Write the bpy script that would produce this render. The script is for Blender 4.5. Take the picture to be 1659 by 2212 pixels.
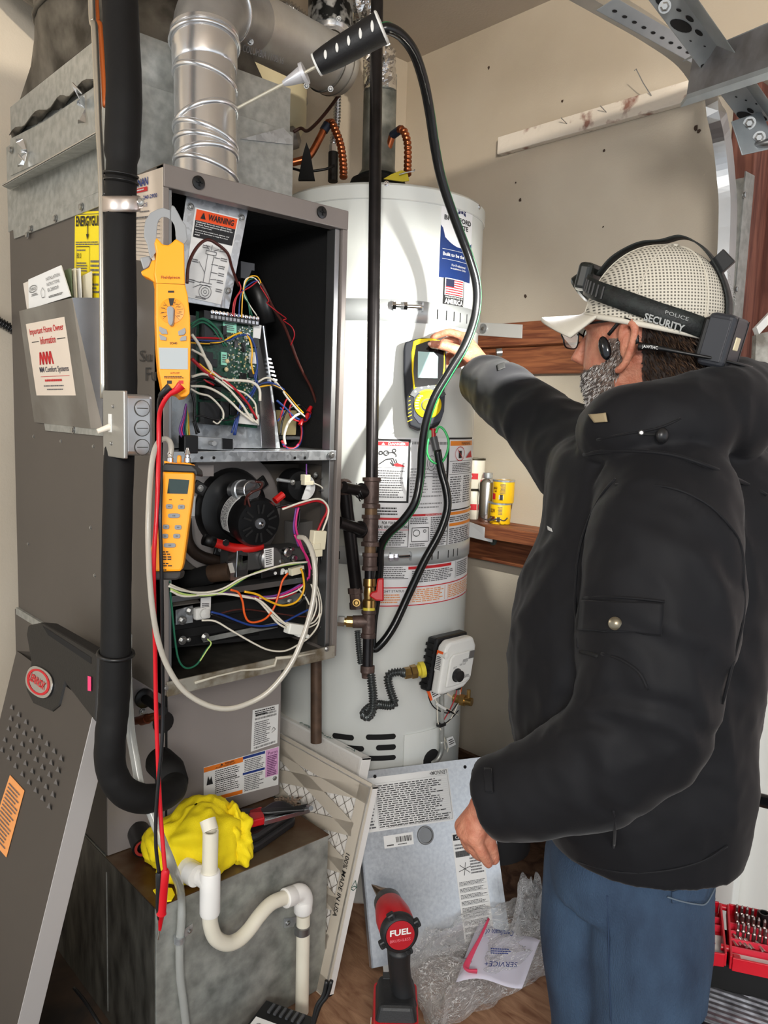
import bpy, bmesh, math, random
from mathutils import Vector, Matrix, Euler, Quaternion, noise
from mathutils.bvhtree import BVHTree
random.seed(7)
PI = math.pi
SC = bpy.context.scene
for o in list(bpy.data.objects): bpy.data.objects.remove(o)
# ---------------------------------------------------------------- camera (frame 1659 x 2212)
CX, CY, FPX = 829.5, 1106.0, 1700.0
EYE = Vector((0, 0, 1.5))
_yaw, _pit, _rol = math.radians(47.25), math.radians(7.06), math.radians(1.95)
FW = Vector((math.cos(_yaw)*math.cos(_pit), math.sin(_yaw)*math.cos(_pit), -math.sin(_pit)))
_rt = Vector((math.sin(_yaw), -math.cos(_yaw), 0)); _up = _rt.cross(FW)
RT = _rt*math.cos(_rol) + _up*math.sin(_rol); UP = -_rt*math.sin(_rol) + _up*math.cos(_rol)
cd = bpy.data.cameras.new('camera'); cam = bpy.data.objects.new('camera', cd); SC.collection.objects.link(cam)
cam.matrix_world = Matrix(((RT.x, UP.x, -FW.x, EYE.x), (RT.y, UP.y, -FW.y, EYE.y), (RT.z, UP.z, -FW.z, EYE.z), (0, 0, 0, 1)))
cd.sensor_fit = 'VERTICAL'; cd.sensor_height = 36; cd.sensor_width = 27; cd.lens = FPX/2212*36
cd.clip_start = .02; cd.clip_end = 100
SC.camera = cam
# ---------------------------------------------------------------- world, lights, exposure
W = bpy.data.worlds.new('overcast'); SC.world = W; W.use_nodes = True
W.node_tree.nodes['Background'].inputs[0].default_value = (.86, .93, 1, 1)
W.node_tree.nodes['Background'].inputs[1].default_value = .8
def area(name, loc, target, size, sizey, power, col, spread=PI):
    l = bpy.data.lights.new(name, 'AREA'); l.shape = 'RECTANGLE'; l.size = size; l.size_y = sizey; l.energy = power; l.color = col; l.spread = spread
    o = bpy.data.objects.new(name, l); SC.collection.objects.link(o); o.location = loc
    o.rotation_euler = (Vector(target) - Vector(loc)).to_track_quat('-Z', 'Y').to_euler(); return o
area('soft_key', (-1.0, -1.1, 2.05), (1.1, 1.4, 1.1), .7, .35, 34, (1, .955, .9))  # soft key added behind camera left; actual source unseen, no fixture
area('left_area', (-.8, 1.3, 1.95), (1.6, 1.0, 1.2), .3, .3, 4, (1, .93, .84))  # small warm area light from the left, no fixture modelled
ol = bpy.data.lights.new('door_opener_light', 'POINT'); ol.energy = 240; ol.color = (1, .88, .72); ol.shadow_soft_size = .035
olo = bpy.data.objects.new('door_opener_light', ol); SC.collection.objects.link(olo); olo.location = (-.9, -1.45, 2.39)
su = bpy.data.lights.new('sun', 'SUN'); su.energy = 2.6; su.angle = .3; su.color = (1, .98, .95)
suo = bpy.data.objects.new('sun', su); SC.collection.objects.link(suo); suo.rotation_euler = Vector((.5,.3,-.8)).to_track_quat('-Z','Y').to_euler()
SC.view_settings.view_transform = 'Standard'; SC.view_settings.look = 'None'; SC.view_settings.gamma = 1
SC.view_settings.use_curve_mapping = False
SC.view_settings.exposure = 0.45
# ---------------------------------------------------------------- pixel-ray measuring helpers (survey of the photograph)
def ray(px, py): return FW + RT*((px-CX)/FPX) - UP*((py-CY)/FPX)
def P(px, py, d): return EYE + ray(px, py)*d
def onX(px, py, X): r = ray(px, py); return EYE + r*((X-EYE.x)/r.x)
def onY(px, py, Y): r = ray(px, py); return EYE + r*((Y-EYE.y)/r.y)
def onZ(px, py, Z): r = ray(px, py); return EYE + r*((Z-EYE.z)/r.z)
def onPl(px, py, p, n): r = ray(px, py); return EYE + r*((p-EYE).dot(n)/r.dot(n))
def depth(p): return (Vector(p)-EYE).dot(FW)
# ---------------------------------------------------------------- objects
ORG = {}
def fix(o, loc, parent):
    SC.collection.objects.link(o)
    if parent is not None:
        o.parent = parent; o.location = Vector(loc) - ORG[parent.name]
    else: o.location = loc
    ORG[o.name] = Vector(loc)
def tag(o, label=None, cat=None, group=None, kind=None):
    if label: o['label'] = label
    if cat: o['category'] = cat
    if group: o['group'] = group
    if kind: o['kind'] = kind
    return o
def thing(name, label, cat, loc, group=None):
    o = bpy.data.objects.new(name, None); o.empty_display_size = .05; fix(o, loc, None)
    return tag(o, label, cat, group)
def rot_to(d):
    return Vector(d).normalized().to_track_quat('Z', 'Y').to_matrix()
class MB:
    def __init__(s): s.v = []; s.f = []
    def add(s, vs, fs):
        n = len(s.v); s.v += [Vector(v) for v in vs]; s.f += [tuple(i+n for i in f) for f in fs]; return s
    def hexa(s, o, u, v, w):       # box from corner o with edge vectors
        o, u, v, w = map(Vector, (o, u, v, w))
        vs = [o, o+u, o+u+v, o+v, o+w, o+u+w, o+u+v+w, o+v+w]
        fs = [(0,3,2,1), (4,5,6,7), (0,1,5,4), (1,2,6,5), (2,3,7,6), (3,0,4,7)]
        if u.cross(v).dot(w) < 0: fs = [f[::-1] for f in fs]
        return s.add(vs, fs)
    def box(s, a, b):              # axis aligned
        a = Vector(a); b = Vector(b)
        lo = Vector(map(min, a, b)); hi = Vector(map(max, a, b)); d = hi-lo
        return s.hexa(lo, (d.x,0,0), (0,d.y,0), (0,0,d.z))
    def cbox(s, c, sx, sy, sz, M=None):
        M = M or Matrix.Identity(3)
        u, v, w = M@Vector((sx,0,0)), M@Vector((0,sy,0)), M@Vector((0,0,sz))
        return s.hexa(Vector(c)-(u+v+w)/2, u, v, w)
    def quadslab(s, a, b, c, d, t):  # quad corners + thickness vector
        a, b, c, d, t = map(Vector, (a, b, c, d, t))
        vs = [a, b, c, d, a+t, b+t, c+t, d+t]
        fs = [(0,3,2,1), (4,5,6,7), (0,1,5,4), (1,2,6,5), (2,3,7,6), (3,0,4,7)]
        if (b-a).cross(d-a).dot(t) < 0: fs = [f[::-1] for f in fs]
        return s.add(vs, fs)
    def poly(s, pts, t):           # prism of planar polygon
        pts = [Vector(p) for p in pts]; t = Vector(t); n = len(pts)
        nn = Vector((0,0,0))
        for i in range(n): nn += pts[i].cross(pts[(i+1) % n])
        fs = [tuple(range(n-1, -1, -1)), tuple(range(n, 2*n))] + [(i, (i+1) % n, n+(i+1) % n, n+i) for i in range(n)]
        if nn.dot(t) < 0: fs = [f[::-1] for f in fs]
        return s.add(pts+[p+t for p in pts], fs)
    def rings(s, rings, cap=True, loop=False):
        n = len(rings[0]); vs = [p for r in rings for p in r]; fs = []; m = len(rings)
        for i in range(m-1 if not loop else m):
            for j in range(n):
                a = i*n+j; b = i*n+(j+1) % n; c = ((i+1) % m)*n+(j+1) % n; d = ((i+1) % m)*n+j
                fs.append((a, b, c, d))
        if cap and not loop: fs += [tuple(range(n-1, -1, -1)), tuple(range((m-1)*n, m*n))]
        return s.add(vs, fs)
    def lathe(s, p, ax, prof, seg=24, cap=True):   # prof: (radius, height along axis)
        M = rot_to(ax); p = Vector(p)
        return s.rings([[p + M@Vector((r*math.cos(2*PI*k/seg), r*math.sin(2*PI*k/seg), h)) for k in range(seg)] for r, h in prof], cap)
    def cyl(s, a, b, r, r2=None, seg=16):
        a = Vector(a); b = Vector(b); return s.lathe(a, b-a, [(r, 0), (r if r2 is None else r2, (b-a).length)], seg)
    def ring(s, a, b, ro, ri, seg=24):             # washer / pipe wall
        L = (Vector(b)-Vector(a)).length; M = rot_to(Vector(b)-Vector(a)); a = Vector(a)
        rg = [[a + M@Vector((r*math.cos(2*PI*k/seg), r*math.sin(2*PI*k/seg), h)) for k in range(seg)] for r, h in ((ri, 0), (ro, 0), (ro, L), (ri, L))]
        return s.rings(rg, loop=True)
    def tube(s, pts, r, seg=8, cap=True, flat=1):
        pts = [Vector(p) for p in pts]; n = len(pts); T = []
        for i in range(n):
            t = pts[min(i+1, n-1)] - pts[max(i-1, 0)]
            T.append(t.normalized() if t.length > 1e-9 else Vector((0,0,1)))
        x = T[0].orthogonal().normalized(); R = []
        for i in range(n):
            if i: x = T[i-1].rotation_difference(T[i]) @ x
            x = (x - T[i]*x.dot(T[i])).normalized(); y = T[i].cross(x)
            rr = r(i/(n-1)) if callable(r) else (r[i] if isinstance(r, (list, tuple)) else r)
            R.append([pts[i] + (x*math.cos(2*PI*k/seg) + y*math.sin(2*PI*k/seg)*flat)*rr for k in range(seg)])
        return s.rings(R, cap)
    def ball(s, c, r, seg=12, M=None):
        c = Vector(c); r = Vector((r, r, r)) if not hasattr(r, '__len__') else Vector(r); M = M or Matrix.Identity(3)
        h = max(6, seg//2+1); vs = []; fs = []
        for i in range(1, h):
            a = PI*i/h
            for k in range(seg):
                b = 2*PI*k/seg; vs.append(c + M@Vector((r.x*math.sin(a)*math.cos(b), r.y*math.sin(a)*math.sin(b), r.z*math.cos(a))))
        n = len(vs); vs += [c+M@Vector((0,0,r.z)), c-M@Vector((0,0,r.z))]
        for i in range(h-2):
            for k in range(seg): fs.append((i*seg+k, (i+1)*seg+k, (i+1)*seg+(k+1) % seg, i*seg+(k+1) % seg))
        for k in range(seg): fs += [(n, k, (k+1) % seg), (n+1, (h-2)*seg+(k+1) % seg, (h-2)*seg+k)]
        return s.add(vs, fs)
    def grid(s, fn, nu, nv, closed_u=False):
        vs = [fn(i/nu, j/nv) for j in range(nv+1) for i in range(nu if closed_u else nu+1)]
        w = nu if closed_u else nu+1; fs = []
        for j in range(nv):
            for i in range(nu):
                a = j*w+i; b = j*w+(i+1) % w; fs.append((a, b, b+w, a+w))
        return s.add(vs, fs)
    def build(s, name, mat, parent=None, loc=None, smooth=False, bevel=0, label=None, thick=0, sub=0, seg=2):
        me = bpy.data.meshes.new(name)
        if loc is None:
            if parent is not None: loc = ORG[parent.name]
            else:
                xs = [v.x for v in s.v]; ys = [v.y for v in s.v]
                loc = Vector(((min(xs)+max(xs))/2, (min(ys)+max(ys))/2, min(v.z for v in s.v)))
        loc = Vector(loc)
        me.from_pydata([v-loc for v in s.v], [], s.f); me.validate()
        if smooth:
            me.polygons.foreach_set('use_smooth', [True]*len(me.polygons))
        o = bpy.data.objects.new(name, me); me.materials.append(mat); fix(o, loc, parent)
        if thick: m = o.modifiers.new('thick', 'SOLIDIFY'); m.thickness = thick; m.offset = 0
        if bevel: m = o.modifiers.new('bevel', 'BEVEL'); m.width = bevel; m.segments = seg; m.limit_method = 'ANGLE'; m.angle_limit = .6
        if sub: m = o.modifiers.new('sub', 'SUBSURF'); m.levels = sub; m.render_levels = sub
        if smooth == 2:
            try:
                me.set_sharp_from_angle(angle=.7)
            except Exception: pass
        if label: o['label'] = label
        return o
def spline(pts, n=8):
    pts = [Vector(p) for p in pts]
    if len(pts) < 3: return pts
    q = [pts[0]*2-pts[1]] + pts + [pts[-1]*2-pts[-2]]; out = []
    for i in range(1, len(q)-2):
        a, b, c, d = q[i-1], q[i], q[i+1], q[i+2]
        for k in range(n):
            t = k/n; out.append(.5*((2*b) + (c-a)*t + (2*a-5*b+4*c-d)*t*t + (3*b-a-3*c+d)*t**3))
    out.append(pts[-1]); return out
def pp(lst, d=None):    # list of (px,py[,depth]) -> points
    return [P(a[0], a[1], a[2] if len(a) > 2 else d) for a in lst]
def helix_tube(path, r, turns, amp, seg=10, per=6):   # corrugated tube radii
    n = turns*per
    L = [0]
    for i in range(1, len(path)): L.append(L[-1] + (path[i]-path[i-1]).length)
    out = []; j = 0
    for k in range(n+1):
        t = L[-1]*k/n
        while j < len(L)-2 and L[j+1] < t: j += 1
        u = (t-L[j])/max(1e-9, L[j+1]-L[j]); out.append(path[j].lerp(path[j+1], min(1, u)))
    rr = [r + amp*math.sin(2*PI*k/per) for k in range(n+1)]
    return MB().tube(out, rr, seg)
# ---------------------------------------------------------------- materials
MATS = {}
def srgb(c):
    if isinstance(c, str): c = tuple(int(c[i:i+2], 16) for i in (0, 2, 4))
    return tuple((x/255/12.92 if x/255 <= .04045 else ((x/255+.055)/1.055)**2.4) for x in c)
def mat(name, col, rough=.5, metal=0, var=0, vscale=20, col2=None, bump=0, bscale=80, kind='noise', spec=None, coat=0, stretch=None, trans=0, ior=1.45, alpha=1, emit=0, lo=.35, hi=.65, rvar=0, detail=4):
    if name in MATS: return MATS[name]
    m = bpy.data.materials.new(name); m.use_nodes = True; nt = m.node_tree; b = nt.nodes['Principled BSDF']
    c = srgb(col); b.inputs['Base Color'].default_value = (*c, 1); b.inputs['Roughness'].default_value = rough; b.inputs['Metallic'].default_value = metal
    if spec is not None: b.inputs['Specular IOR Level'].default_value = spec
    if coat: b.inputs['Coat Weight'].default_value = coat; b.inputs['Coat Roughness'].default_value = .1
    if trans: b.inputs['Transmission Weight'].default_value = trans; b.inputs['IOR'].default_value = ior
    if alpha < 1: b.inputs['Alpha'].default_value = alpha
    if emit: b.inputs['Emission Color'].default_value = (*c, 1); b.inputs['Emission Strength'].default_value = emit
    if var or col2 or bump or rvar:
        tc = nt.nodes.new('ShaderNodeNewGeometry'); mp = nt.nodes.new('ShaderNodeMapping'); nt.links.new(tc.outputs['Position'], mp.inputs[0])
        if stretch: mp.inputs['Scale'].default_value = stretch
        if kind == 'voronoi':
            n = nt.nodes.new('ShaderNodeTexVoronoi'); n.inputs['Scale'].default_value = vscale
            sep = nt.nodes.new('ShaderNodeSeparateColor'); nt.links.new(n.outputs['Color'], sep.inputs[0]); fac = sep.outputs[0]
        elif kind == 'wood':
            n = nt.nodes.new('ShaderNodeTexNoise'); n.inputs['Scale'].default_value = vscale; n.inputs['Detail'].default_value = 6; n.inputs['Distortion'].default_value = 1.5; fac = n.outputs[0]
        else:
            n = nt.nodes.new('ShaderNodeTexNoise'); n.inputs['Scale'].default_value = vscale; n.inputs['Detail'].default_value = detail; fac = n.outputs[0]
        nt.links.new(mp.outputs[0], n.inputs['Vector'])
        if var or col2:
            cr = nt.nodes.new('ShaderNodeValToRGB'); nt.links.new(fac, cr.inputs[0])
            cr.color_ramp.elements[0].position = lo; cr.color_ramp.elements[1].position = hi
            c2 = srgb(col2) if col2 else tuple(x*(1-var) for x in c)
            cr.color_ramp.elements[0].color = (*c2, 1); cr.color_ramp.elements[1].color = (*c, 1)
            nt.links.new(cr.outputs[0], b.inputs['Base Color'])
        if rvar:
            mr = nt.nodes.new('ShaderNodeMapRange'); nt.links.new(fac, mr.inputs[0]); mr.inputs['To Min'].default_value = rough-rvar; mr.inputs['To Max'].default_value = rough+rvar
            nt.links.new(mr.outputs[0], b.inputs['Roughness'])
        if bump:
            n2 = nt.nodes.new('ShaderNodeTexNoise'); n2.inputs['Scale'].default_value = bscale; n2.inputs['Detail'].default_value = 3; nt.links.new(mp.outputs[0], n2.inputs['Vector'])
            bp = nt.nodes.new('ShaderNodeBump'); bp.inputs['Strength'].default_value = bump; bp.inputs['Distance'].default_value = .004
            nt.links.new(n2.outputs[0], bp.inputs['Height']); nt.links.new(bp.outputs[0], b.inputs['Normal'])
    MATS[name] = m; return m
galv = mat('galvanised', (206,210,213), .36, .75, col2=(182,186,190), vscale=130, kind='voronoi', lo=0, hi=1, rvar=.08)
galvd = mat('galvanised_dull', (182,184,180), .42, .6, col2=(158,160,156), vscale=60, lo=.35, hi=.65, bump=.12, bscale=30, detail=6)
galvold = mat('galvanised_weathered', (150,152,146), .55, .55, col2=(92,96,92), vscale=24, lo=.3, hi=.7, bump=.15, bscale=60, detail=8)
galvdark = mat('galvanised_tarnished', (120,116,108), .5, .7, col2=(58,54,48), vscale=14, lo=.35, hi=.65, detail=9)
spang = mat('galvanised_spangle', (175,178,180), .4, .8, col2=(35,37,38), vscale=45, kind='noise', lo=.44, hi=.56, detail=2)
shiny = mat('bright_metal', (225,226,228), .22, 1, bump=.05, bscale=20)
chrome = mat('chrome_metal', (235,235,238), .12, 1)
foil = mat('foil', (230,230,232), .14, 1, bump=1, bscale=60)
steel = mat('plain_steel', (150,150,150), .35, .9)
screwm = mat('screw_zinc', (170,170,168), .3, .9)
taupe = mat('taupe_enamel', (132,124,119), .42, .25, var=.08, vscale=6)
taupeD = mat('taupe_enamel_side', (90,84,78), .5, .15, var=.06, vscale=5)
taupeL = mat('taupe_enamel_coil', (150,143,140), .42, .2, var=.05, vscale=5)
black = mat('black_plastic', (13,13,14), .4)
blackm = mat('matt_black', (10,10,11), .85)
lining = mat('black_foil_insulation', (5,5,6), .9, bump=.3, bscale=200)
rubber = mat('rubber_foam', (14,13,13), .7, spec=.3, bump=.25, bscale=40, var=.3, vscale=12)
white = mat('white_plastic', (226,226,222), .4)
paper = mat('white_paper', (228,228,226), .6)
ink = mat('black_ink', (22,22,24), .6); inkg = mat('grey_ink', (95,95,98), .6); inkl = mat('light_grey_ink', (150,150,152), .6)
red = mat('red_plastic', (188,14,24), .35); redi = mat('red_ink', (196,28,36), .6)
orange = mat('orange_ink', (232,92,28), .6); blue = mat('blue_ink', (24,52,124), .6)
yellowp = mat('amber_plastic', (250,158,8), .38, spec=.5)
greyp = mat('grey_plastic', (140,142,144), .4); greyd = mat('dark_grey_plastic', (72,73,76), .45)
copper = mat('copper', (196,112,72), .28, .95, var=.4, vscale=30)
brass = mat('brass', (188,152,92), .28, .95, var=.3, vscale=40)
iron = mat('black_iron', (96,78,72), .5, .4, var=.5, vscale=30, bump=.3, bscale=120)
ironp = mat('black_iron_pipe', (44,41,42), .3, .6, var=.35, vscale=25)
pvc = mat('pvc', (232,226,208), .3, 0, var=.08, vscale=10)
pvcw = mat('pvc_fitting', (236,234,230), .3)
enamel = mat('tank_enamel', (222,225,221), .2, 0, coat=.3, var=.03, vscale=3)
wallm = mat('painted_drywall', (198,188,172), .85, 0, col2=(188,177,160), vscale=3, bump=.12, bscale=220)
ceilm = mat('painted_ceiling', (200,190,178), .9, 0, bump=.2, bscale=160, var=.04, vscale=4)
wood = mat('fir_board', (150,92,58), .6, 0, col2=(98,50,30), vscale=9, kind='wood', stretch=(3,.5,8), lo=.35, hi=.65)
woodv = mat('fir_stud', (140,88,72), .65, 0, col2=(96,54,44), vscale=8, kind='wood', stretch=(6,6,.6))
ply = mat('plywood', (165,128,98), .7, 0, col2=(110,72,48), vscale=7, kind='wood', stretch=(5,1.2,4), lo=.3, hi=.7, bump=.2)
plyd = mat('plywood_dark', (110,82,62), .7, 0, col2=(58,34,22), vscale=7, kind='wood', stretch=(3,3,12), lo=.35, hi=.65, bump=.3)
concrete = mat('concrete', (120,115,108), .85, 0, var=.25, vscale=8, bump=.2)
clearm = mat('clear_vinyl', (226,224,214), .15, 0, trans=.75, alpha=.75)
smoke_t = mat('cloudy_vinyl', (196,190,178), .2, 0, trans=.35)
# ---------------------------------------------------------------- flat print: lettering and greeked lines
_tcache = {}
def textmesh(s, bold=0):
    k = (s, bold)
    if k in _tcache: return _tcache[k]
    c = bpy.data.curves.new('t', 'FONT'); c.body = s; c.size = 1; c.resolution_u = 2; c.offset = bold; c.align_x = 'LEFT'
    o = bpy.data.objects.new('t', c); SC.collection.objects.link(o)
    dg = bpy.context.evaluated_depsgraph_get(); e = o.evaluated_get(dg); me = e.to_mesh()
    vs = [v.co.copy() for v in me.vertices]; fs = [tuple(p.vertices) for p in me.polygons]
    e.to_mesh_clear(); bpy.data.objects.remove(o); bpy.data.curves.remove(c)
    x0 = min(v.x for v in vs); x1 = max(v.x for v in vs); y0 = min(v.y for v in vs); y1 = max(v.y for v in vs)
    _tcache[k] = ([((v.x-x0)/(x1-x0), (v.y-y0)/(y1-y0)) for v in vs], fs, (x1-x0)/(y1-y0)); return _tcache[k]
class Frame:    # flat label frame: origin bottom-left, u right, v up, n outward;  coordinates 0..1
    def __init__(s, bl, br, tl, n=None, eps=.0006, tr=None):
        s.o = Vector(bl); s.u = Vector(br)-s.o; s.v = Vector(tl)-s.o; s.tr = Vector(tr) if tr is not None else s.o+s.u+s.v
        nn = s.u.cross(s.v).normalized(); s.n = nn if nn.dot(EYE-s.o) > 0 else -nn
        if n is not None: s.n = Vector(n).normalized()
        s.e = eps
    def at(s, x, y, k=1): return s.o*(1-x)*(1-y) + (s.o+s.u)*x*(1-y) + (s.o+s.v)*(1-x)*y + s.tr*x*y + s.n*(s.e*k)
class CylFrame:
    def __init__(s, c, R, a0, a1, z0, z1, eps=.0008): s.c = c; s.R = R; s.a0 = a0; s.a1 = a1; s.z0 = z0; s.z1 = z1; s.e = eps
    def at(s, x, y, k=1):
        a = s.a0+(s.a1-s.a0)*x; r = s.R + s.e*k
        return Vector((s.c[0]+r*math.cos(a), s.c[1]+r*math.sin(a), s.z0+(s.z1-s.z0)*y))
def rect(F, x0, y0, x1, y1, m, parent, name='printed_field', k=1, n=1):
    if isinstance(F, CylFrame): n = max(n, 12 if abs(x1-x0) > .1 else n)
    mb = MB(); mb.grid(lambda u, v: F.at(x0+(x1-x0)*u, y0+(y1-y0)*v, k), n, 1); return mb.build(name, m, parent)
def txt(F, s, x0, y0, x1, y1, m, parent, k=2, bold=0, name='lettering'):
    uv, fs, asp = textmesh(s, bold)
    return MB().add([F.at(x0+(x1-x0)*a, y0+(y1-y0)*b, k) for a, b in uv], fs).build(name, m, parent)
def lines(F, x0, y0, x1, y1, n, m, parent, k=2, fill=.5, seed=0, wl=.06, name='fine_print'):
    R = random.Random(seed+int(x0*97+y0*31)); mb = MB(); W = x1-x0
    for i in range(n):
        yc = y1-(y1-y0)*(i+.5)/n; h = (y1-y0)/n*fill/2; x = x0; end = x1 - (W*R.random()*.25)
        while x < end-.01*W:
            w = W*wl*R.uniform(.5, 1.6); e = min(x+w, end)
            mb.add([F.at(x, yc-h, k), F.at(e, yc-h, k), F.at(e, yc+h, k), F.at(x, yc+h, k)], [(0,1,2,3)])
            x = e + W*wl*.25
    return mb.build(name, m, parent)
def frameline(F, x0, y0, x1, y1, m, parent, t=.01, k=2, name='border_line', asp=1):
    mb = MB(); tx = t; ty = t*asp
    for a, b, c, d in ((x0, y0, x1, y0+ty), (x0, y1-ty, x1, y1), (x0, y0, x0+tx, y1), (x1-tx, y0, x1, y1)):
        mb.grid(lambda u, v: F.at(a+(c-a)*u, b+(d-b)*v, k), 4, 1)
    return mb.build(name, m, parent)
def screw(p, n, r, parent, m=None, name='screw', h=None):
    p = Vector(p); n = Vector(n).normalized(); h = h or r*.7
    mb = MB(); mb.lathe(p, n, [(r*1.35, 0), (r*1.35, h*.25)], 16); mb.lathe(p, n, [(r, h*.25), (r, h), (r*.6, h*1.25), (0, h*1.25)], 6 if m is None else 12)
    return mb.build(name, m or screwm, parent)
# ================================================================ THE SETTING
XW, YW, ZC, ZP = 1.82, 1.93, 2.61, .30
JY = .86
def struct(name, mb, m, **k): return tag(mb.build(name, m, **k), kind='structure')
struct('wall_right', MB().box((XW, JY, 0), (XW+.1, YW+.1, ZC)).box((XW, -2.6, 2.25), (XW+.1, JY, ZC)), wallm)
struct('wall_left', MB().box((-1.6, YW, 0), (XW, YW+.1, ZC)), wallm)
struct('ceiling', MB().box((-1.6, -2.6, ZC), (XW+.1, YW+.1, ZC+.08)), ceilm)
struct('floor', MB().box((-1.6, -2.6, -.08), (XW+.1, YW, 0)), concrete)
# raised plywood deck under the appliances: top sheet + skirt
PF = .70
pl = thing('plywood_platform', 'raised brown plywood platform that the furnace, heater and drill stand on', 'platform', (.9, 1.3, 0))
MB().box((.601, PF, ZP-.019), (1.45, YW-.002, ZP)).build('deck_board', ply, pl, bevel=.002)
MB().box((.15, PF, ZP-.019), (.5995, YW-.002, ZP)).build('deck_board', mat('plywood_shaded', (62,44,30), .8, 0, col2=(20,14,10), vscale=6, kind='wood', lo=.3, hi=.7), pl, bevel=.002, label='deck board left of the base box, coloured dark for shade')  # shade behind the leaning door is put into this board's colour
MB().box((1.4515, PF, ZP-.019), (XW-.002, YW-.002, ZP)).build('deck_board', plyd, pl, bevel=.002, label='darker deck board against the wall')  # same plywood; shadow near the wall is painted as a darker tone
MB().box((.17, PF+.02, 0), (XW-.04, PF+.04, ZP-.02)).build('skirt_board', ply, pl)
MB().box((.17, PF+.041, 0), (.19, YW-.01, ZP-.02)).build('skirt_board', ply, pl)
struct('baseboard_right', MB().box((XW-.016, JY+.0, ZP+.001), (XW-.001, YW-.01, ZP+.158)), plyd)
# shelf boards fixed to wall_right
def ledger(name, label, y0, y1, zt, tt, deep, zb, parts):
    t = thing(name, label, 'shelf', (XW-.03, (y0+y1)/2, zb))
    MB().box((XW-deep, y0, zt-tt), (XW-.001, y1, zt)).build(parts[0], wood, t, bevel=.002)
    MB().box((XW-.034, y0, zb), (XW-.001, y1, zt-tt-.001)).build(parts[1], wood, t, bevel=.002)
    return t
zs = 1.5
ledger('wall_shelf', 'upper reddish board shelf behind the raised hand', JY+.02, 1.60, zs+.262, .062, .075, zs+.125, ('shelf_board', 'ledger_board'))
ledger('wall_shelf', 'lower board shelf carrying the yellow cans', 1.02, 1.66, zs-.30, .038, .11, zs-.42, ('shelf_board', 'ledger_board'))
# white painted ledge with peeling paint
tr = struct('trim_1', MB().hexa((XW-.022, JY, zs+.742), (.021,0,0), (0,.665,0), (0,0,.047)), mat('peeling_paint', (232,224,212), .7, 0, col2=(150,110,98), vscale=22, lo=.33, hi=.45, bump=.5, bscale=50, detail=8), bevel=.002)
for (x, y, x2, y2) in ((1407,207,1377,170), (962,0,0,0), (1106,0,0,0)):
    if x2:
        a = onX(x, y, XW-.022); b = a + Vector((-.04, .022, .055))
        tag(MB().tube([a, a.lerp(b, .5)+Vector((0,.002,0)), b, b+Vector((0,.004,-.003))], .0012, 6).build('nail', steel), 'bent thin nail sticking up out of the peeling ledge', 'nail')
for (x, y, l) in ((1310,243,'short'), (1225,268,'shorter')):
    a = onX(x, y, XW-.022)
    tag(MB().tube([a+Vector((.002,0,0)), a+Vector((-.02,.006,.012))], .0011, 6).build('nail', steel), 'pale short nail in the ledge, ' + ('nearer the bent nail' if l == 'short' else 'farther from the bent nail'), 'nail')
# chips and dents in the drywall
chip = mat('drywall_chip', (70,55,45), .9); chipw = mat('gypsum_chip', (225,222,216), .9)
for i, (x, y, r) in enumerate(((1056,146,4), (1215,218,3), (1305,325,3), (1124,432,4), (1135,640,4), (1503,276,5), (1510,283,4), (1114,395,2), (1303,490,2))):
    c = onX(x, y, XW-.001); s = r/1700*2.2
    MB().poly([c+Vector((0, s*math.cos(a)*random.uniform(.6,1.2), s*math.sin(a)*random.uniform(.6,1.3))) for a in [k*PI/4 for k in range(8)]], (-.0008,0,0)).build('wall_chip', chip, bpy.data.objects['wall_right'])
# neighbouring house and garden outside
struct('wall_outside', MB().box((3.6, -3, 0), (3.7, 3.0, 3.2)), mat('stucco', (205,186,180), .9, bump=.3, bscale=60))
struct('floor_outside', MB().box((XW+.1, -3, -.1), (3.6, 3.0, .12)), mat('garden_gravel', (190,178,165), .9, col2=(96,82,70), vscale=26, bump=1, bscale=40, lo=.4, hi=.6))
# door jamb: rough studs, grey track angle backing, white exterior trim
wj = MB().box((XW-.001+.001, .80, 0), (XW+.09, JY, 2.25)); struct('trim_2', wj, woodv, bevel=.003)
struct('trim_3', MB().box((XW+.0905, .735, 1.40), (XW+.13, .812, 2.25)), woodv, bevel=.003)
struct('trim_5', MB().box((XW+.0905, .735, 0), (XW+.13, .812, 1.398)), mat('white_trim', (238,238,234), .6), bevel=.003)
struct('trim_4', MB().box((XW+.1305, .645, 0), (XW+.19, .79, 2.3)), mat('white_trim', (238,238,234), .6), bevel=.003)
# ---- garage door: panels standing open overhead, and its hardware
gd = thing('garage_door', 'raised overhead garage door hanging under the ceiling', 'garage door', (.3, -.8, 2.26))
dm = mat('door_panel_paint', (222,216,204), .6)
for i in range(5):
    x1 = 1.50-i*.52
    MB().box((x1-.515, -2.5, 2.262), (x1, .60, 2.29)).build('door_panel', dm, gd, bevel=.004)
def strip(mb, a, b, wv, t): a = Vector(a); b = Vector(b); mb.quadslab(a, b, b+Vector(wv), a+Vector(wv), t)
tk = thing('door_track', 'curved galvanised roller track rising along the door jamb', 'track', (1.72, .80, 0))
tq = onX(1571,560,1.735); trk = [Vector((1.735, tq.y, z)) for z in (.02, .6, 1.2, 1.75)]
top = [onX(1573,470,1.735), onX(1569,380,1.728), onX(1560,300,1.70), onX(1545,235,1.66), P(1524,190,1.72), P(1480,120,1.62), P(1400,60,1.50), P(1300,0,1.38), P(1180,-70,1.25)]
pth = spline(trk + top, 6)
mb = MB(); n = len(pth)
prof = [(-.016,-.012), (.016,-.012), (.020,.012), (.014,.012), (.011,-.007), (-.011,-.007), (-.014,.012), (-.020,.012)]
R = []
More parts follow.
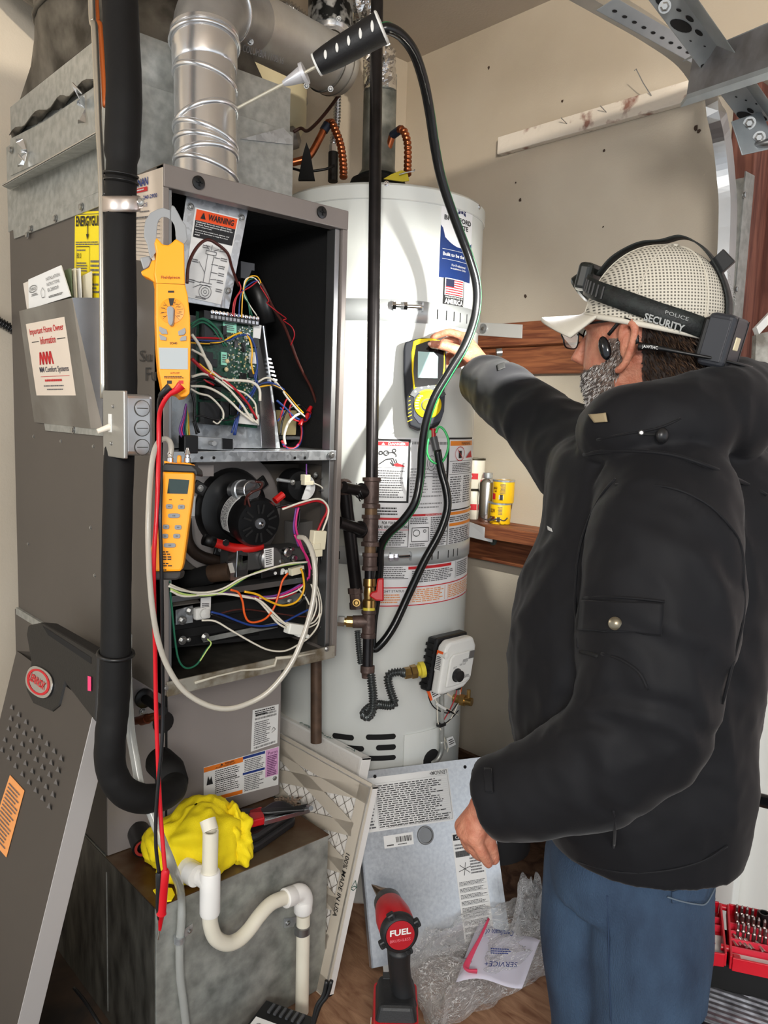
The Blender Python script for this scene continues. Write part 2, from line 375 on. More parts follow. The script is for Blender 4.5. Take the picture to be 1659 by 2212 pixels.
for i, p in enumerate(pth):
    t = (pth[min(i+1,n-1)]-pth[max(i-1,0)]).normalized(); side = Vector((0,1,0)); side = (side-t*side.dot(t)).normalized(); nn = t.cross(side)
    R.append([p + nn*a*1.0 + side*b for a, b in prof])
mb.rings(R); mb.build('roller_track', mat('track_zinc', (196,198,200), .3, .9, var=.15, vscale=8), tk, smooth=False)
b = MB()
strip(b, (XW-.004, .80, .1), (XW-.004, .80, 2.05), (0, .05, 0), (-.003,0,0)); strip(b, (XW-.004, .80, .1), (XW-.004, .80, 2.05), (-.045, 0, 0), (0,-.003,0)); b.build('jamb_angle', galvd, tk)
for z in (1.62, 1.8, 2.0): screw((XW-.05, .797, z), (0,-1,0), .006, tk)
zinc = mat('zinc_sheet', (176,182,184), .38, .5, col2=(150,156,160), vscale=12, lo=.3, hi=.7)
def perf(name, label, a, b, wv, t, holes, flange=None, m=zinc):
    th = thing(name, label, 'bracket', a)
    a = Vector(a); b = Vector(b); wv = Vector(wv); t = Vector(t)
    MB().quadslab(a, b, b+wv, a+wv, t).build('web', m, th, bevel=.0008)
    if flange is not None: MB().quadslab(a+wv, b+wv, b+wv+Vector(flange), a+wv+Vector(flange), t).build('flange', m, th, bevel=.0008)
    nn = (b-a).cross(wv).normalized(); nn = nn if nn.dot(EYE-a) > 0 else -nn
    base = a if t.dot(nn) < 0 else a+t
    for u, v, r, el in holes:
        c = base+(b-a)*u+wv*v+nn*.0006; L = (b-a).normalized(); w2 = wv.normalized()
        MB().poly([c + L*(r*el*math.cos(k*PI/8)) + w2*(r*math.sin(k*PI/8)) for k in range(16)], -nn*.0004+nn*.0008).build('punched_hole', blackm, th)
    return th
# long slotted angle above the track
a = P(1288,22,1.36); b_ = P(1502,140,1.56); w = P(1300,-10,1.36)-a
t1 = perf('slotted_angle', 'long slotted steel angle running along the roller track', a-(b_-a)*.0, b_+(b_-a)*.02, P(1330,8,1.36)-a+Vector((0,0,.01)), (0,.002,0), [(i/11, .4, .0035, 1.6) for i in range(1, 11)])
a = P(1392,-14,1.28); b_ = P(1602,262,1.52)
t2 = perf('perforated_angle', 'broad perforated steel angle crossing behind the channel beam', a, b_, P(1470,-14,1.28)-a, (0,.002,0),
     [(.06,.3,.009,1.4), (.11,.62,.004,1), (.22,.35,.0165,1.1), (.17,.75,.0055,1.6), (.27,.72,.0055,1.6), (.33,.3,.002,1), (.37,.6,.002,1), (.41,.9,.002,1), (.55,.25,.0155,1.1), (.78,.42,.002,1), (.81,.65,.002,1), (.84,.9,.002,1), (.9,.55,.0055,1.5), (.95,.25,.0155,1), (.97,.8,.0055,1.4)], flange=P(1500,-14,1.22)-P(1470,-14,1.28))
screw(P(1436,14,1.29), -ray(1436,14), .0075, t2)
a = P(1497,120,1.44); b_ = P(1690,38,1.20)
t3 = thing('channel_beam', 'grey steel channel beam crossing the top right corner', 'beam', a)
c_ = P(1484,204,1.44); d_ = P(1690,134,1.20)
MB().quadslab(a, b_, d_, c_, FW*.002).build('web', mat('channel_zinc', (146,146,148), .4, .5, col2=(106,102,102), vscale=14, bump=.1), t3)
MB().quadslab(a, b_, b_+Vector((.02,.03,.004)), a+Vector((.02,.03,.004)), (0,0,.002)).build('upper_flange', zinc, t3)
MB().quadslab(c_, d_, d_+Vector((.0,.0,-.008)), c_+Vector((.0,.0,-.008)), FW*.03).build('lower_flange', zinc, t3)
screw(P(1523,119,1.42), -ray(1523,119), .0075, t3)
t4 = thing('hinge_plate', 'bolted steel hinge plate below the perforated angle', 'bracket', P(1600,275,1.5))
MB().quadslab(P(1580,262,1.5), P(1645,240,1.5), P(1680,318,1.5), P(1603,335,1.5), FW*.003).build('plate', zinc, t4, bevel=.001)
screw(P(1619,266,1.497), -ray(1619,266), .0085, t4); screw(P(1640,297,1.497), -ray(1640,297), .0085, t4)
MB().cyl(P(1610,320,1.52), P(1700,296,1.46), .0065).build('roller_axle', steel, t4, smooth=True)
# small white bracket at frame edge by the hood
tb = thing('screen_frame', 'white weathered frame corner at the right picture edge', 'frame', P(1640,760,1.75))
MB().quadslab(P(1634,706,1.75), P(1670,668,1.75), P(1670,690,1.75), P(1640,722,1.75), FW*.02).build('sloping_bar', mat('white_trim', (238,238,234), .6), tb)
MB().quadslab(P(1634,722,1.75), P(1662,716,1.75), P(1650,1100,1.75), P(1616,1100,1.75), FW*.02).build('upright_bar', mat('old_white', (190,188,180), .6, col2=(120,115,105), vscale=30), tb)

tag(helix_tube([onY(-30,675,YW-.02), onY(0,696,YW-.02), onY(22,708,YW-.02), onY(60,735,YW-.02)], .009, 16, .0022).build('black_conduit', mat('conduit_black', (24,24,26), .35), smooth=True), 'short black ribbed conduit at the left picture edge on the wall', 'conduit')
# ================================================================ FURNACE
FX0, FX1, FY0, FY1, FZ0, FZ1 = .590, .957, 1.16, 1.87, 1.026, 1.868
fu = thing('furnace', 'opened taupe furnace cabinet with exposed wiring, board and blower motor', 'furnace', (FX0, FY0, FZ0))
FXC = (FX0+FX1)/2
DZ = onY(560, 977, FY0).z   # deck height
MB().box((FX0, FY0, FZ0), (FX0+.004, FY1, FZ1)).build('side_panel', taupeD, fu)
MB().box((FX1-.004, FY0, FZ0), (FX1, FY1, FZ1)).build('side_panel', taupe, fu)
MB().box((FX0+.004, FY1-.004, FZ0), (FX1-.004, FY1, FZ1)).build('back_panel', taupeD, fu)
MB().box((FX0+.004, FY0+.002, FZ1-.004), (FX1-.004, FY1-.004, FZ1)).build('top_panel', taupe, fu)
MB().box((FX0+.004, FY0+.01, FZ0), (FX1-.004, FY1-.004, FZ0+.004)).build('bottom_panel', galvdark, fu)
mb = MB(); mb.box((FX0+.0045, FY0+.02, DZ+.004), (FX0+.010, FY1-.012, FZ1-.012)); mb.box((FX1-.012, FY0+.03, DZ+.004), (FX1-.0045, FY1-.012, FZ1-.012)); mb.box((FX0+.011, FY1-.03, DZ+.004), (FX1-.013, FY1-.0045, FZ1-.012)); mb.box((FX0+.011, FY0+.03, FZ1-.02), (FX1-.013, FY1-.031, FZ1-.0045))
mb.build('insulation_lining', lining, fu)
MB().box((FX0+.0045, FY0+.02, FZ0+.012), (FX0+.010, FY1-.012, DZ-.03)).build('lower_liner', taupeD, fu); MB().box((FX1-.008, FY0+.03, FZ0+.012), (FX1-.0045, FY1-.012, DZ-.03)).build('lower_liner', taupeD, fu)
# front frame
MB().box((FX0, FY0-.002, FZ1-.034), (FX1, FY0+.022, FZ1)).build('top_rail', taupe, fu, bevel=.0015)
MB().box((FX0, FY0-.001, FZ0), (FX0+.0095, FY0+.03, FZ1-.034)).build('front_stile', taupe, fu, bevel=.001)
MB().box((FX1-.011, FY0-.001, FZ0), (FX1, FY0+.03, FZ1-.034)).build('front_stile', taupe, fu, bevel=.001)
MB().box((FX1-.024, FY0+.006, FZ0+.02), (FX1-.013, FY0+.03, FZ1-.034)).build('inner_channel', steel, fu, bevel=.001)
MB().box((FX0+.011, FY0+.006, FZ0+.02), (FX0+.018, FY0+.03, FZ1-.034)).build('inner_channel', steel, fu, bevel=.001)
for (x, y) in ((428,395), (694,459)):
    c = onY(x, y, FY0-.002); g = MB().lathe(c, (0,-1,0), [(.0105,0), (.0105,.003), (.006,.0045), (.0,.0045)], 20).build('rail_plug', black, fu, smooth=2)
    MB().cbox(c+Vector((0,-.0055,0)), .012, .0015, .002).cbox(c+Vector((0,-.0055,0)), .002, .0015, .012).build('cross_slot', blackm, g)
# blower deck flange
c = onY(405, 988, FY0); d = onY(715, 985, FY0)
MB().box((FX0+.012, FY0+.001, DZ-.016), (FX1-.012, FY0+.006, DZ+.002)).box((FX0+.012, FY0+.006, DZ-.002), (FX1-.012, FY1-.02, DZ+.002)).build('blower_deck', galv, fu, bevel=.0008)
for x in (436, 462, 637, 659): screw(onY(x, 989, FY0), (0,-1,0), .002, fu, blackm)
screw(onY(716,983,FY0-.003), (0,-1,0), .005, fu)
# bottom rail, dirty sealant
MB().box((FX0+.004, FY0-.006, FZ0-.001), (FX1-.008, FY0-.0015, FZ0+.024)).build('bottom_rail', mat('dirty_galvanised', (176,172,160), .45, .5, col2=(120,108,88), vscale=30, lo=.35, hi=.6, bump=.4, bscale=50), fu, bevel=.001)
MB().tube([onY(x, y, FY0-.007)+Vector((0,-.001,0)) for x, y in ((420,1475),(470,1460),(520,1448),(560,1445),(592,1438),(596,1422),(640,1418),(680,1410))], lambda t: .0025+.001*math.sin(t*37), 6).build('sealant_bead', mat('sealant', (196,190,174), .6), fu, smooth=True)
for x, y in ((357,1487), (706,1402)): screw(onY(x, y, FY0-.007), (0,-1,0), .004, fu)
# --- upper compartment
YB = 1.205
def PY(x, y, Y=YB): return onY(x, y, Y)
fl = MB().quadslab(PY(405,410,1.20), PY(538,443,1.20), PY(495,668,1.20), PY(372,648,1.20), (0,.003,0)).build('flue_cover_plate', galv, fu, bevel=.0008)
for x, y in ((412,446), (522,470), (493,628)): screw(PY(x, y, 1.199), (0,-1,0), .0045, fu)
# warning label on it
wl = MB().quadslab(PY(422,448,1.1985), PY(516,471,1.1985), PY(477,658,1.1985), PY(396,640,1.1985), (0,.0012,0)).build('warning_label', paper, fu)
F = Frame(PY(396,640,1.198), PY(477,658,1.198), PY(422,448,1.198), (0,-1,0), tr=PY(516,471,1.198))
rect(F, .03,.865,.97,.985, mat('label_orange', (232,78,22), .5), wl); txt(F, 'WARNING', .30,.89,.9,.96, ink, wl, k=3, bold=.03)
MB().add([F.at(.13,.89,3), F.at(.25,.89,3), F.at(.19,.965,3)], [(0,1,2)]).build('warning_triangle', ink, wl)
rect(F, .03,.675,.97,.862, ink, wl)
for i, s in enumerate(('Combustion fumes can cause serious illness', 'or death. Fumes must not be allowed into the', 'blower compartment.', 'Reinstall sheet metal parts, gaskets, and', 'screws as illustrated to keep flue chase', 'sealed')):
    y = .838-i*.026-(.012 if i > 2 else 0); L = len(s)/46
    txt(F, s, .05, y, .05+.9*L, y+.017, paper, wl, k=3, bold=.02)
def linework(F, segs, w, m, parent, k=2, name='diagram_line', asp=1):
    mb = MB()
    for pts in segs:
        q = [F.at(x, y, k) for x, y in pts]; n = F.at(.5,.5,1)-F.at(.5,.5,0); n.normalize()
        for a, b in zip(q, q[1:]):
            s = (b-a).cross(n).normalized()*w; mb.add([a-s, a+s, b+s, b-s], [(0,1,2,3)])
    return mb.build(name, m, parent)
def circ(cx, cy, r, asp=1, n=16, a0=0, a1=2*PI): return [(cx+r*math.cos(a0+(a1-a0)*i/n), cy+r*asp*math.sin(a0+(a1-a0)*i/n)) for i in range(n+1)]
linework(F, [[(.43,.2),(.43,.52)], [(.58,.2),(.58,.52)], [(.38,.52),(.63,.52),(.63,.56),(.38,.56),(.38,.52)], [(.35,.2),(.66,.2)], [(.35,.17),(.66,.17)], circ(.52,.1,.16,.48), circ(.52,.1,.1,.48), circ(.52,.1,.04,.48),
   [(.45,.57),(.35,.62)], [(.5,.57),(.5,.63)], [(.56,.57),(.68,.6)], [(.6,.5),(.75,.5)], [(.55,.42),(.72,.42)], [(.58,.33),(.75,.33)], [(.6,.25),(.75,.26)], [(.44,.3),(.25,.42)], [(.38,.19),(.12,.2)], [(.38,.17),(.2,.12)]], .0005, inkg, wl)
for x, y in ((.76,.5),(.74,.41),(.77,.33),(.77,.25),(.08,.42),(.04,.19),(.78,.15),(.28,.6),(.7,.6)): lines(F, x, y-.025, x+.18, y+.02, 2, inkg, wl)
lines(F, .3, .01, .6, .04, 2, inkg, wl)
# control board tray: galvanised back pan, lanced side flange
MB().quadslab(PY(352,672,1.222), PY(570,704,1.222), PY(605,968,1.222), PY(352,968,1.222), (0,.002,0)).build('board_tray', galv, fu)
sf = MB().quadslab(PY(552,700,1.20), PY(573,702,1.23), PY(606,968,1.23), PY(566,968,1.20), (0,.0015,0))
for k in range(7):
    y = 772+k*9; x = 577+k*2.6; sf.quadslab(PY(x,y,1.228), PY(x+9,y+2,1.224), PY(x+9,y+6,1.224), PY(x,y+4,1.228), (0,.001,0))
sf.build('lanced_flange', shiny, fu)
MB().quadslab(PY(548,700,1.199), PY(565,703,1.199), PY(562,732,1.199), PY(547,729,1.199), (0,.002,0)).build('relay_tab', white, fu)
bd = MB().quadslab(PY(424,672,1.202), PY(559,694,1.202), PY(556,925,1.202), PY(424,912,1.202), (0,.0022,0)).build('control_board', mat('circuit_green', (18,72,52), .35, col2=(10,50,36), vscale=180, lo=.45, hi=.55), fu)
ts = MB().hexa(PY(441,688,1.185), PY(560,704,1.185)-PY(441,688,1.185), (0,.017,0), PY(441,670,1.185)-PY(441,688,1.185)).build('terminal_strip', black, bd)
for i in range(13):
    c = PY(458+i*8.1, 674+i*1.15, 1.1845); MB().lathe(c, (0,-1,0), [(.0034,0), (.0034,.002), (0,.0025)], 10).build('terminal_screw', chrome, bd, smooth=2)
    if i % 1 == 0: MB().cbox(PY(458+i*8.1, 684+i*1.15, 1.1845), .005, .001, .005).build('terminal_tab', steel, bd)
def chipb(x0, y0, x1, y1, d, m, name='component', sh=0):
    a = PY(x0, y1, 1.2019); b = PY(x1, y1+(x1-x0)*.1, 1.2019); c = PY(x0, y0, 1.2019)
    return MB().hexa(a, b-a, (0,-d,0), c-a).build(name, m, bd, bevel=.0004)
comps = [(430,700,450,745,.018,black), (452,706,468,722,.01,black), (428,760,447,802,.02,black), (446,810,480,832,.016,black), (428,868,462,915,.02,black), (466,866,484,900,.016,black), (488,872,510,896,.014,black),
  (478,704,486,730,.006,black), (516,805,530,820,.004,black), (528,720,536,732,.005,white), (506,890,552,914,.012,white), (444,775,462,792,.012,black), (430,832,450,862,.018,blackm), (452,834,470,860,.012,black), (520,740,528,760,.004,black), (505,735,512,750,.004,greyd), (540,730,552,750,.006,black), (538,760,550,785,.006,white), (536,800,548,815,.004,black)]
for c in comps: chipb(*c)
R = random.Random(5); mb = MB(); mb2 = MB()
for i in range(300):
    x = R.uniform(488, 552); y = R.uniform(705, 890); s = R.choice((1.4, 2, 2.6)); t = mb if R.random() < .6 else mb2
    a = PY(x, y, 1.2019); t.cbox(a, s*.0008, R.uniform(.002,.005), s*.0008*R.uniform(.6, 2))
tag(mb.build('solder_parts', mat('tinned', (200,205,200), .3, .6), bd), kind='stuff'); tag(mb2.build('resistors', mat('beige_part', (205,190,140), .5), bd), kind='stuff')
mint = mat('mint_sticker', (150,224,196), .5)
for x0, y0, x1, y1 in ((482,693,511,717), (478,760,490,788), (467,878,487,893)):
    a = PY(x0, y1, 1.1995); b = PY(x1, y1+(x1-x0)*.1, 1.1995); c = PY(x0, y0, 1.1995); s = MB().hexa(a, b-a, (0,.002,0), c-a).build('mint_sticker', mint, bd)
    G = Frame(a, b, c, (0,-1,0)); lines(G, .12,.15,.88,.85, 4, inkg, bd)
for x, y in ((491,780), (489,798)): MB().ball(PY(x, y, 1.1985), (.004,.003,.004), 10).build('disc_capacitor', mat('cream_disc', (226,206,160), .4), bd, smooth=True)
# door switch bracket
sw = MB().hexa(PY(417,970,1.175), PY(505,974,1.175)-PY(417,970,1.175), (0,.03,0), PY(417,943,1.175)-PY(417,970,1.175)).build('door_switch_bracket', galv, fu, bevel=.001)
MB().hexa(PY(481,970,1.172), PY(503,971,1.172)-PY(481,970,1.172), (0,.01,0), PY(481,947,1.172)-PY(481,970,1.172)).build('door_switch', black, sw)
MB().cyl(PY(457,957,1.172), PY(463,958,1.155), .0045, .004).build('switch_plunger', greyp, sw, smooth=2)
# transformer
tf = MB().hexa(PY(607,940,1.28), PY(640,940,1.28)-PY(607,940,1.28), (0,.04,0), PY(609,886,1.28)-PY(607,940,1.28)).build('transformer', mat('cream_varnish', (222,204,150), .5), fu, bevel=.002)
MB().cbox(PY(625,945,1.30), .05, .05, .006).build('foot', galv, tf)
# black collector box and pipe glimpsed behind
MB().tube([PY(535,590,1.32), PY(560,640,1.30), PY(575,700,1.29)], .02, 12).build('drain_elbow', black, fu, smooth=True)
MB().hexa(PY(520,600,1.30), (.03,0,0), (0,.03,0), (0,0,.03)).build('pressure_port', greyd, fu)
# ---------------------------------------------------------------- lower compartment
def LY(x, y, Y): return onY(x, y, Y)
pan = MB().quadslab(LY(372,1003,1.285), LY(716,1003,1.285), LY(716,1235,1.285), LY(372,1230,1.285), (0,.002,0)).build('vestibule_panel', taupeD, fu)
# round beige collector cover
cc = LY(490,1108,1.283)
MB().lathe(cc, (0,-1,0), [(.118,0), (.118,.006), (.112,.010), (.0,.010)], 48).build('collector_cover', taupeL, fu, smooth=2)
MB().lathe(LY(500,1098,1.27), (0,-1,0), [(.074,-.01), (.076,.0), (.070,.012), (.058,.016), (.0,.016)], 40).build('inducer_flange', black, fu, smooth=2)
for a in (2.6, 0.6, 4.4): 
    c = LY(500,1098,1.262)+Vector((.078*math.cos(a), 0, .078*math.sin(a))); e = MB().cbox(c, .026, .006, .022, Matrix.Rotation(-a, 3, 'Y')).build('mounting_ear', black, fu, bevel=.002); screw(c+Vector((0,-.003,0)), (0,-1,0), .0045, fu)
m0 = LY(515,1108,1.255); m1 = LY(562,1131,1.17)
mo = MB().lathe(m0, m1-m0, [(.046,-.0), (.046,.072), (.041,.082), (.0,.084)], 40).build('inducer_motor', mat('motor_black', (16,16,17), .3), fu, smooth=2)
d = (m1-m0).normalized(); L = .085; M = rot_to(d); tip = m0+d*.084
for k in range(18):
    a = 2*PI*k/18; u = M@Vector((math.cos(a), math.sin(a), 0)); s = M@Vector((-math.sin(a), math.cos(a), 0))
    if k % 3: MB().hexa(tip+u*.018-s*.0018+d*.0002, u*.017, s*.0036, d*.0012).build('vent_slot', blackm, mo)
MB().lathe(tip, d, [(.010,0), (.010,.003), (.0,.0035)], 20).build('hub', greyd, mo, smooth=2); MB().lathe(tip+d*.003, d, [(.0045,0), (.0045,.003), (0,.004)], 12).build('shaft_end', chrome, mo, smooth=2)
# motor rating label wraps the body
lm = MB(); Rr = .0464
lm.grid(lambda u, v: m0 + M@Vector((Rr*math.cos(a:=1.75+1.9*u), Rr*math.sin(a), .022+.028*v)), 16, 1); lb = lm.build('rating_label', paper, mo, thick=.0004)
class MF:
    def at(s, x, y, k=1): a = 1.75+1.9*x; r = Rr+.0003+.0004*k; return m0 + M@Vector((r*math.cos(a), r*math.sin(a), .022+.028*y))
lines(MF(), .05,.1,.95,.9, 5, inkg, lb, k=1)
cp = LY(508,1060,1.24); cq = LY(545,1058,1.18)
ca = MB().cyl(cp, cq, .018, seg=24).build('capacitor', shiny, fu, smooth=2, bevel=.002)
MB().ring(cp.lerp(cq,.3), cp.lerp(cq,.5), .0195, .0178).build('strap', galv, ca, smooth=2)
MB().tube(spline([LY(528,1100,1.185), LY(532,1075,1.17), LY(545,1063,1.16), LY(562,1055,1.165), LY(566,1044,1.17), LY(552,1040,1.17)], 6), .0022, 6).build('capacitor_lead', mat('brown_wire', (70,30,24), .4), fu, smooth=True)
# red silicone tube under the motor
rt = MB().tube(spline([LY(446,1166,1.22), LY(478,1176,1.215), LY(510,1184,1.21), LY(545,1183,1.20), LY(565,1178,1.20)], 6), .0085, 12).build('red_tube', mat('red_rubber', (190,22,18), .4), fu, smooth=True)
MB().tube([LY(446,1166,1.22)+Vector((-.005,0,.001)), LY(462,1172,1.218)], .0105, 12).build('tube_cuff', black, rt, smooth=True)
MB().tube([LY(594,1082,1.2), LY(611,1068,1.2)], .007, 8).build('red_boot', mat('red_rubber', (190,22,18), .4), fu, smooth=2)
# pressure switch
ps = MB().lathe(LY(632,1048,1.25), (-.15,-1,.05), [(.034,0), (.034,.012), (.031,.016), (.031,.032), (.028,.036), (.0,.037)], 32).build('pressure_switch', black, fu, smooth=2)
c = LY(656,1050,1.205)
MB().poly([c+Vector((.024*math.cos(a), -.004, .024*math.sin(a)-.002)) for a in [-1.9+.2*k for k in range(16)]], (0,-.001,0)).build('disc_label', paper, ps)
pg = MB().cbox(LY(660,1032,1.19), .014, .014, .012).cbox(LY(664,1043,1.188), .022, .012, .008).build('plug', mat('cream_plastic', (232,224,196), .4), ps, bevel=.001)
MB().cyl(LY(600,1036,1.21), LY(628,1040,1.22), .0035).build('hose_barb', greyp, ps, smooth=2)
for x, y in ((682,1026), (632,1042), (603,1072)): screw(LY(x, y, 1.20), (0,-1,0), .004, fu)
# gas valve
gv = MB().hexa(LY(512,1236,1.20), LY(664,1218,1.20)-LY(512,1236,1.20), (0,.06,0), LY(512,1196,1.20)-LY(512,1236,1.20)).build('gas_valve', mat('valve_grey', (84,84,84), .4, .5), fu, bevel=.003)
MB().hexa(LY(565,1250,1.195), LY(668,1228,1.195)-LY(565,1250,1.195), (0,.03,0), LY(565,1228,1.195)-LY(565,1250,1.195)).build('terminal_block', black, gv, bevel=.001)
rd = MB().lathe(LY(581,1206,1.198), (0,-1,0), [(.022,0), (.022,.008), (.019,.011), (.0,.011)], 28).build('regulator_cap', steel, gv, smooth=2)
q = LY(581,1206,1.186); wl2 = MB().quadslab(LY(570,1186,1.186), LY(591,1183,1.186), LY(591,1222,1.186), LY(572,1226,1.186), (0,.0006,0)).build('valve_label', paper, gv)
lines(Frame(LY(572,1226,1.186), LY(591,1222,1.186), LY(570,1186,1.186), (0,-1,0)), .1,.1,.9,.95, 8, ink, wl2)
for x, y, r in ((616,1192,.009), (630,1204,.007), (625,1184,.004), (603,1212,.006)): MB().lathe(LY(x, y, 1.196), (0,-1,0), [(r,0), (r,.009), (r*.7,.012), (0,.012)], 16).build('adjuster', shiny, gv, smooth=2)
for x, y, s in ((610,1232,.004), (594,1238,.003)): MB().lathe(LY(x, y, 1.1945), (0,-1,0), [(s,0), (s,.002), (0,.002)], 12).build('port_ring', white, gv, smooth=2)
for x, y in ((609,1237), (618,1235)): MB().cbox(LY(x, y, 1.1945), .006, .002, .007).build('terminal_mark', white, gv)
MB().cbox(LY(640,1232,1.19), .03, .012, .014, Matrix.Rotation(-.12,3,'Y')).build('valve_plug', mat('cream_plastic', (232,224,196), .4), gv, bevel=.001)
MB().cyl(LY(450,1240,1.26), LY(498,1234,1.225), .0165, seg=20).build('gas_nipple', mat('rusty_pipe', (92,70,54), .55, .3, var=.4, vscale=40), fu, smooth=2)
hx = MB().lathe(LY(492,1234,1.225), LY(512,1230,1.22)-LY(492,1234,1.225), [(.019,0), (.019,.022)], 6).build('pipe_union', shiny, fu)
MB().cyl(LY(400,1255,1.30), LY(455,1240,1.255), .018, seg=16).build('gas_elbow', blackm, fu, smooth=2)
MB().hexa(LY(510,1248,1.20), LY(535,1244,1.20)-LY(510,1248,1.20), (0,.03,0), LY(512,1190,1.20)-LY(510,1248,1.20)).build('valve_bracket', shiny, fu, bevel=.001)
# black vent elbow behind left and brownish header pipe
MB().tube(spline([LY(400,1120,1.26), LY(405,1170,1.26), LY(430,1200,1.265), LY(480,1215,1.27)], 6), .011, 10).build('header_pipe', mat('burnt_steel', (66,52,44), .5, .4, var=.4, vscale=30), fu, smooth=True)
# burner box
def slab(name, q, Y, t, m, bev=.0006): return MB().quadslab(*[LY(x, y, Y) for x, y in q], (0,t,0)).build(name, m, fu, bevel=bev)
slab('burner_box', ((372,1318),(690,1268),(692,1370),(372,1400)), 1.25, .05, blackm)
slab('burner_shelf', ((372,1288),(670,1245),(672,1256),(372,1302)), 1.22, .04, steel)
slab('burner_bracket', ((380,1318),(417,1308),(417,1345),(380,1350)), 1.235, .003, galv)
slab('burner_rail', ((378,1345),(600,1312),(600,1328),(378,1362)), 1.245, .004, black)
slab('burner_lower_rail', ((440,1378),(600,1344),(600,1356),(440,1388)), 1.24, .003, galvd)
slab('burner_lip', ((376,1382),(560,1352),(560,1372),(376,1398)), 1.248, .003, black)
slab('carry_over_plate', ((600,1290),(652,1280),(652,1300),(600,1306)), 1.24, .003, galvd)
for x, y, r in ((411,1320,.006), (394,1340,.006), (394,1383,.006), (408,1382,.003), (443,1376,.006), (427,1326,.005), (626,1299,.005), (660,1292,.003)): screw(LY(x, y, 1.232), (0,-1,0), r, fu)
ig = MB().cbox(LY(436,1324,1.225), .03, .012, .022).build('igniter', white, fu, bevel=.003)
MB().lathe(LY(441,1325,1.218), (0,-1,0), [(.009,0), (.009,.004), (0,.006)], 14).build('igniter_ceramic', white, ig, smooth=2)
itg = MB().quadslab(LY(434,1286,1.222), LY(456,1286,1.222), LY(455,1318,1.222), LY(433,1318,1.222), (0,.0006,0)).build('igniter_tag', paper, fu)
lines(Frame(LY(433,1318,1.222), LY(455,1318,1.222), LY(434,1286,1.222), (0,-1,0)), .1,.1,.9,.5, 3, ink, itg)
MB().quadslab(LY(374,1290,1.24), LY(420,1286,1.24), LY(432,1300,1.21), LY(374,1308,1.21), (0,0,-.002)).build('rusty_floor_piece', galvdark, fu)
# --------- wires (each its own part)
WC = {'w': mat('wire_white', (228,222,206), .4), 'r': mat('wire_red', (176,20,34), .4), 'b': mat('wire_blue', (30,60,130), .4), 'y': mat('wire_yellow', (236,176,28), .4), 'g': mat('wire_green', (24,96,70), .4),
  'k': mat('wire_black', (16,16,18), .35), 'o': mat('wire_orange', (228,90,28), .4), 'p': mat('wire_pink', (206,40,120), .4), 'n': mat('brown_wire', (70,30,24), .4), 'v': mat('wire_violet', (120,70,150), .4), 'l': mat('wire_lightgreen', (190,214,120), .4)}
def wire(c, pts, r=.0014, Y=None, par=None, name='wire'):
    q = [LY(p[0], p[1], (p[2] if len(p) > 2 else Y)) for p in pts]
    return MB().tube(spline(q, 6), r, 6).build(name, WC[c], par or fu, smooth=True)
# thermostat cable and strands
wire('n', [(404,612,1.15),(408,570,1.155),(425,535,1.16),(447,518,1.165),(470,528,1.17),(492,548,1.175),(500,575,1.185),(508,598,1.195),(516,618,1.20)], .0026)
wire('n', [(564,612,1.17),(578,640,1.17),(590,665,1.18),(612,700,1.20),(625,730,1.21),(640,772,1.215),(655,806,1.22),(672,838,1.225),(683,870,1.23),(699,915,1.24)], .0028)
wire('r', [(562,618,1.168),(580,648,1.165),(577,655,1.17),(597,672,1.175),(618,688,1.19),(612,692,1.195),(630,706,1.2),(636,724,1.2),(628,746,1.21)], .001)
for c, pts in (('y',[(522,686),(524,640),(528,615),(540,598),(556,598),(566,616)]), ('w',[(555,682),(540,660),(527,635),(530,605),(548,600),(566,620),(584,650)]), ('r',[(505,684),(508,655),(516,635),(540,620),(558,606)]),
  ('r',[(502,680),(506,650),(520,625),(516,608)]), ('g',[(540,680),(536,655),(527,640),(532,610),(550,600)]), ('b',[(516,684),(518,650),(524,628),(545,610),(560,606)]), ('g',[(545,682),(535,650),(526,628)])):
    wire(c, pts, .0011, 1.178)
for c, pts in (('g',[(412,704),(430,690),(448,694),(470,712),(480,732),(490,748)]), ('g',[(410,700),(438,688),(460,700),(478,722),(486,745)]), ('g',[(414,708),(436,696),(455,706),(468,722),(484,748)]),
  ('y',[(412,740),(450,742),(480,738),(505,724),(522,718)]), ('b',[(412,734),(455,736),(490,736),(515,726),(535,724),(547,735)]), ('r',[(412,729),(450,730),(480,731)]), ('k',[(412,738),(470,742),(500,730)]), ('n',[(412,732),(450,733),(484,736)]),
  ('y',[(532,722),(540,735),(545,760),(543,785),(548,808)]), ('b',[(540,726),(551,750),(556,790),(550,815),(556,830),(535,870),(512,900),(500,935)]), ('b',[(556,800),(548,840),(530,862),(515,890),(505,940)]),
  ('b',[(520,865),(516,895),(508,940)])):
    wire(c, pts, .0016, 1.182)
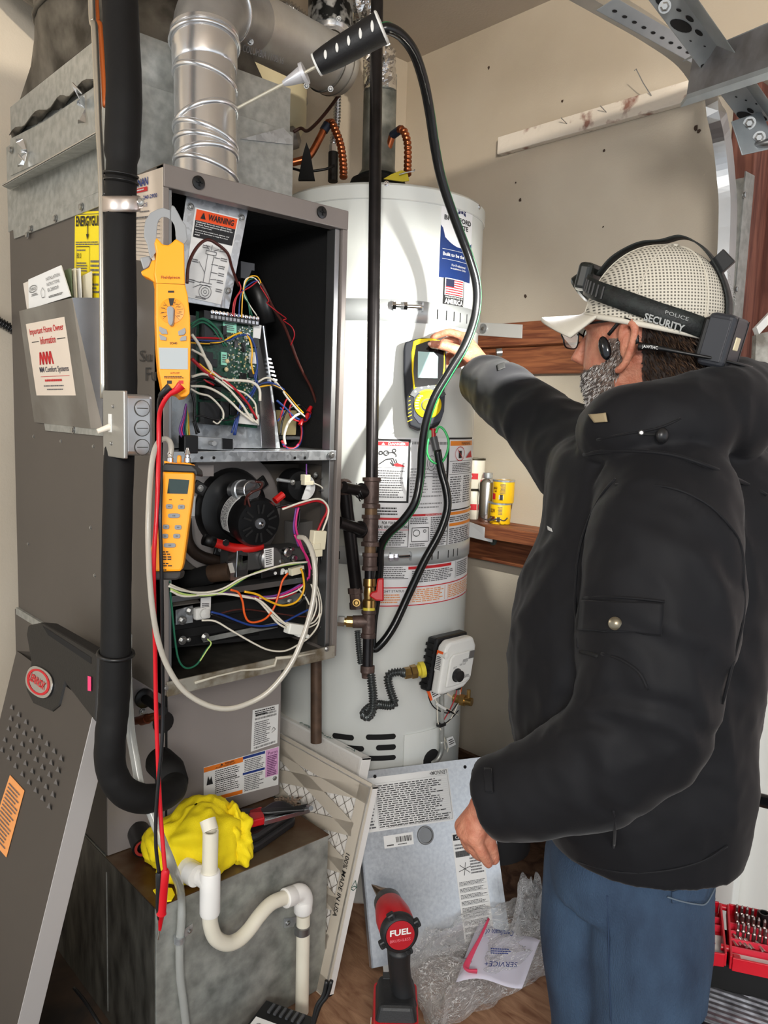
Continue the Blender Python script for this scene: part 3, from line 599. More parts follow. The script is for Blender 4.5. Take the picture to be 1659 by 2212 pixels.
for c, pts, r in (('w',[(414,722),(430,745),(444,775),(455,798),(462,806),(485,820),(520,822),(545,826),(560,840),(562,866)],.0026), ('w',[(414,755),(440,770),(455,790),(456,804),(450,812)],.002), ('w',[(414,814),(440,808),(465,818),(495,842),(520,870),(540,900),(558,915)],.0024),
  ('w',[(412,834),(445,836),(475,850),(500,870),(520,890),(548,912)],.0022), ('w',[(412,840),(430,850),(452,856),(472,874),(482,890),(482,905)],.0018), ('w',[(480,822),(505,840),(530,850),(550,870),(554,890),(556,912)],.0018),
  ('r',[(414,775),(440,800),(462,818)],.003), ('r',[(455,800),(490,826),(515,848),(535,872),(555,905)],.0024), ('y',[(430,786),(450,802),(470,812)],.002), ('k',[(412,820),(440,815),(460,820),(500,848),(540,880),(552,910)],.0018), ('k',[(412,830),(445,822),(465,830)],.0016),
  ('r',[(440,820),(462,832)],.0018), ('k',[(414,848),(420,875),(420,905),(430,935)],.002), ('k',[(418,905),(430,898),(460,905),(490,908),(510,900),(525,880)],.0014), ('k',[(418,910),(422,925),(425,938)],.002), ('w',[(460,910),(470,915),(480,905)],.0014)):
    wire(c, pts, r, 1.172)
for c, pts, r in (('w',[(556,826),(575,816),(592,822),(608,840),(620,858),(640,882),(658,900)],.0018), ('k',[(560,830),(580,830),(600,838),(612,845)],.0018), ('b',[(556,832),(580,826),(602,834),(614,842)],.0018), ('y',[(560,836),(585,832),(604,838),(620,852),(640,876),(655,892)],.0016), ('k',[(610,842),(622,856),(645,885),(660,905)],.0014)):
    wire(c, pts, r, 1.195)
for c, pts, r in (('w',[(616,960),(614,940),(622,915),(635,900),(648,893)],.0028), ('k',[(606,940),(610,910),(622,885),(645,875),(662,885),(668,900)],.002), ('r',[(604,908),(612,880),(620,862),(630,868),(625,885),(632,905),(660,910),(672,890)],.0018), ('b',[(598,865),(615,880),(635,900),(655,908),(668,902),(668,890)],.002),
  ('r',[(608,952),(618,966),(635,968),(648,955),(652,935),(650,915)],.0022), ('b',[(610,958),(625,970),(645,962),(652,940),(652,920)],.0022), ('p',[(612,962),(630,972),(646,958)],.0018), ('b',[(600,910),(612,892),(605,880)],.0016)):
    wire(c, pts, r, 1.225)
for x, y in ((666,890), (660,905), (648,918)): MB().cyl(LY(x, y, 1.222), LY(x+6, y-12, 1.222), .005, .0035, 10).build('wire_nut', red, fu, smooth=2)
# left loom below the clamp meter
for i, c in enumerate('vpbgly'): wire(c, [(402,872+i*2),(396+i*2,900),(388+i*4,930),(400+i*2,958)], .0016, 1.17+.003*i)
MB().cbox(LY(407,960,1.17), .026, .02, .03).build('loom_connector', black, fu, bevel=.002)
# lower compartment looms
for c, pts, r, Y in (
  ('g',[(362,1262),(385,1278),(420,1286),(465,1284),(500,1268),(535,1245),(565,1234),(610,1222),(662,1216)],.002,1.165), ('l',[(368,1272),(400,1284),(450,1286),(480,1278),(515,1256),(550,1238),(600,1224),(660,1214)],.0018,1.160), ('w',[(364,1266),(395,1276),(440,1280),(480,1272),(520,1250),(560,1236),(620,1218),(664,1214)],.0018,1.158),
  ('w',[(366,1262),(390,1272),(430,1282),(500,1284),(545,1292),(570,1306),(588,1328),(602,1340),(622,1352)],.002,1.162), ('w',[(368,1276),(400,1288),(470,1282),(530,1290),(555,1296),(575,1316),(598,1344),(618,1357)],.002,1.16), ('w',[(550,1292),(568,1302),(592,1325),(612,1344),(624,1350)],.002,1.157),
  ('o',[(498,1274),(515,1280),(524,1300),(528,1325),(536,1341),(552,1344),(575,1335),(592,1312),(603,1280),(610,1255),(622,1238)],.002,1.158), ('y',[(528,1278),(555,1284),(580,1298),(610,1308),(640,1300),(656,1275),(655,1245),(650,1228)],.0021,1.155), ('k',[(655,1230),(661,1255),(659,1285),(645,1305),(620,1312),(585,1302)],.0018,1.16),
  ('p',[(500,1284),(540,1292),(590,1292),(630,1276),(655,1262),(668,1245)],.0018,1.166), ('v',[(480,1280),(540,1288),(585,1288),(620,1278),(650,1262)],.0018,1.168), ('b',[(520,1286),(560,1292),(605,1288),(645,1272)],.0018,1.17), ('r',[(540,1290),(600,1294),(640,1280)],.0014,1.163), ('w',[(560,1292),(600,1291),(640,1277),(658,1262)],.0014,1.161),
  ('b',[(456,1322),(480,1328),(510,1340),(540,1350),(575,1352),(610,1345),(640,1330),(668,1316)],.0021,1.17), ('k',[(455,1326),(490,1338),(530,1350),(560,1356),(600,1352)],.002,1.172), ('n',[(460,1330),(520,1316),(590,1324),(650,1332),(690,1330)],.0016,1.175),
  ('w',[(436,1340),(465,1342),(500,1362),(545,1388),(580,1404),(615,1406),(645,1392),(668,1376),(686,1352),(692,1325)],.0018,1.17), ('k',[(640,1395),(672,1380),(694,1350),(700,1300)],.0014,1.18),
  ('w',[(664,1350),(680,1342),(690,1322),(688,1290),(680,1260),(683,1230),(686,1195)],.0016,1.172), ('w',[(666,1356),(684,1346),(694,1325),(692,1290),(676,1240)],.0014,1.174), ('w',[(664,1352),(678,1330),(684,1300),(672,1262)],.0016,1.168), ('w',[(645,1272),(660,1290),(668,1306)],.0016,1.16),
  ('g',[(366,1256),(372,1320),(378,1380),(386,1425),(402,1443),(425,1435),(445,1405),(456,1392)],.0018,1.165), ('l',[(432,1428),(446,1406),(456,1390),(448,1380)],.0012,1.163),
  ('r',[(610,1098),(650,1090),(680,1082),(702,1088),(706,1105),(696,1125),(686,1148)],.0026,1.165), ('w',[(610,1100),(655,1084),(690,1078),(708,1094),(708,1115),(696,1148)],.002,1.162), ('k',[(596,1096),(630,1090),(660,1086),(690,1082)],.0026,1.17),
  ('p',[(645,1096),(640,1120),(640,1145),(650,1175),(660,1200),(668,1225),(668,1250)],.0022,1.17), ('v',[(640,1096),(635,1130),(636,1150),(645,1180)],.002,1.175), ('k',[(648,1100),(645,1130),(636,1160)],.002,1.18), ('p',[(636,1155),(652,1185),(664,1205),(672,1230)],.002,1.165),
  ('w',[(678,1044),(692,1050),(700,1058)],.0014,1.185), ('v',[(662,1002),(662,1020),(662,1030)],.0014,1.19),
  ('k',[(694,1200),(697,1250),(695,1300),(690,1340)],.003,1.185), ('k',[(700,1220),(702,1260),(697,1310)],.002,1.18), ('k',[(688,1060),(706,1064),(704,1040),(690,1034)],.0014,1.19),
  ('n',[(540,1095),(536,1075),(545,1060)],.0018,1.17)):
    wire(c, pts, r, Y)
cream = MATS['cream_plastic']
cn = MB().cbox(LY(686,1166,1.165), .030, .016, .036, Matrix.Rotation(.1,3,'Y')).build('harness_connector', cream, fu, bevel=.002); MB().cbox(LY(681,1180,1.16), .018, .01, .012).build('latch', cream, cn, bevel=.001)
MB().cbox(LY(683,1194,1.165), .02, .014, .014).build('connector_neck', cream, cn, bevel=.001)
cn = MB().cbox(LY(640,1359,1.16), .045, .018, .020, Matrix.Rotation(.28,3,'Y')).build('harness_connector', mat('white_nylon', (236,236,228), .35), fu, bevel=.002); MB().cbox(LY(652,1372,1.16), .026, .014, .007, Matrix.Rotation(.28,3,'Y')).build('latch', MATS['white_nylon'], cn, bevel=.001)
for x, y in ((489,1186), (552,1184)): MB().lathe(LY(x-2 if x < 500 else x-14, y-14, 1.19), (0,-1,0), [(.006,0), (.006,.003), (0,.003)], 12).build('flange_nut', chrome, fu, smooth=2)
slab('side_junction_box', ((640,1130),(700,1122),(700,1195),(640,1195)), 1.235, .04, mat('warm_grey_box', (88,86,84), .5))
slab('upper_small_label', ((411,1072),(423,1072),(421,1115),(410,1115)), 1.27, .001, paper)
slab('deck_tab', ((428,1004),(462,1004),(462,1029),(428,1029)), 1.20, .002, taupeL)
MB().ball(LY(437,1142,1.27), .0035, 8).build('plug_hole', blackm, fu)
# service sticker, hand lettering and energy label on the left side face (X = FX0)
def SX(x, y, e=.0012): return onX(x, y, FX0-e)
def xframe(bl, br, tl, tr=None, e=.0012): return Frame(SX(*bl, e), SX(*br, e), SX(*tl, e), (-1,0,0), eps=.0007, tr=SX(*tr, e) if tr else None)
F = xframe((284,560), (351,570), (284,383), (351,361), )
st = MB().quadslab(F.at(0,0,0), F.at(1,0,0), F.at(1,1,0), F.at(0,1,0), (.001,0,0)).build('service_sticker', mat('aged_paper', (216,202,186), .6), fu)
txt(F, 'BRENNAN', -.14,.855,.57,.945, blue, st, bold=.03); rect(F, .02,.79,.55,.84, redi, st, k=2); lines(F, .05,.80,.52,.83, 1, paper, st, k=3)
txt(F, '-240-2900', .38,.70,.86,.745, blue, st, bold=.02); txt(F, 'RCE', .35,.62,.55,.66, blue, st); lines(F, .3,.55,.7,.58, 1, inkg, st)
for i in range(11): rect(F, .05, .06+i*.042, .95, .064+i*.042, inkg, st, k=2)
lines(F, .1,.48,.7,.52, 1, inkg, st)
F = xframe((303,806), (336,806), (303,757), (336,757))
txt(F, 'Su', .0,.5,.75,1, ink, fu, name='handwriting'); txt(F, 'Fu', .4,-.35,1.1,.25, ink, fu, name='handwriting')
F = xframe((160,642), (227,645), (162,458), (228,455))
eg = MB().quadslab(F.at(0,0,0), F.at(1,0,0), F.at(1,1,0), F.at(0,1,0), (.001,0,0)).build('energy_label', mat('label_yellow', (238,214,22), .55), fu)
txt(F, 'ENERGYGUIDE', .06,.83,.98,.95, ink, eg, bold=.03)
MB().add([F.at(.42,.74,3), F.at(.50,.74,3), F.at(.46,.67,3)], [(0,1,2)]).build('arrow_head', ink, eg); rect(F, .45,.72,.475,.86, ink, eg, k=3)
frameline(F, .08,.22,.52,.60, ink, eg, t=.008); txt(F, '80.0', .1,.46,.25,.52, ink, eg); lines(F, .1,.54,.45,.57, 1, inkg, eg); lines(F, .1,.3,.48,.42, 4, inkg, eg); lines(F, .06,.61,.95,.66, 2, inkg, eg); lines(F, .56,.25,.95,.45, 4, inkg, eg); rect(F, .05,.965,.95,.972, inkg, eg, k=2); lines(F,.1,.05,.9,.18,3,inkg,eg)
for x, y in ((73,943),(132,953),(202,964),(61,1175),(196,1140),(205,1243)): screw(SX(x, y, .0), (-1,0,0), .003, fu)
# edge seam along the bottom of the side
MB().box((FX0-.006, FY0+.2, FZ0-.012), (FX0, FY1, FZ0+.004)).build('bottom_seam', galvd, fu)
# ---------------------------------------------------------------- document holder
dh = thing('document_holder', 'sloping galvanised pocket for papers on the furnace side', 'pocket', onX(150,930,FX0-.002))
a0, a1, a2, a3 = (152,668), (218,643), (218,920), (75,910)
# front face stands off at the top, meets the panel at the bottom
XO = FX0-.055
tl = onX(41,672,XO); tr_ = onX(156,643,XO); br = onX(196,926,FX0-.006); bl = onX(74,912,FX0-.006)
MB().quadslab(tl, tr_, br, bl, (.0015,0,0)).build('front_plate', mat('pocket_zinc', (150,148,142), .45, .6, col2=(126,122,116), vscale=10), dh)
MB().quadslab(tr_, onX(222,643,FX0-.003), onX(222,926,FX0-.003), br, (0,.0015,0)).build('side_plate', mat('pocket_zinc_bright', (200,200,202), .22, .95, var=.3, vscale=6, rvar=.1), dh)
MB().quadslab(onX(95,912,FX0-.004), onX(222,928,FX0-.004), onX(222,942,FX0-.004), onX(98,930,FX0-.004), (.002,0,0)).build('mounting_lip', galvd, dh)
screw(onX(158,929,FX0-.005), (-1,0,0), .005, dh)
def fr(px, py):  # point on sloping front plate
    n = (tr_-tl).cross(bl-tl).normalized(); return onPl(px, py, tl, n)
nF = (tr_-tl).cross(bl-tl).normalized(); nF = nF if nF.x < 0 else -nF
F = Frame(fr(80,854), fr(165,854), fr(57,700), nF, tr=fr(140,684))
hs = MB().quadslab(F.at(0,0,1), F.at(1,0,1), F.at(1,1,1), F.at(0,1,1), nF*.0005).build('owner_sticker', mat('sticker_cream', (226,212,196), .55), dh)
txt(F, 'Important Home Owner', .08,.82,.95,.93, redi, hs, k=3, bold=.01); txt(F, 'Information', .33,.70,.72,.80, redi, hs, k=3, bold=.01)
rect(F, .1,.74,.29,.75, ink, hs, k=3); rect(F, .76,.74,.96,.75, ink, hs, k=3)
mb = MB()
for i in range(4):
    x = .22+i*.085; mb.add([F.at(x,.43,3), F.at(x+.035,.43,3), F.at(x+.085,.6,3), F.at(x+.04,.6,3)], [(0,1,2,3)]); mb.add([F.at(x+.085,.43,3), F.at(x+.12,.43,3), F.at(x+.085,.6,3), F.at(x+.05,.6,3)], [(0,1,2,3)])
mb.build('emblem', redi, hs)
txt(F, 'MM Comfort Systems', .2,.30,.93,.40, mat('navy_ink', (50,50,70), .6), hs, k=3, bold=.01); rect(F, .2,.262,.93,.268, redi, hs, k=3); lines(F, .3,.195,.8,.225, 1, redi, hs, k=3, fill=1); lines(F, .25,.12,.85,.15, 1, inkg, hs, k=3); lines(F, .32,.07,.8,.1, 1, inkg, hs, k=3)
# papers in it
def sheet(name, label, q, X, m, grp=None):
    o = MB().quadslab(*[onX(x, y, X) for x, y in q], (.002,0,0)).build(name, m)
    return tag(o, label, 'booklet', grp)
bk = sheet('booklet', 'white instruction booklet standing front-most in the pocket', ((61,604),(131,573),(152,640),(62,668)), FX0-.046, paper)
F = Frame(onX(62,664,FX0-.0465), onX(150,640,FX0-.0465), onX(61,606,FX0-.0465), (-1,0,0), tr=onX(131,576,FX0-.0465))
for i, s in enumerate(('INSTALLATION', 'INSTRUCTIONS', 'EL280DF')): txt(F, s, .55,.72-i*.19,.93-.05*i,.83-i*.19, inkg, bk)
linework(F, [circ(.15,.62,.12,1)], .0005, ink, bk); txt(F, 'LENNOX', .06,.56,.24,.68, ink, bk); lines(F, .55,.12,.9,.2, 2, ink, bk); linework(F, [[(.38,.2),(.36,.4),(.42,.55),(.47,.4),(.45,.2),(.38,.2)]], .0005, inkg, bk); lines(F, .1,.35,.3,.45, 2, inkg, bk)
sheet('booklet', 'rear white booklet peeking out left of the front-most one', ((50,612),(70,604),(75,660),(58,668)), FX0-.040, mat('aged_paper2', (214,206,196), .6))
for i, (x, lab, mm) in enumerate(((143,'green-edged booklet in the middle of the pocket',mat('booklet_green',(96,110,84),.6)), (153,'cream booklet right of the green-edged one',mat('booklet_cream',(222,214,190),.6)), (163,'white booklet in the pocket, next to the widest folded sheet',paper))):
    sheet('booklet', lab, ((x-4,584),(x+9,579),(x+12,645),(x+2,645)), FX0-.034+.007*i, mm)
sheet('folded_sheet', 'widest folded cream sheet at the right end of the pocket', ((173,598),(197,586),(197,643),(176,643)), FX0-.010, mat('booklet_cream',(222,214,190),.6))
# ---------------------------------------------------------------- ducts over the furnace
sd = thing('supply_plenum', 'galvanised sheet plenum box sitting on the furnace top', 'duct', (FX0, 1.335, FZ1))
Z2 = 1.868; Zt = onX(628,285,FX1).z+1.5*0
Y0 = 1.335
MB().box((FX0, Y0, Z2), (FX1, 1.88, 2.045)).build('box', galvd, sd, bevel=.001)
MB().box((FX0+.01, Y0+.012, 2.045), (FX1-.0, 1.88, 2.13)).build('upper_collar', galvd, sd, bevel=.001)
fo = MB().quadslab(onY(520,300,Y0-.004), onY(632,312,Y0-.004), onY(632,296,Y0-.004), onY(612,276,Y0-.004), (0,.002,0)).build('bent_tab', galv, sd)
# left face seams
XL = FX0
def sx(x, y, X=XL): return onX(x, y, X)
def lband(name, q, X, t, m, bev=.0006): return MB().quadslab(*[onX(x, y, X) for x, y in q], (t,0,0)).build(name, m, sd, bevel=bev)
lband('seam_strip', ((28,494),(218,412),(218,444),(30,516)), XL-.004, .004, galvd)
lband('side_face', ((44,386),(214,310),(218,412),(28,496)), XL-.002, .002, galvd)
MB().quadslab(onX(5,402,XL-.045), onX(212,286,XL-.045), onX(216,318,XL-.002), onX(22,410,XL-.002), (0,0,.0012)).build('drive_cleat_lip', galvd, sd)
MB().quadslab(onX(5,402,XL-.045), onX(212,286,XL-.045), onX(212,281,XL-.045), onX(5,397,XL-.045), (.002,0,0)).build('lip_edge', shiny, sd)
lband('upper_side_face', ((22,300),(205,205),(214,292),(22,380)), XL-.002, .002, galvd)
mb = MB(); q1 = [onX(x, y, XL-.008) for x, y in ((20,292),(60,258),(110,225),(150,200),(205,165))]; q2 = [onX(x, y, XL+.02) for x, y in ((30,300),(65,282),(115,250),(160,220),(208,196))]
mb.grid(lambda u, v: (lambda i: q1[i].lerp(q1[min(i+1,4)], u*4-i).lerp(q2[i].lerp(q2[min(i+1,4)], u*4-i), v) + Vector((0,0,.006*math.sin(u*23+v*5))))(min(3, int(u*4))), 24, 4)
mb.build('torn_flashing', galvdark, sd, smooth=True, thick=.0015)
for x, y in ((60,508),(67,494),(120,472),(176,447),(24,324)): screw(onX(x, y, XL-.005), (-1,0,0), .0055, sd)
for (x, y) in ((183,235), (58,330)):
    c = onX(x, y, XL-.004); R = random.Random(x); mb = MB()
    for k in range(5):
        a = Vector((-.004, R.uniform(-.012,.012), R.uniform(-.03,.03))); b2 = a+Vector((-.012,R.uniform(-.01,.01),R.uniform(-.015,.015)))
        mb.quadslab(c, c+a, c+b2, c+b2+Vector((.002,.006,-.004)), (.001,0,.001))
    mb.build('curled_metal', shiny, sd)
# big tarnished transition duct rising to the ceiling at the left
rd_ = thing('transition_duct', 'large tarnished round transition duct at the top left', 'duct', (FX0, 1.5, 2.13))
def rectring(x0, x1, y0, y1, z, n=32):
    out = []
    for k in range(n):
        a = 2*PI*(k+.5)/n; c, s = math.cos(a), math.sin(a); m = max(abs(c), abs(s)); out.append(Vector(((x0+x1)/2+(x1-x0)/2*c/m, (y0+y1)/2+(y1-y0)/2*s/m, z)))
    return out
def rring(c, r, ax, n=32, rx=None):
    M = rot_to(ax); out = []
    c = Vector(c); ax = Vector(ax).normalized()
    e1 = Vector((1,0,0)); e1 = (e1-ax*e1.dot(ax)).normalized(); e2 = ax.cross(e1)
    return [c + e1*r*math.cos(2*PI*(k+.5)/n) + e2*r*math.sin(2*PI*(k+.5)/n) for k in range(n)]
base = rectring(.60, .955, 1.38, 1.86, 2.13); neck = rring((.775,1.60,2.24), .205, (0,.0,1))
MB().rings([base, [a.lerp(b, .5) for a, b in zip(base, neck)], neck]).build('square_to_round', galvdark, rd_, smooth=2)
r1 = rring((.775,1.60,2.30), .212, (-.02,.05,1)); r2 = rring((.74,1.66,2.42), .24, (-.3,.2,1)); r3 = rring((.67,1.70,2.505), .262, (-.28,.15,1))
MB().rings([neck, r1]).build('neck', galvdark, rd_, smooth=2); MB().rings([r1, r2, r3]).build('flared_elbow', galvdark, rd_, smooth=2)
for rr in (r1, neck): MB().tube(rr+[rr[0]], .006, 8, cap=False).build('bead', galvdark, rd_, smooth=True)
# ---------------------------------------------------------------- double-wall vent pipe on the furnace
vp = thing('vent_pipe', 'bright round metal vent pipe with spiral beads rising from the furnace', 'vent pipe', P(445,395,1.33))
pb = P(446,400,1.335); ptp = P(442,95,1.35); VR = .0522
ax = (ptp-pb).normalized(); Lp = (ptp-pb).length
vent = mat('vent_aluminium', (226,227,229), .25, .88, bump=.35, bscale=9, rvar=.06, vscale=12)
MB().lathe(pb, ax, [(VR,-.02), (VR,Lp)], 48).build('pipe_length', vent, vp, smooth=2)
def vc(y): return pb.lerp(ptp, (400-y)/305)
for y, tilt in ((372,.30), (346,-.12), (300,.34), (262,-.34), (178,.26), (322,.16)):
    c = vc(y); e = []
    for k in range(41):
        q = RT*math.cos(2*PI*k/40) + (-FW)*math.sin(2*PI*k/40); q = (q-ax*q.dot(ax)).normalized()*VR*.975
        e.append(c + q - ax*tilt*q.dot(RT))
    MB().tube(e, .0052, 10, cap=False).build('spiral_bead', vent, vp, smooth=True)
MB().lathe(vc(146), ax, [(VR+.001,-.004), (VR+.003,.0), (VR+.003,.05), (VR+.006,.052), (VR+.006,.058), (VR+.002,.06)], 48).build('coupling', vent, vp, smooth=2)
path = [vc(104), P(443,74,1.355), P(452,40,1.38), P(474,22,1.43), P(500,26,1.49), P(530,44,1.56)]
sp = spline(path, 4)
MB().tube(sp, lambda t: VR*(1.02+.14*t), 40).build('elbow', mat('elbow_zinc', (196,197,198), .33, .8, var=.25, vscale=14, bump=.1), vp, smooth=2)
for i in (1, 12):
    t = (sp[i+1]-sp[i-1]).normalized(); e = [sp[i] + rot_to(t)@Vector((VR*1.10*math.cos(2*PI*k/40), VR*1.10*math.sin(2*PI*k/40), 0)) for k in range(41)]
    MB().tube(e, .004, 8, cap=False).build('elbow_bead', vent, vp, smooth=True)
hd = thing('vent_connector', 'dull grey horizontal vent pipe running right to the water heater tee', 'vent pipe', P(620,110,1.7))
h0 = P(530,44,1.57); h1 = P(722,142,1.78)
hz = mat('connector_zinc', (190,190,187), .42, .65, col2=(156,146,134), vscale=6, bump=.1)
MB().lathe(h0, h1-h0, [(.061,0), (.061,(h1-h0).length)], 48).build('pipe_length', hz, hd, smooth=2)
MB().lathe(h1, h1-h0, [(.0625,-.03), (.0635,0), (.058,.02), (.030,.04), (0,.045)], 48).build('end_cap', hz, hd, smooth=2)
t = (h1-h0).normalized()
for c in (h1-t*.03, h1-t*.004): 
    M = rot_to(t); MB().tube([c+M@Vector((.0635*math.cos(2*PI*k/40), .0635*math.sin(2*PI*k/40), 0)) for k in range(41)], .0015, 6, cap=False).build('seam_bead', galvdark, hd, smooth=True)
for x, y in ((541,90), (662,185), (714,192)): screw(P(x, y, 1.505 if x < 600 else 1.70), -ray(x, y), .0045, hd)
_F = Frame(P(524,112,1.48), P(612,140,1.56), P(526,96,1.48), -FW); txt(_F, 'COLUMBIA 11/08/16', 0,0,1,1, inkg, hd)
# riser above the tee
rs = thing('vent_riser', 'spangled galvanised riser going up above the horizontal vent', 'vent pipe', P(712,95,1.82))
MB().cyl(P(714,66,1.83), Vector((P(712,-60,1.83).x, P(712,-60,1.83).y, ZC-.002)), .052, seg=40).build('riser_pipe', spang, rs, smooth=2)
MB().lathe(P(714,112,1.83), P(714,60,1.83)-P(714,112,1.83), [(.040,0), (.040,.012), (.044,.016), (.040,.022), (.040,.03), (.044,.034), (.040,.04), (.046,.05), (.052,.055)], 40).build('adaptor_collar', vent, rs, smooth=2)
screw(P(732,40,1.78), -ray(732,40), .004, rs)
fx = thing('foil_duct', 'crumpled foil-wrapped flue beside the black gas pipe', 'duct', P(795,60,1.95))
def crumple(path, r, seed, amp=.006, seg=22, n=6):
    sp = spline(path, n); rings = []
    for i, p in enumerate(sp):
        t = (sp[min(i+1,len(sp)-1)]-sp[max(i-1,0)]).normalized(); M = rot_to(t)
        rings.append([p + M@Vector((math.cos(2*PI*k/seg), math.sin(2*PI*k/seg), 0))*(r + amp*noise.noise(Vector((k*.9, i*.8, seed))*1.7)*1.6) for k in range(seg)])
    return MB().rings(rings)
crumple([P(775,-30,1.9), P(785,30,1.93), P(808,80,1.98), P(820,130,2.02)], .036, 3, .010).build('foil_wrap', foil, fx)
crumple([P(820,110,2.03), P(820,150,2.04), P(820,196,2.05)], .042, 9, .004).build('foil_collar', foil, fx)
xf = thing('flexible_conduit', 'short curved ribbed metal conduit behind the horizontal vent', 'conduit', P(630,30,1.95))
helix_tube(spline([P(588,26,1.95), P(606,12,1.95), P(635,22,1.95), P(668,52,1.97)], 8), .0130, 13, .0028).build('ribbed_conduit', shiny, xf, smooth=True)
# ================================================================ WATER HEATER
TC = (1.372, 1.523); TR = .25; TZ0, TZ1 = ZP, 1.5+.505
def ont(px, py, r=TR):    # ray - cylinder hit (near side)
    d = ray(px, py); ox, oy = EYE.x-TC[0], EYE.y-TC[1]
    a = d.x*d.x+d.y*d.y; b = 2*(ox*d.x+oy*d.y); c = ox*ox+oy*oy-r*r; D = max(0, b*b-4*a*c)
    return EYE + d*((-b-math.sqrt(D))/(2*a))
def tang(p): return math.atan2(p.y-TC[1], p.x-TC[0]) % (2*PI)
def cyf(x0, y0, x1, y1, eps=.0008, r=TR):  # frame from pixel corners (top-left, bottom-right)
    a = ont(x0, y0, r); b = ont(x1, y1, r); return CylFrame(TC, r, tang(a), tang(b), (ont(x0, y1, r).z+b.z)/2, (ont(x1, y0, r).z+a.z)/2, eps)
wh = thing('water_heater', 'tall light grey water heater tank strapped in the corner', 'water heater', (TC[0], TC[1], ZP))
MB().lathe((*TC, ZP), (0,0,1), [(TR-.01,0), (TR,.012), (TR,TZ1-ZP-.035)], 96).build('tank_jacket', enamel, wh, smooth=2)
MB().lathe((*TC, TZ1-.036), (0,0,1), [(TR+.0015,0), (TR+.0035,.002), (TR+.0035,.030), (TR-.002,.036), (TR-.03,.042), (0,.05)], 96).build('top_lid', enamel, wh, smooth=2)
def radial(p): return Vector((p.x-TC[0], p.y-TC[1], 0)).normalized()
for x, y in ((835,397), (1035,447)): q = ont(x, y, TR+.0035); screw(q, radial(q), .0045, wh, m=chrome)
def straps(y_at, h, label_parts):
    pass
band = mat('strap_steel', (192,196,198), .32, .3, var=.1, vscale=20)
def strap(name, label, ztop, h, a0, a1):
    t = thing(name, label, 'strap', (TC[0]-TR*.7, TC[1]-TR*.7, ztop-h))
    mb = MB(); mb.grid(lambda u, v: CylFrame(TC, TR, a0, a1, ztop-h, ztop, .0025).at(u, v), 64, 1); mb.build('band', band, t, smooth=True, thick=.0016)
    return t
u0 = ont(800, 645); zt = u0.z; zt_r = ont(1000,664).z
s1 = strap('tank_strap', 'upper slotted steel strap around the water heater', (zt+zt_r)/2, .048, PI*.72, PI*1.72)
ZS1 = (zt+zt_r)/2
s2 = strap('tank_strap', 'lower slotted steel strap around the water heater, across the labels', (ont(900,1180).z+ont(760,1183).z)/2, .042, PI*.72, PI*1.72)
ZS2 = (ont(900,1180).z+ont(760,1183).z)/2
for (t, zz, h, xs) in ((s1, ZS1, .048, (934,953,969,982,996,1009,1020,722)), (s2, ZS2, .042, (931,944,957,979,990,999,742))):
    for x in xs:
        q = ont(x, 900); a = tang(q)
        mb = MB(); mb.grid(lambda u, v: CylFrame(TC, TR, a-.006, a+.006, zz-h*.75, zz-h*.3, .0036).at(u, v), 1, 1); mb.build('slot', blackm, t)
def bolt(t, pts, r, nuts):
    a, b = pts; MB().cyl(a, b, r, seg=12).build('threaded_bolt', chrome, t, smooth=2)
    d = (b-a).normalized()
    for f in nuts: c = a.lerp(b, f); MB().lathe(c-d*.004, d, [(r*2.1,0), (r*2.1,.008)], 6).build('nut', chrome, t)
    for f in (nuts[0], .99): c = a.lerp(b, f); n = radial(c); MB().cbox(c-n*.006+d*.0, .003, .02, .02, rot_to(d)@Matrix.Rotation(PI/2,3,'Y')).build('lug', galv, t)
bolt(s1, (ont(846,660,TR+.012), ont(914,663,TR+.012)), .0045, (.06,.42))
bolt(s2, (ont(838,1204,TR+.012), ont(888,1201,TR+.012)), .0042, (.12,.35))
# brand label
F = cyf(954,436,1014,606); q = ont(1014,606)
L1 = MB(); L1.grid(lambda u, v: F.at(u, v, .5), 10, 1); L1 = L1.build('brand_label', mat('label_white', (236,236,238), .3), wh, thick=.0004)
mb = MB(); navy = mat('label_navy', (26,52,110), .3)
mb.grid(lambda u, v: F.at(u, v*(.42+.13*(2*abs(u-.56))**2 + (.08 if u < .1 else 0)), 1), 16, 8); mb.build('navy_field', navy, L1)
txt(F, 'BRADFORD', .08,.735,.93,.80, ink, L1, bold=.025); txt(F, 'WHITE', .32,.655,.82,.715, ink, L1, bold=.025); txt(F, 'Built to be the Best', .08,.285,.95,.33, paper, L1, bold=.02)
rect(F, .06,.365,.95,.369, paper, L1, k=2, n=4); rect(F, .06,.24,.95,.244, paper, L1, k=2, n=4); txt(F, 'For Professional', .33,.165,.78,.195, paper, L1); txt(F, 'Installation Only', .31,.12,.8,.15, paper, L1)
mb = MB()
for i in range(3):
    for j in range(2): mb.grid(lambda u, v: F.at(.46+.09*i+.07*u, .84+.045*j+.035*v + .02*math.sin((.09*i+.07*u)*14), 2), 4, 1)
mb.build('pennant_mark', mat('label_indigo', (40,44,90), .4), L1)
F = cyf(958,602,1000,662)
fl_ = MB(); fl_.grid(lambda u, v: F.at(u, v, .6), 8, 1); fl_ = fl_.build('flag_label', ink, wh, thick=.0003)
rect(F, .06,.36,.95,.98, paper, fl_, k=1.5, n=6)
for i in range(7): rect(F, .09, .39+i*.085, .92, .39+i*.085+.042, redi, fl_, k=2, n=6)
rect(F, .09,.68,.46,.95, mat('flag_blue', (40,44,70), .5), fl_, k=2.5, n=3)
txt(F, 'MANUFACTURED IN', .1,.27,.93,.33, paper, fl_); txt(F, 'AMERICA', .07,.06,.95,.24, paper, fl_, bold=.03)
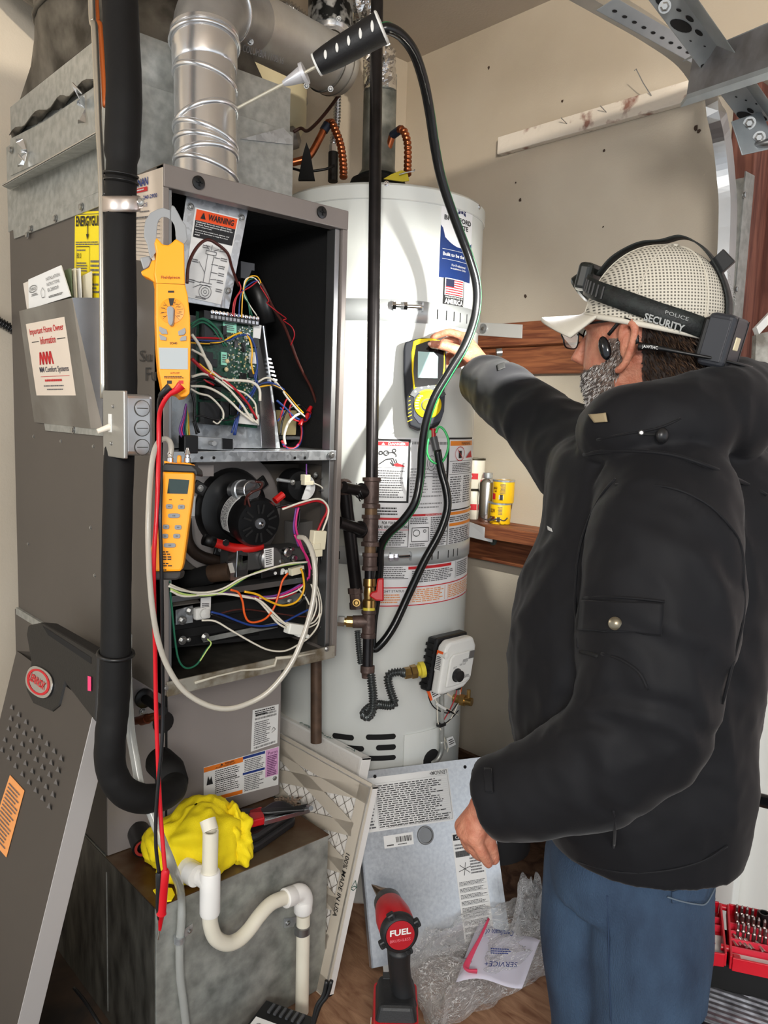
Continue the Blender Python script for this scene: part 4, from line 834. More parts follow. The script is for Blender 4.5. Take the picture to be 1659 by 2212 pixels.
# big instruction decals
dec = mat('decal_white', (232,232,234), .3)
def decal(x0, y0, x1, y1, m=dec, name='instruction_decal'):
    F = cyf(x0, y0, x1, y1); o = MB(); o.grid(lambda u, v: F.at(u, v, 0), 24, 1); return F, o.build(name, m, wh, thick=.0003)
lab = decal(812,945,1010,1291)
FL, oL = lab
def sub(x0, y0, x1, y1, e=.0016): return cyf(x0, y0, x1, y1, e)
G = sub(812,948,882,1086); rect(G, 0,0,1,1, ink, oL, 'frame_field', k=.4, n=14); rect(G, .03,.03,.93,.965, dec, oL, k=.8, n=14)
rect(G, .05,.895,.93,.955, redi, oL, k=1.2, n=6); txt(G, 'DANGER', .35,.905,.85,.945, paper, oL, k=1.8, bold=.03); MB().add([G.at(.16,.905,2), G.at(.26,.905,2), G.at(.21,.945,2)], [(0,1,2)]).build('triangle', paper, oL)
rect(G, .05,.55,.93,.555, ink, oL, k=1.2, n=4)
linework(G, [circ(.15,.78,.05,.5), circ(.3,.78,.07,.5), [(.3,.78),(.5,.79),(.58,.76),(.58,.72)], circ(.52,.82,.05,.5), [(.1,.6),(.3,.68),(.5,.7)]], .0012, ink, oL)
MB().add([G.at(x, y, 2) for x, y in ((.5,.6),(.62,.63),(.78,.6),(.85,.57),(.6,.575))], [(0,1,2,3,4)]).build('scalded_hand', redi, oL); linework(G, [[(.45,.68),(.52,.6)],[(.5,.7),(.57,.62)],[(.57,.69),(.62,.62)],[(.42,.64),(.52,.58)]], .001, ink, oL)
for i in range(6): lines(G, .08, .45-i*.075, .88, .52-i*.075, 2, inkg, oL, k=1.5, fill=.45, seed=i)
G = sub(884,945,966,1105); lines(G, .05,.9,.95,.95, 1, inkl, oL, k=1, fill=.7)
for i, (a, b) in enumerate(((.05,.48),(.55,.95))):
    lines(G, a, .25, b, .6, 9, inkl, oL, k=1, fill=.4, wl=.12, seed=i)
for y in (.05,.1,.2): lines(G, .05,y,.9,y+.03, 1, inkl, oL, k=1, fill=.6)
linework(G, [circ(.5,.66,.10,1), circ(.5,.66,.05,1), [(.35,.48),(.75,.48),(.75,.52),(.35,.52),(.35,.48)]], .0007, inkg, oL)
G = sub(967,945,1012,1100); rect(G, 0,0,1,1, ink, oL, k=.4, n=14); rect(G, .05,.02,.97,.975, dec, oL, k=.8, n=14); rect(G, .07,.89,.97,.955, mat('warn_amber', (238,140,44), .4), oL, k=1.2, n=4); txt(G, 'WARNING', .4,.9,.8,.94, ink, oL, k=1.8)
linework(G, [circ(.37,.78,.16,.6), [(.28,.84),(.46,.72)]], .0009, redi, oL); rect(G, .33,.72,.43,.82, ink, oL, k=1.5); MB().add([G.at(x, y, 2) for x, y in ((.6,.72),(.95,.72),(.85,.82))], [(0,1,2)]).build('flame_mark', redi, oL)
rect(G, .07,.68,.97,.685, ink, oL, k=1.2, n=3); rect(G, .07,.5,.97,.505, ink, oL, k=1.2, n=3)
lines(G, .15,.52,.95,.66, 6, inkg, oL, k=1.3); lines(G, .1,.1,.5,.48, 12, inkg, oL, k=1.3, wl=.2); lines(G, .55,.1,.95,.48, 12, inkg, oL, k=1.3, wl=.2)
G = sub(812,1092,880,1116); lines(G, .05,.1,.7,.9, 3, ink, oL, k=1)
G = sub(812,1118,881,1182); frameline(G, 0,0,1,1, ink, oL, t=.02, k=1); rect(G, .0,.93,1,1, redi, oL, k=1.4, n=5); txt(G, 'FOR YOUR SAFETY', .18,.78,.9,.88, ink, oL, k=1.5, bold=.03); txt(G, 'READ BEFORE OPERATING', .03,.64,.97,.74, ink, oL, k=1.5, bold=.03); rect(G, 0,.58,1,.6, redi, oL, k=1.4, n=5); lines(G, .04,.05,.95,.55, 7, inkg, oL, k=1.3)
G = sub(882,1108,966,1182); rect(G, .05,.93,.9,.99, redi, oL, k=1.2, n=5); txt(G, 'OPERATING INSTRUCTIONS', .36,.94,.9,.98, paper, oL, k=2); lines(G, .04,.7,.45,.9, 4, inkg, oL, k=1.3, wl=.1); lines(G, .5,.05,.95,.9, 14, inkg, oL, k=1.3, wl=.1)
linework(G, [[(.08,.2),(.45,.2),(.45,.6),(.08,.6),(.08,.2)], circ(.18,.45,.07,1.3), circ(.36,.5,.03,1.3)], .0008, ink, oL); lines(G, .05,.05,.45,.16, 2, inkg, oL, k=1.3)
G = sub(967,1098,1011,1172); 
for y in (.86,.55): rect(G, .05,y,.97,y+.08, MATS['warn_amber'], oL, k=1.2, n=4)
lines(G, .05,.05,.95,.5, 8, inkg, oL, k=1.3, wl=.12); lines(G, .05,.66,.95,.82, 3, inkg, oL, k=1.3, wl=.12); frameline(G, 0,0,1,1, ink, oL, t=.015, k=1)
G = sub(812,1222,881,1250); lines(G, .04,.05,.95,.95, 6, inkg, oL, k=1.3); rect(G, 0,0,1,.04, ink, oL, k=1.3, n=4)
G = sub(882,1212,1006,1248); rect(G, .0,.82,.55,.98, redi, oL, k=1.2, n=6); lines(G, .04,.05,.6,.75, 7, inkg, oL, k=1.3); lines(G, .66,.05,.98,.95, 8, inkg, oL, k=1.3); rect(G, .63,0,.635,1, ink, oL, k=1.3)
G = sub(812,1253,1006,1291); rect(G, 0,0,1,.05, redi, oL, k=1.3, n=12); rect(G, 0,.93,1,.98, redi, oL, k=1.3, n=12); txt(G, 'LIGHT STATUS', .03,.72,.2,.84, ink, oL, k=1.4); oi = mat('pale_orange', (226,150,90), .5)
for a, b in ((.25,.55), (.58,.98)): frameline(G, a,.12,b,.88, oi, oL, t=.004, k=1.4); lines(G, a+.01,.15,b-.01,.85, 7, oi, oL, k=1.3, wl=.1)
lines(G, .03,.15,.18,.65, 4, oi, oL, k=1.3)
# louvres / combustion slots
for x0, y0, x1, y1 in ((718,1585,765,1597), (790,1585,855,1597), (718,1608,787,1620), (812,1608,855,1620), (718,1631,765,1642), (790,1631,855,1642), (745,1656,785,1664)):
    F = cyf(x0, y0, x1, y1); 
    ex = 12/(x1-x0)
    def sl(u, v, F=F, ex=ex):
        d = min(u, 1-u); h = 1 if d > ex/2 else math.sqrt(max(0, 1-(1-d/(ex/2))**2)); return F.at(u, .5+(v-.5)*max(h, .02), 1)
    MB().grid(sl, 28, 1).build('combustion_slot', blackm, wh)
F = cyf(873,1578,948,1672); dr = MB(); dr.grid(lambda u, v: F.at(u, v, 2.2), 8, 1); dr = dr.build('access_door', enamel, wh, thick=.003)
ho = MB(); c = ont(930,1640); ho.ball(c, (.028,.008,.03), 16, rot_to(radial(c))@Matrix.Rotation(PI/2,3,'X')); ho.build('sight_opening', blackm, wh, smooth=True)
# gas control valve
gc = thing('gas_control', 'white gas control valve with round black dial on the tank', 'gas valve', ont(945,1470,TR))
cc = ont(945,1420,TR); n = radial(cc); n = (n*.9 - RT*.0).normalized(); sdir = Vector((0,0,1)).cross(n).normalized()   # sdir: to the right seen from outside
if sdir.dot(RT) < 0: sdir = -sdir
Mg = Matrix((sdir, Vector((0,0,1)).cross(Vector((0,0,0))) or Vector((0,0,1)), n)).transposed()
Z = Vector((0,0,1)); tiltZ = (Z*.985 + sdir*.17).normalized()
def G3(a, b, c): return cc + sdir*a + tiltZ*b + n*c
hw, hh = .056, .062
MB().hexa(G3(-hw-.006,-hh,.012), sdir*(2*hw), tiltZ*(2*hh+.004), n*.03).build('rear_cover', black, gc, bevel=.006)
for k in range(7): MB().hexa(G3(-hw-.010,-hh+.012+k*.016,.014), sdir*.006, tiltZ*.007, n*.024).build('cooling_rib', black, gc)
gp = [(-hw,-hh),(-hw,hh*.8),(-hw*.75,hh),(hw*.7,hh),(hw,hh*.6),(hw,-hh*.75),(hw*.6,-hh),(-hw*.6,-hh-.004)]
MB().poly([G3(a, b, .042) for a, b in gp], n*.028).build('front_cover', white, gc, bevel=.008, seg=3)
MB().poly([G3(a*.75+.004, b*.62-.008, .070) for a, b in gp], n*.006).build('front_plate', white, gc, bevel=.004)
kb = MB().lathe(G3(-.008,-.022,.074), n, [(.0165,0), (.0165,.003), (.0145,.004), (.0135,.014), (0,.015)], 28).build('dial', black, gc, smooth=2)
Fg = Frame(G3(-.03,-.05,.0765), G3(.045,-.05,.0765), G3(-.03,.03,.0765), n); txt(Fg, 'VERY HOT', .32,.62,.62,.68, inkg, gc); lines(Fg, .5,.2,.95,.3, 3, inkg, gc); lines(Fg, .45,.7,.75,.8, 3, inkg, gc); txt(Fg, 'HOT', .05,.58,.2,.64, inkg, gc)
MB().hexa(G3(.025,.012,.0765), sdir*.016, tiltZ*.018, n*.002).build('indicator_window', steel, gc)
Fs = Frame(G3(-hw-.0005,-.03,.046), G3(-hw-.0005,-.03,.066), G3(-hw-.0005,.04,.046), -sdir); 
ls = MB().quadslab(Fs.at(0,.3,1), Fs.at(1,.3,1), Fs.at(1,1,1), Fs.at(0,1,1), sdir*.0003).build('side_label', paper, gc); rect(Fs, 0,.85,1,1, orange, ls, k=2); lines(Fs, .1,.35,.9,.82, 8, ink, ls, k=2)
MB().lathe(G3(-.05,.03,.05), n, [(.008,0), (.008,.022), (0,.024)], 14).build('corner_boss', white, gc, smooth=2)
MB().hexa(G3(.03,-hh-.012,.04), sdir*.014, tiltZ*.014, n*.014).hexa(G3(-.02,-hh-.010,.045), sdir*.012, tiltZ*.012, n*.012).build('cable_plug', black, gc, bevel=.002)
# brass inlet, hex unions
g1 = P(905,1448,1.745); g2 = P(872,1455,1.735); dd = (g2-g1).normalized()
MB().lathe(g1-dd*.012, dd, [(.018,0), (.018,.010), (.013,.011), (.013,.018)], 20).build('yellow_seal_collar', mat('teflon_yellow', (214,196,60), .4), gc, smooth=2)
MB().lathe(g1+dd*.006, dd, [(.0155,0), (.0155,.013)], 6).lathe(g1+dd*.021, dd, [(.013,0), (.013,.014)], 6).build('brass_union', brass, gc)
# flexible gas connector (its own thing)
fg = thing('flexible_gas_line', 'dark corrugated gas connector looping from pipe tee to gas control', 'gas hose', P(800,1480,1.66))
pth = spline([g1+dd*.034, P(866,1452,1.73), P(845,1455,1.73), P(838,1468,1.73), P(846,1500,1.73), P(852,1518,1.73), P(842,1524,1.725), P(815,1522,1.71), P(797,1530,1.68), P(786,1543,1.665), P(795,1548,1.655), P(804,1535,1.65), P(806,1505,1.65), P(803,1475,1.65), P(801,1455,1.65)], 8)
corr = mat('coated_corrugated', (84,88,88), .3, .7)
helix_tube(pth, .0085, 58, .0020).build('corrugated_tube', corr, fg, smooth=True)
# drain cock, tags, wires and flue tube on lower tank
dcx = thing('drain_valve', 'brass drain cock low on the tank right side', 'valve', ont(982,1508))
q = ont(980,1508); nn = radial(q); MB().cyl(q, q+nn*.05, .0105, seg=16).lathe(q+nn*.02, nn, [(.015,0), (.015,.012)], 8).cyl(q+nn*.04+Z*.005, q+nn*.04+Z*.03, .005).build('valve_body', brass, dcx, smooth=2)
MB().cyl(ont(954,1476,TR+.012), ont(954,1600,TR+.012), .0065, seg=14).build('burner_tube', galvd, wh, smooth=2)
MB().tube(spline([ont(954,1600,TR+.012), ont(953,1622,TR+.012), ont(945,1640,TR+.01), ont(930,1648,TR+.004)], 5), .0065, 12).build('burner_tube_bend', galvd, wh, smooth=True)
def twire(c, pts, r=.0015, e=.014): return MB().tube(spline([ont(x, y, TR+e) for x, y in pts], 6), r, 6).build('wire', WC[c], wh, smooth=True)
for c, pts in (('r',[(985,1462),(987,1490),(978,1520),(962,1550),(952,1565)]), ('w',[(988,1462),(994,1500),(985,1530),(970,1558),(955,1566)]), ('k',[(928,1480),(926,1505),(940,1530),(970,1540),(988,1520)]), ('w',[(930,1482),(945,1520),(965,1530),(990,1545)]),
   ('w',[(952,1562),(958,1590),(968,1610),(966,1625)]), ('w',[(944,1515),(946,1560),(958,1590),(962,1620)]), ('k',[(990,1535),(975,1552),(958,1565),(948,1567)]), ('r',[(955,1570),(957,1590)]), ('o',[(992,1460),(996,1490),(988,1515)])):
    twire(c, pts)
MB().tube([ont(944,1521,TR+.018), ont(962,1532,TR+.018)], .0035, 8).build('white_sleeve', white, wh); MB().tube([ont(962,1532,TR+.018), ont(980,1541,TR+.018)], .0022, 8).build('black_sleeve', black, wh)
for q4, mm in ((((927,1492),(946,1485),(952,1503),(934,1513)), paper), (((964,1595),(978,1590),(985,1608),(969,1616)), paper)):
    s = MB().quadslab(*[ont(x, y, TR+.02) for x, y in q4], (-.0004,-.0004,0)).build('wire_tag', mm, wh); lines(Frame(ont(*q4[3],TR+.0205), ont(*q4[2],TR+.0205), ont(*q4[0],TR+.0205)), .15,.2,.9,.8, 3, ink, s)
MB().quadslab(*[ont(x, y, TR+.02) for x, y in ((921,1492),(928,1490),(935,1512),(930,1514))], (-.0004,-.0004,0)).build('orange_tag', orange, wh)
MB().cbox(ont(953,1565,TR+.014), .022, .012, .008).build('cable_clip', black, wh)
# flue on top, connectors
fp = thing('flue_pipe', 'grey sheet flue pipe standing on the water heater', 'vent pipe', (TC[0], TC[1], TZ1))
f0 = Vector((TC[0], TC[1], TZ1+.014)); dfl = depth(f0); fa = P(817,375,2.07); fb = P(822,165,2.07)
MB().lathe(fa, fb-fa, [(.058,-.015), (.045,.004), (.0435,.012), (.0435,(fb-fa).length)], 36).build('flue', galvold, fp, smooth=2)
MB().lathe(fa+Vector((0,0,-.03)), (0,0,1), [(.075,0), (.07,.012), (.045,.02)], 36).build('draft_collar', blackm, fp, smooth=2)
cx1 = thing('copper_connector', 'corrugated copper connector bending left of the gas pipe', 'pipe', P(741,382,1.95))
p1 = spline([P(742,384,1.96), P(741,350,1.97), P(736,315,1.98), P(726,285,1.99), P(714,263,2.0), P(700,280,2.0)], 8)
helix_tube(p1, .0092, 17, .0016).build('corrugated_copper', copper, cx1, smooth=True)
MB().tube(spline([P(700,280,2.0), P(690,300,2.0), P(672,332,2.0), P(655,345,2.0), P(628,352,2.0)], 6), .0095, 12).build('smooth_copper', copper, cx1, smooth=True)
MB().tube([P(708,268,2.0), P(699,283,2.0)], .0115, 12).build('blue_sleeve', mat('dark_blue_sleeve', (24,34,52), .5), cx1, smooth=2)
cx2 = thing('copper_connector', 'corrugated copper connector right of the flue pipe', 'pipe', P(880,380,1.95))
p2 = spline([P(880,378,1.97), P(881,340,1.98), P(880,308,1.98), P(872,283,1.99), P(862,280,2.0)], 8)
helix_tube(p2, .0092, 12, .0016).build('corrugated_copper', copper, cx2, smooth=True)
MB().tube([P(866,279,2.0), P(848,292,2.03)], .0105, 12).build('blue_sleeve', MATS['dark_blue_sleeve'], cx2, smooth=2); MB().tube([P(848,292,2.03), P(835,330,2.05)], .009, 12).build('smooth_copper', copper, cx2, smooth=2)
sx_ = thing('steel_flex_connector', 'braided steel connector dropping behind the copper pipe', 'pipe', P(722,385,2.0))
helix_tube([P(729,195,2.05), P(728,258,2.05), P(720,310,2.05)], .0085, 18, .0024).build('ribbed_steel', shiny, sx_, smooth=True)
MB().lathe(P(720,330,2.05), P(720,310,2.05)-P(720,330,2.05), [(.011,0), (.011,.02)], 6).build('hex_nut', chrome, sx_); MB().cyl(P(719,392,2.05), P(720,330,2.05), .013, seg=16).build('black_nipple', black, sx_, smooth=2)
bs = thing('black_spike', 'black pointed plastic piece behind the copper bend', 'bracket', P(665,380,2.0))
MB().poly([P(x, y, 1.93) for x, y in ((644,388),(655,330),(662,307),(670,328),(680,388))], FW*.01).build('pointed_piece', blackm, bs)
tp = thing('yellow_tag', 'crumpled yellow plastic tag on top of the tank', 'tag', P(860,380,1.95))
MB().poly([P(x, y, 1.87) for x, y in ((828,386),(845,376),(868,367),(880,372),(884,390),(870,392))], FW*.004).build('tag_sheet', mat('tag_yellow', (196,176,30), .5), tp, bevel=.001)
MB().tube(spline([P(862,377,1.86), P(880,372,1.86), P(893,370,1.86), P(896,366,1.86)], 4), .0014, 6).build('twist_wire', steel, tp)
# expansion vessel behind
ev = thing('expansion_tank', 'cream expansion vessel strapped to the wall behind the ducts', 'vessel', P(588,280,2.2))
MB().lathe(P(588,292,2.15), Z, [(.075,0), (.092,.03), (.092,.17), (.080,.195), (.04,.21), (0,.212)], 40).build('vessel', mat('cream_paint', (214,204,170), .35), ev, smooth=2)
MB().lathe(P(588,218,2.15), Z, [(.0935,0), (.0955,0), (.0955,.009), (.0935,.009)], 40).build('worm_clamp', steel, ev, smooth=2)
MB().cbox(P(614,207,2.05), .03, .012, .016).build('clamp_screw', steel, ev)
Fv = Frame(P(602,256,2.058), P(622,260,2.058), P(602,222,2.058)); lines(Fv, 0,0,1,.6, 5, ink, ev); MB().add([Fv.at(.3,.7,1), Fv.at(.8,.7,1), Fv.at(.55,1,1)], [(0,1,2)]).build('label_triangle', ink, ev)
MB().lathe(P(640,296,2.1), P(626,300,2.1)-P(640,296,2.1), [(.012,-.01),(.028,0), (.03,.03), (.02,.05)], 20).build('valve_cap', mat('grey_cap', (120,112,104), .5), ev, smooth=2)
tag(MB().tube(spline([P(765,128,1.84), P(752,160,1.84), P(735,200,1.86), P(708,238,1.9), P(682,268,1.95), P(663,283,2.0), P(650,277,2.02), P(634,285,2.02)], 7), .0042, 8).build('brown_cable', mat('brown_cable', (64,34,26), .5), smooth=True), 'thin brown cable hanging from the vent down to the left', 'cable')
tag(MB().tube(spline([P(632,364,1.98), P(660,370,1.97), P(700,366,1.97), P(722,358,1.98)], 6), .0032, 8).build('black_cable', black, smooth=True), 'thin black cable behind the copper bend', 'cable')
# wall brackets of the straps
b1 = thing('strap_bracket', 'flat silver strap bracket screwed to the upper shelf', 'bracket', onX(1075,715,XW-.078))
MB().quadslab(*[onX(x, y, XW-.079) for x, y in ((1030,696),(1126,700),(1129,710),(1125,731),(1032,722))][0:1], *[onX(x, y, XW-.079) for x, y in ((1128,701),(1127,731),(1030,724))], (.003,0,0)).build('plate', mat('bracket_white', (206,206,204), .4, .3), b1, bevel=.001)
c = onX(1044,710,XW-.080); MB().lathe(c, (-1,0,0), [(.014,0), (.014,.002), (0,.0025)], 24).build('washer', galv, b1, smooth=2); screw(c+Vector((-.002,0,0)), (-1,0,0), .004, b1)
b2 = thing('strap_bracket', 'white painted strap bracket angled below the lower shelf', 'bracket', onX(1040,1150,XW-.1))
MB().quadslab(onX(1005,1124,XW-.16), onX(1065,1146,XW-.09), onX(1063,1172,XW-.09), onX(1005,1158,XW-.16), (.003,0,0)).build('plate', mat('bracket_white', (206,206,204), .4, .3), b2, bevel=.001)
MB().lathe(onX(1066,1168,XW-.05), (-1,0,0), [(.013,0), (.013,.004), (.005,.005), (.005,.02), (0,.02)], 20).build('washer_bolt', mat('zinc_grey', (110,122,120), .4, .7), b2, smooth=2)
MB().cyl(P(1084,761,2.15), P(1072,762,2.15), .011, seg=16).build('shelf_pipe_stub', steel, b1, smooth=2)
# bucket behind the tank
bu = thing('dark_bucket', 'dark grey bucket standing behind the tank at right', 'bucket', (XW-.17, 1.32, ZP))
MB().ring((XW-.145,1.33,ZP+.0), (XW-.145,1.33,ZP+.17), .12, .115, 40).lathe((XW-.145,1.33,ZP+.0005), Z, [(.118,0), (.118,.003)], 40).build('pail', mat('bucket_grey', (56,56,58), .35), bu, smooth=2)
mb = MB(); M = Matrix.Identity(3); mb.tube([Vector((XW-.145+.122*math.cos(a), 1.33+.122*math.sin(a), ZP+.17)) for a in [2*PI*k/40 for k in range(41)]], .004, 8, cap=False); mb.build('rim', mat('bucket_grey', (56,56,58), .35), bu, smooth=True)
# ---------------------------------------------------------------- black iron gas pipe run
gr = thing('gas_pipe', 'black iron gas pipe with tees in front of the tank', 'gas pipe', P(797,1500,1.62))
DG = 1.66
def g(x, y, d=DG): return P(x, y, d)
gt = g(815,-40); MB().cyl(gt+(gt-g(803,1035)).normalized()*((ZC-.002-gt.z)/(gt-g(803,1035)).normalized().z), g(803,1035), .0132, seg=24).build('long_pipe', ironp, gr, smooth=2)
def fitting(pts, name='tee', m=iron):     # profile list of (y, r_px) along the pipe x(y)
    ys = [p[0] for p in pts]; a = g(*pts[0][2]) ; b = g(*pts[-1][2]); ax = (b-a)
    prof = [(p[1]*DG/FPX, ax.length*(p[0]-ys[0])/(ys[-1]-ys[0])) for p in pts]
    return MB().lathe(a, ax, prof, 24).build(name, m, gr, smooth=2)
def fit(y0, y1, prof, name, m=iron):
    xc = lambda y: 803 - (y-1035)*.022
    pr = [(y0+(y1-y0)*f, r, (xc(y0+(y1-y0)*f), y0+(y1-y0)*f)) for f, r in prof]; return fitting(pr, name, m)
teep = [(0,13),(.0,20),(.12,20),(.14,16.5),(.84,16.5),(.87,20),(1,20),(1,13)]
fit(1032, 1098, teep, 'pipe_tee'); fit(1096,1114, [(0,13.5),(1,13.5)], 'threaded_nipple', mat('rusty_thread', (112,88,64), .55, .5)); fit(1112,1180, teep, 'pipe_tee'); fit(1178,1198, [(0,12.5),(1,12.5)], 'threaded_nipple', MATS['rusty_thread'])
fit(1194,1232, [(0,12),(0,17),(.2,17),(.25,15),(.75,15),(.8,17),(1,17),(1,12)], 'reducing_coupling'); fit(1230,1252, [(0,11),(1,11)], 'pipe_nipple', ironp)
fit(1250,1312, [(0,10),(0,13.5),(.25,14),(.3,11),(.5,12.5),(.7,11),(.75,14),(1,14),(1,10)], 'brass_ball_valve', brass); fit(1311,1321, [(0,13),(1,14)], 'yellow_bush', mat('teflon_yellow', (214,196,60), .4))
fit(1318,1378, [(0,12),(0,16),(.12,16),(.15,14),(.82,14),(.85,16),(1,16),(1,12)], 'pipe_tee'); fit(1376,1442, [(0,11.5),(1,11.5)], 'drip_leg', ironp); fit(1438,1466, [(0,11),(0,15.5),(.5,15.5),(.6,13),(.95,12),(1,4)], 'pipe_cap')
MB().cyl(g(795,1065), g(742,1052,1.60), .012, seg=18).lathe(g(785,1062), g(742,1052,1.6)-g(785,1062), [(.017,0),(.017,.01),(.014,.012)], 20).build('branch_pipe', ironp, gr, smooth=2)
MB().cyl(g(792,1148), g(730,1128,1.60), .0125, seg=18).lathe(g(782,1145), g(742,1132,1.6)-g(782,1145), [(.018,0),(.018,.01),(.014,.012)], 20).build('branch_pipe', ironp, gr, smooth=2)
MB().cyl(P(744,1055,1.62), P(770,1272,1.68), .0135, seg=18).build('slanting_pipe', ironp, gr, smooth=2); MB().ball(P(744,1053,1.62), .019, 14).build('pipe_elbow', iron, gr, smooth=True)
MB().lathe(P(767,1270,1.68), P(770,1310,1.68)-P(767,1270,1.68), [(.016,0),(.016,.012),(.013,.013),(.013,.03),(.015,.031),(.015,.045)], 8).build('shutoff_cock', iron, gr); screw(P(770,1302,1.655), -FW, .006, gr, m=brass)
MB().cyl(g(795,1343), g(762,1343,1.66), .0135, seg=18).build('tee_branch', iron, gr, smooth=2); MB().lathe(g(763,1343), g(745,1342)-g(763,1343), [(.012,0),(.012,.014),(.008,.015),(.008,.02)], 12).build('brass_reducer', brass, gr); MB().lathe(g(744,1342), g(728,1341)-g(744,1342), [(.0115,0),(.0115,.014)], 6).build('steel_nut', shiny, gr)
helix_tube([P(772,1362,1.7), P(775,1400,1.7), P(779,1434,1.7)], .0060, 15, .0014).build('short_corrugated_hose', corr, gr, smooth=True)
h = MB().poly([g(x, y, 1.635) for x, y in ((815,1250),(829,1249),(829,1299),(812,1298),(797,1288),(802,1279),(812,1277))], FW*.012).build('red_valve_handle', red, gr, bevel=.003, label='red valve handle')
for k in range(3): MB().ring(g(779-k*3,1060+k*5,1.64), g(777-k*3,1061+k*5,1.64), .018-k*.002, .0165-k*.002, 20).build('wire_coil', black, gr)
MB().cyl(P(683,1395,1.79), P(683,1604,1.79), .0128, seg=18).build('rear_pipe', mat('rusty_pipe', (92,70,54), .55, .3, var=.4, vscale=40), gr, smooth=2)
# ================================================================ COIL CABINET
CYF = 1.385; CX0, CX1 = .588, .985; CZ0, CZ1 = .642, 1.022
co = thing('coil_cabinet', 'taupe coil cabinet with labels between the furnace and the galvanised base', 'cabinet', (CX0, CYF, CZ0))
def CY_(x, y, e=0): return onY(x, y, CYF-e)
MB().box((CX0, CYF+.003, CZ0), (CX1, 1.89, CZ1)).build('case', taupeD, co)
xs = CY_(360,1600).x
MB().box((xs+.001, CYF-.004, CZ0+.0), (CX1, CYF+.002, CZ1)).build('front_panel', taupeL, co, bevel=.002)
MB().box((CX0, CYF-.002, CZ0), (xs-.004, CYF+.002, CZ1)).build('connection_panel', taupeL, co, bevel=.001)
MB().box((xs-.0035, CYF-.0005, CZ0), (xs+.0005, CYF+.003, CZ1)).build('panel_gap', blackm, co)
for x, y in ((309,1537), (592,1680)): screw(CY_(x, y, .003), (0,-1,0), .0055, co)
c = CY_(311,1508,.004); MB().lathe(c, (0,-1,0), [(.019,0), (.019,.004), (.012,.008), (.0,.008)], 24).build('grommet', black, co, smooth=2)
MB().cyl(c, P(352,1536,1.42), .0085, seg=16).build('suction_stub', blackm, co, smooth=2)
MB().tube([P(266,1562,1.5), P(300,1556,1.46), P(345,1545,1.42)], .0075, 14).build('copper_stub', mat('copper_old', (150,84,58), .35, .8, var=.5, vscale=40), co, smooth=True)
MB().lathe(P(306,1556,1.455), P(345,1545,1.42)-P(306,1556,1.455), [(.0095,0), (.0095,.02)], 14).build('copper_sleeve', MATS['copper_old'], co, smooth=2)
MB().lathe(CY_(352,1560,.003), (0,-1,0), [(.022,0), (.022,.003), (0,.003)], 20).build('grommet', black, co, smooth=2)
c = CY_(298,1795,.0); MB().ring(c, c+Vector((-.012,-.05,-.008)), .0215, .017, 28).build('drain_socket', black, co, smooth=2); MB().ring(c+Vector((-.0115,-.048,-.0078)), c+Vector((-.0122,-.051,-.008)), .0175, .0125, 28).build('red_ring', mat('dull_red', (150,44,36), .5), co, smooth=2)
MB().lathe(c+Vector((-.009,-.03,-.005)), (0,1,0), [(0.0165,0), (0,.0005)], 20).build('socket_dark', blackm, co)
# labels
def ylabel(bl, br, tl, tr, name, m, par=co, e=.005, f=CY_):
    q = [f(*p, e) for p in (bl, br, tr, tl)]; o = MB().quadslab(*q, (0,.0005,0)).build(name, m, par)
    return Frame(q[0], q[1], q[3], (0,-1,0), tr=q[2]), o
F, o = ylabel((542,1624), (599,1605), (546,1534), (602,1521), 'rating_plate', paper)
lines(F, .08,.88,.95,.98, 2, ink, o); lines(F, .1,.84,.6,.88, 1, ink, o, fill=1, wl=.02)
for y in (.74,.82,.04): 
    R = random.Random(int(y*100)); x = .1; mb = MB()
    while x < .9: w = R.choice((.008,.014,.02)); mb.add([F.at(x,y,2), F.at(x+w,y,2), F.at(x+w,y+.05,2), F.at(x,y+.05,2)], [(0,1,2,3)]); x += w+.015
    mb.build('barcode', ink, o)
lines(F, .08,.12,.7,.7, 12, inkg, o); linework(F, [[(.75,.32),(.9,.38),(.82,.45),(.75,.38)]], .0005, ink, o)
F, o = ylabel((440,1737), (601,1695), (440,1658), (603,1612), 'coil_warning_label', paper)
rect(F, .0,.86,.50,.99, mat('warn_amber2', (232,122,30), .5), o); MB().add([F.at(.2,.93,3), F.at(.24,.93,3), F.at(.22,.98,3)], [(0,1,2)]).build('triangle', ink, o); txt(F, 'WARNING', .26,.93,.38,.98, ink, o, k=3, bold=.02); txt(F, 'AVERTISSEMENT', .14,.88,.4,.92, ink, o, k=3)
rect(F, .5,.92,.80,.99, blue, o); rect(F, .5,.5,.80,.56, blue, o); rect(F, .81,.28,.99,.99, mat('label_pink', (214,160,202), .5), o); txt(F, 'Puron', .84,.86,.97,.94, mat('purple_ink', (90,30,90), .5), o, k=3); lines(F, .83,.3,.97,.84, 12, mat('purple_ink', (90,30,90), .5), o, k=3)
lines(F, .14,.2,.48,.84, 12, ink, o, fill=.4); lines(F, .52,.58,.79,.9, 7, inkg, o); lines(F, .52,.05,.79,.48, 9, inkg, o); rect(F, .02,.02,.5,.12, MATS['warn_amber2'], o); txt(F, 'EXPLOSION HAZARD', .15,.52,.42,.58, ink, o, k=3)
MB().add([F.at(.03,.5,3), F.at(.11,.5,3), F.at(.09,.72,3), F.at(.07,.62,3), F.at(.05,.75,3)], [(0,1,2,3,4)]).build('hazard_mark', ink, o)
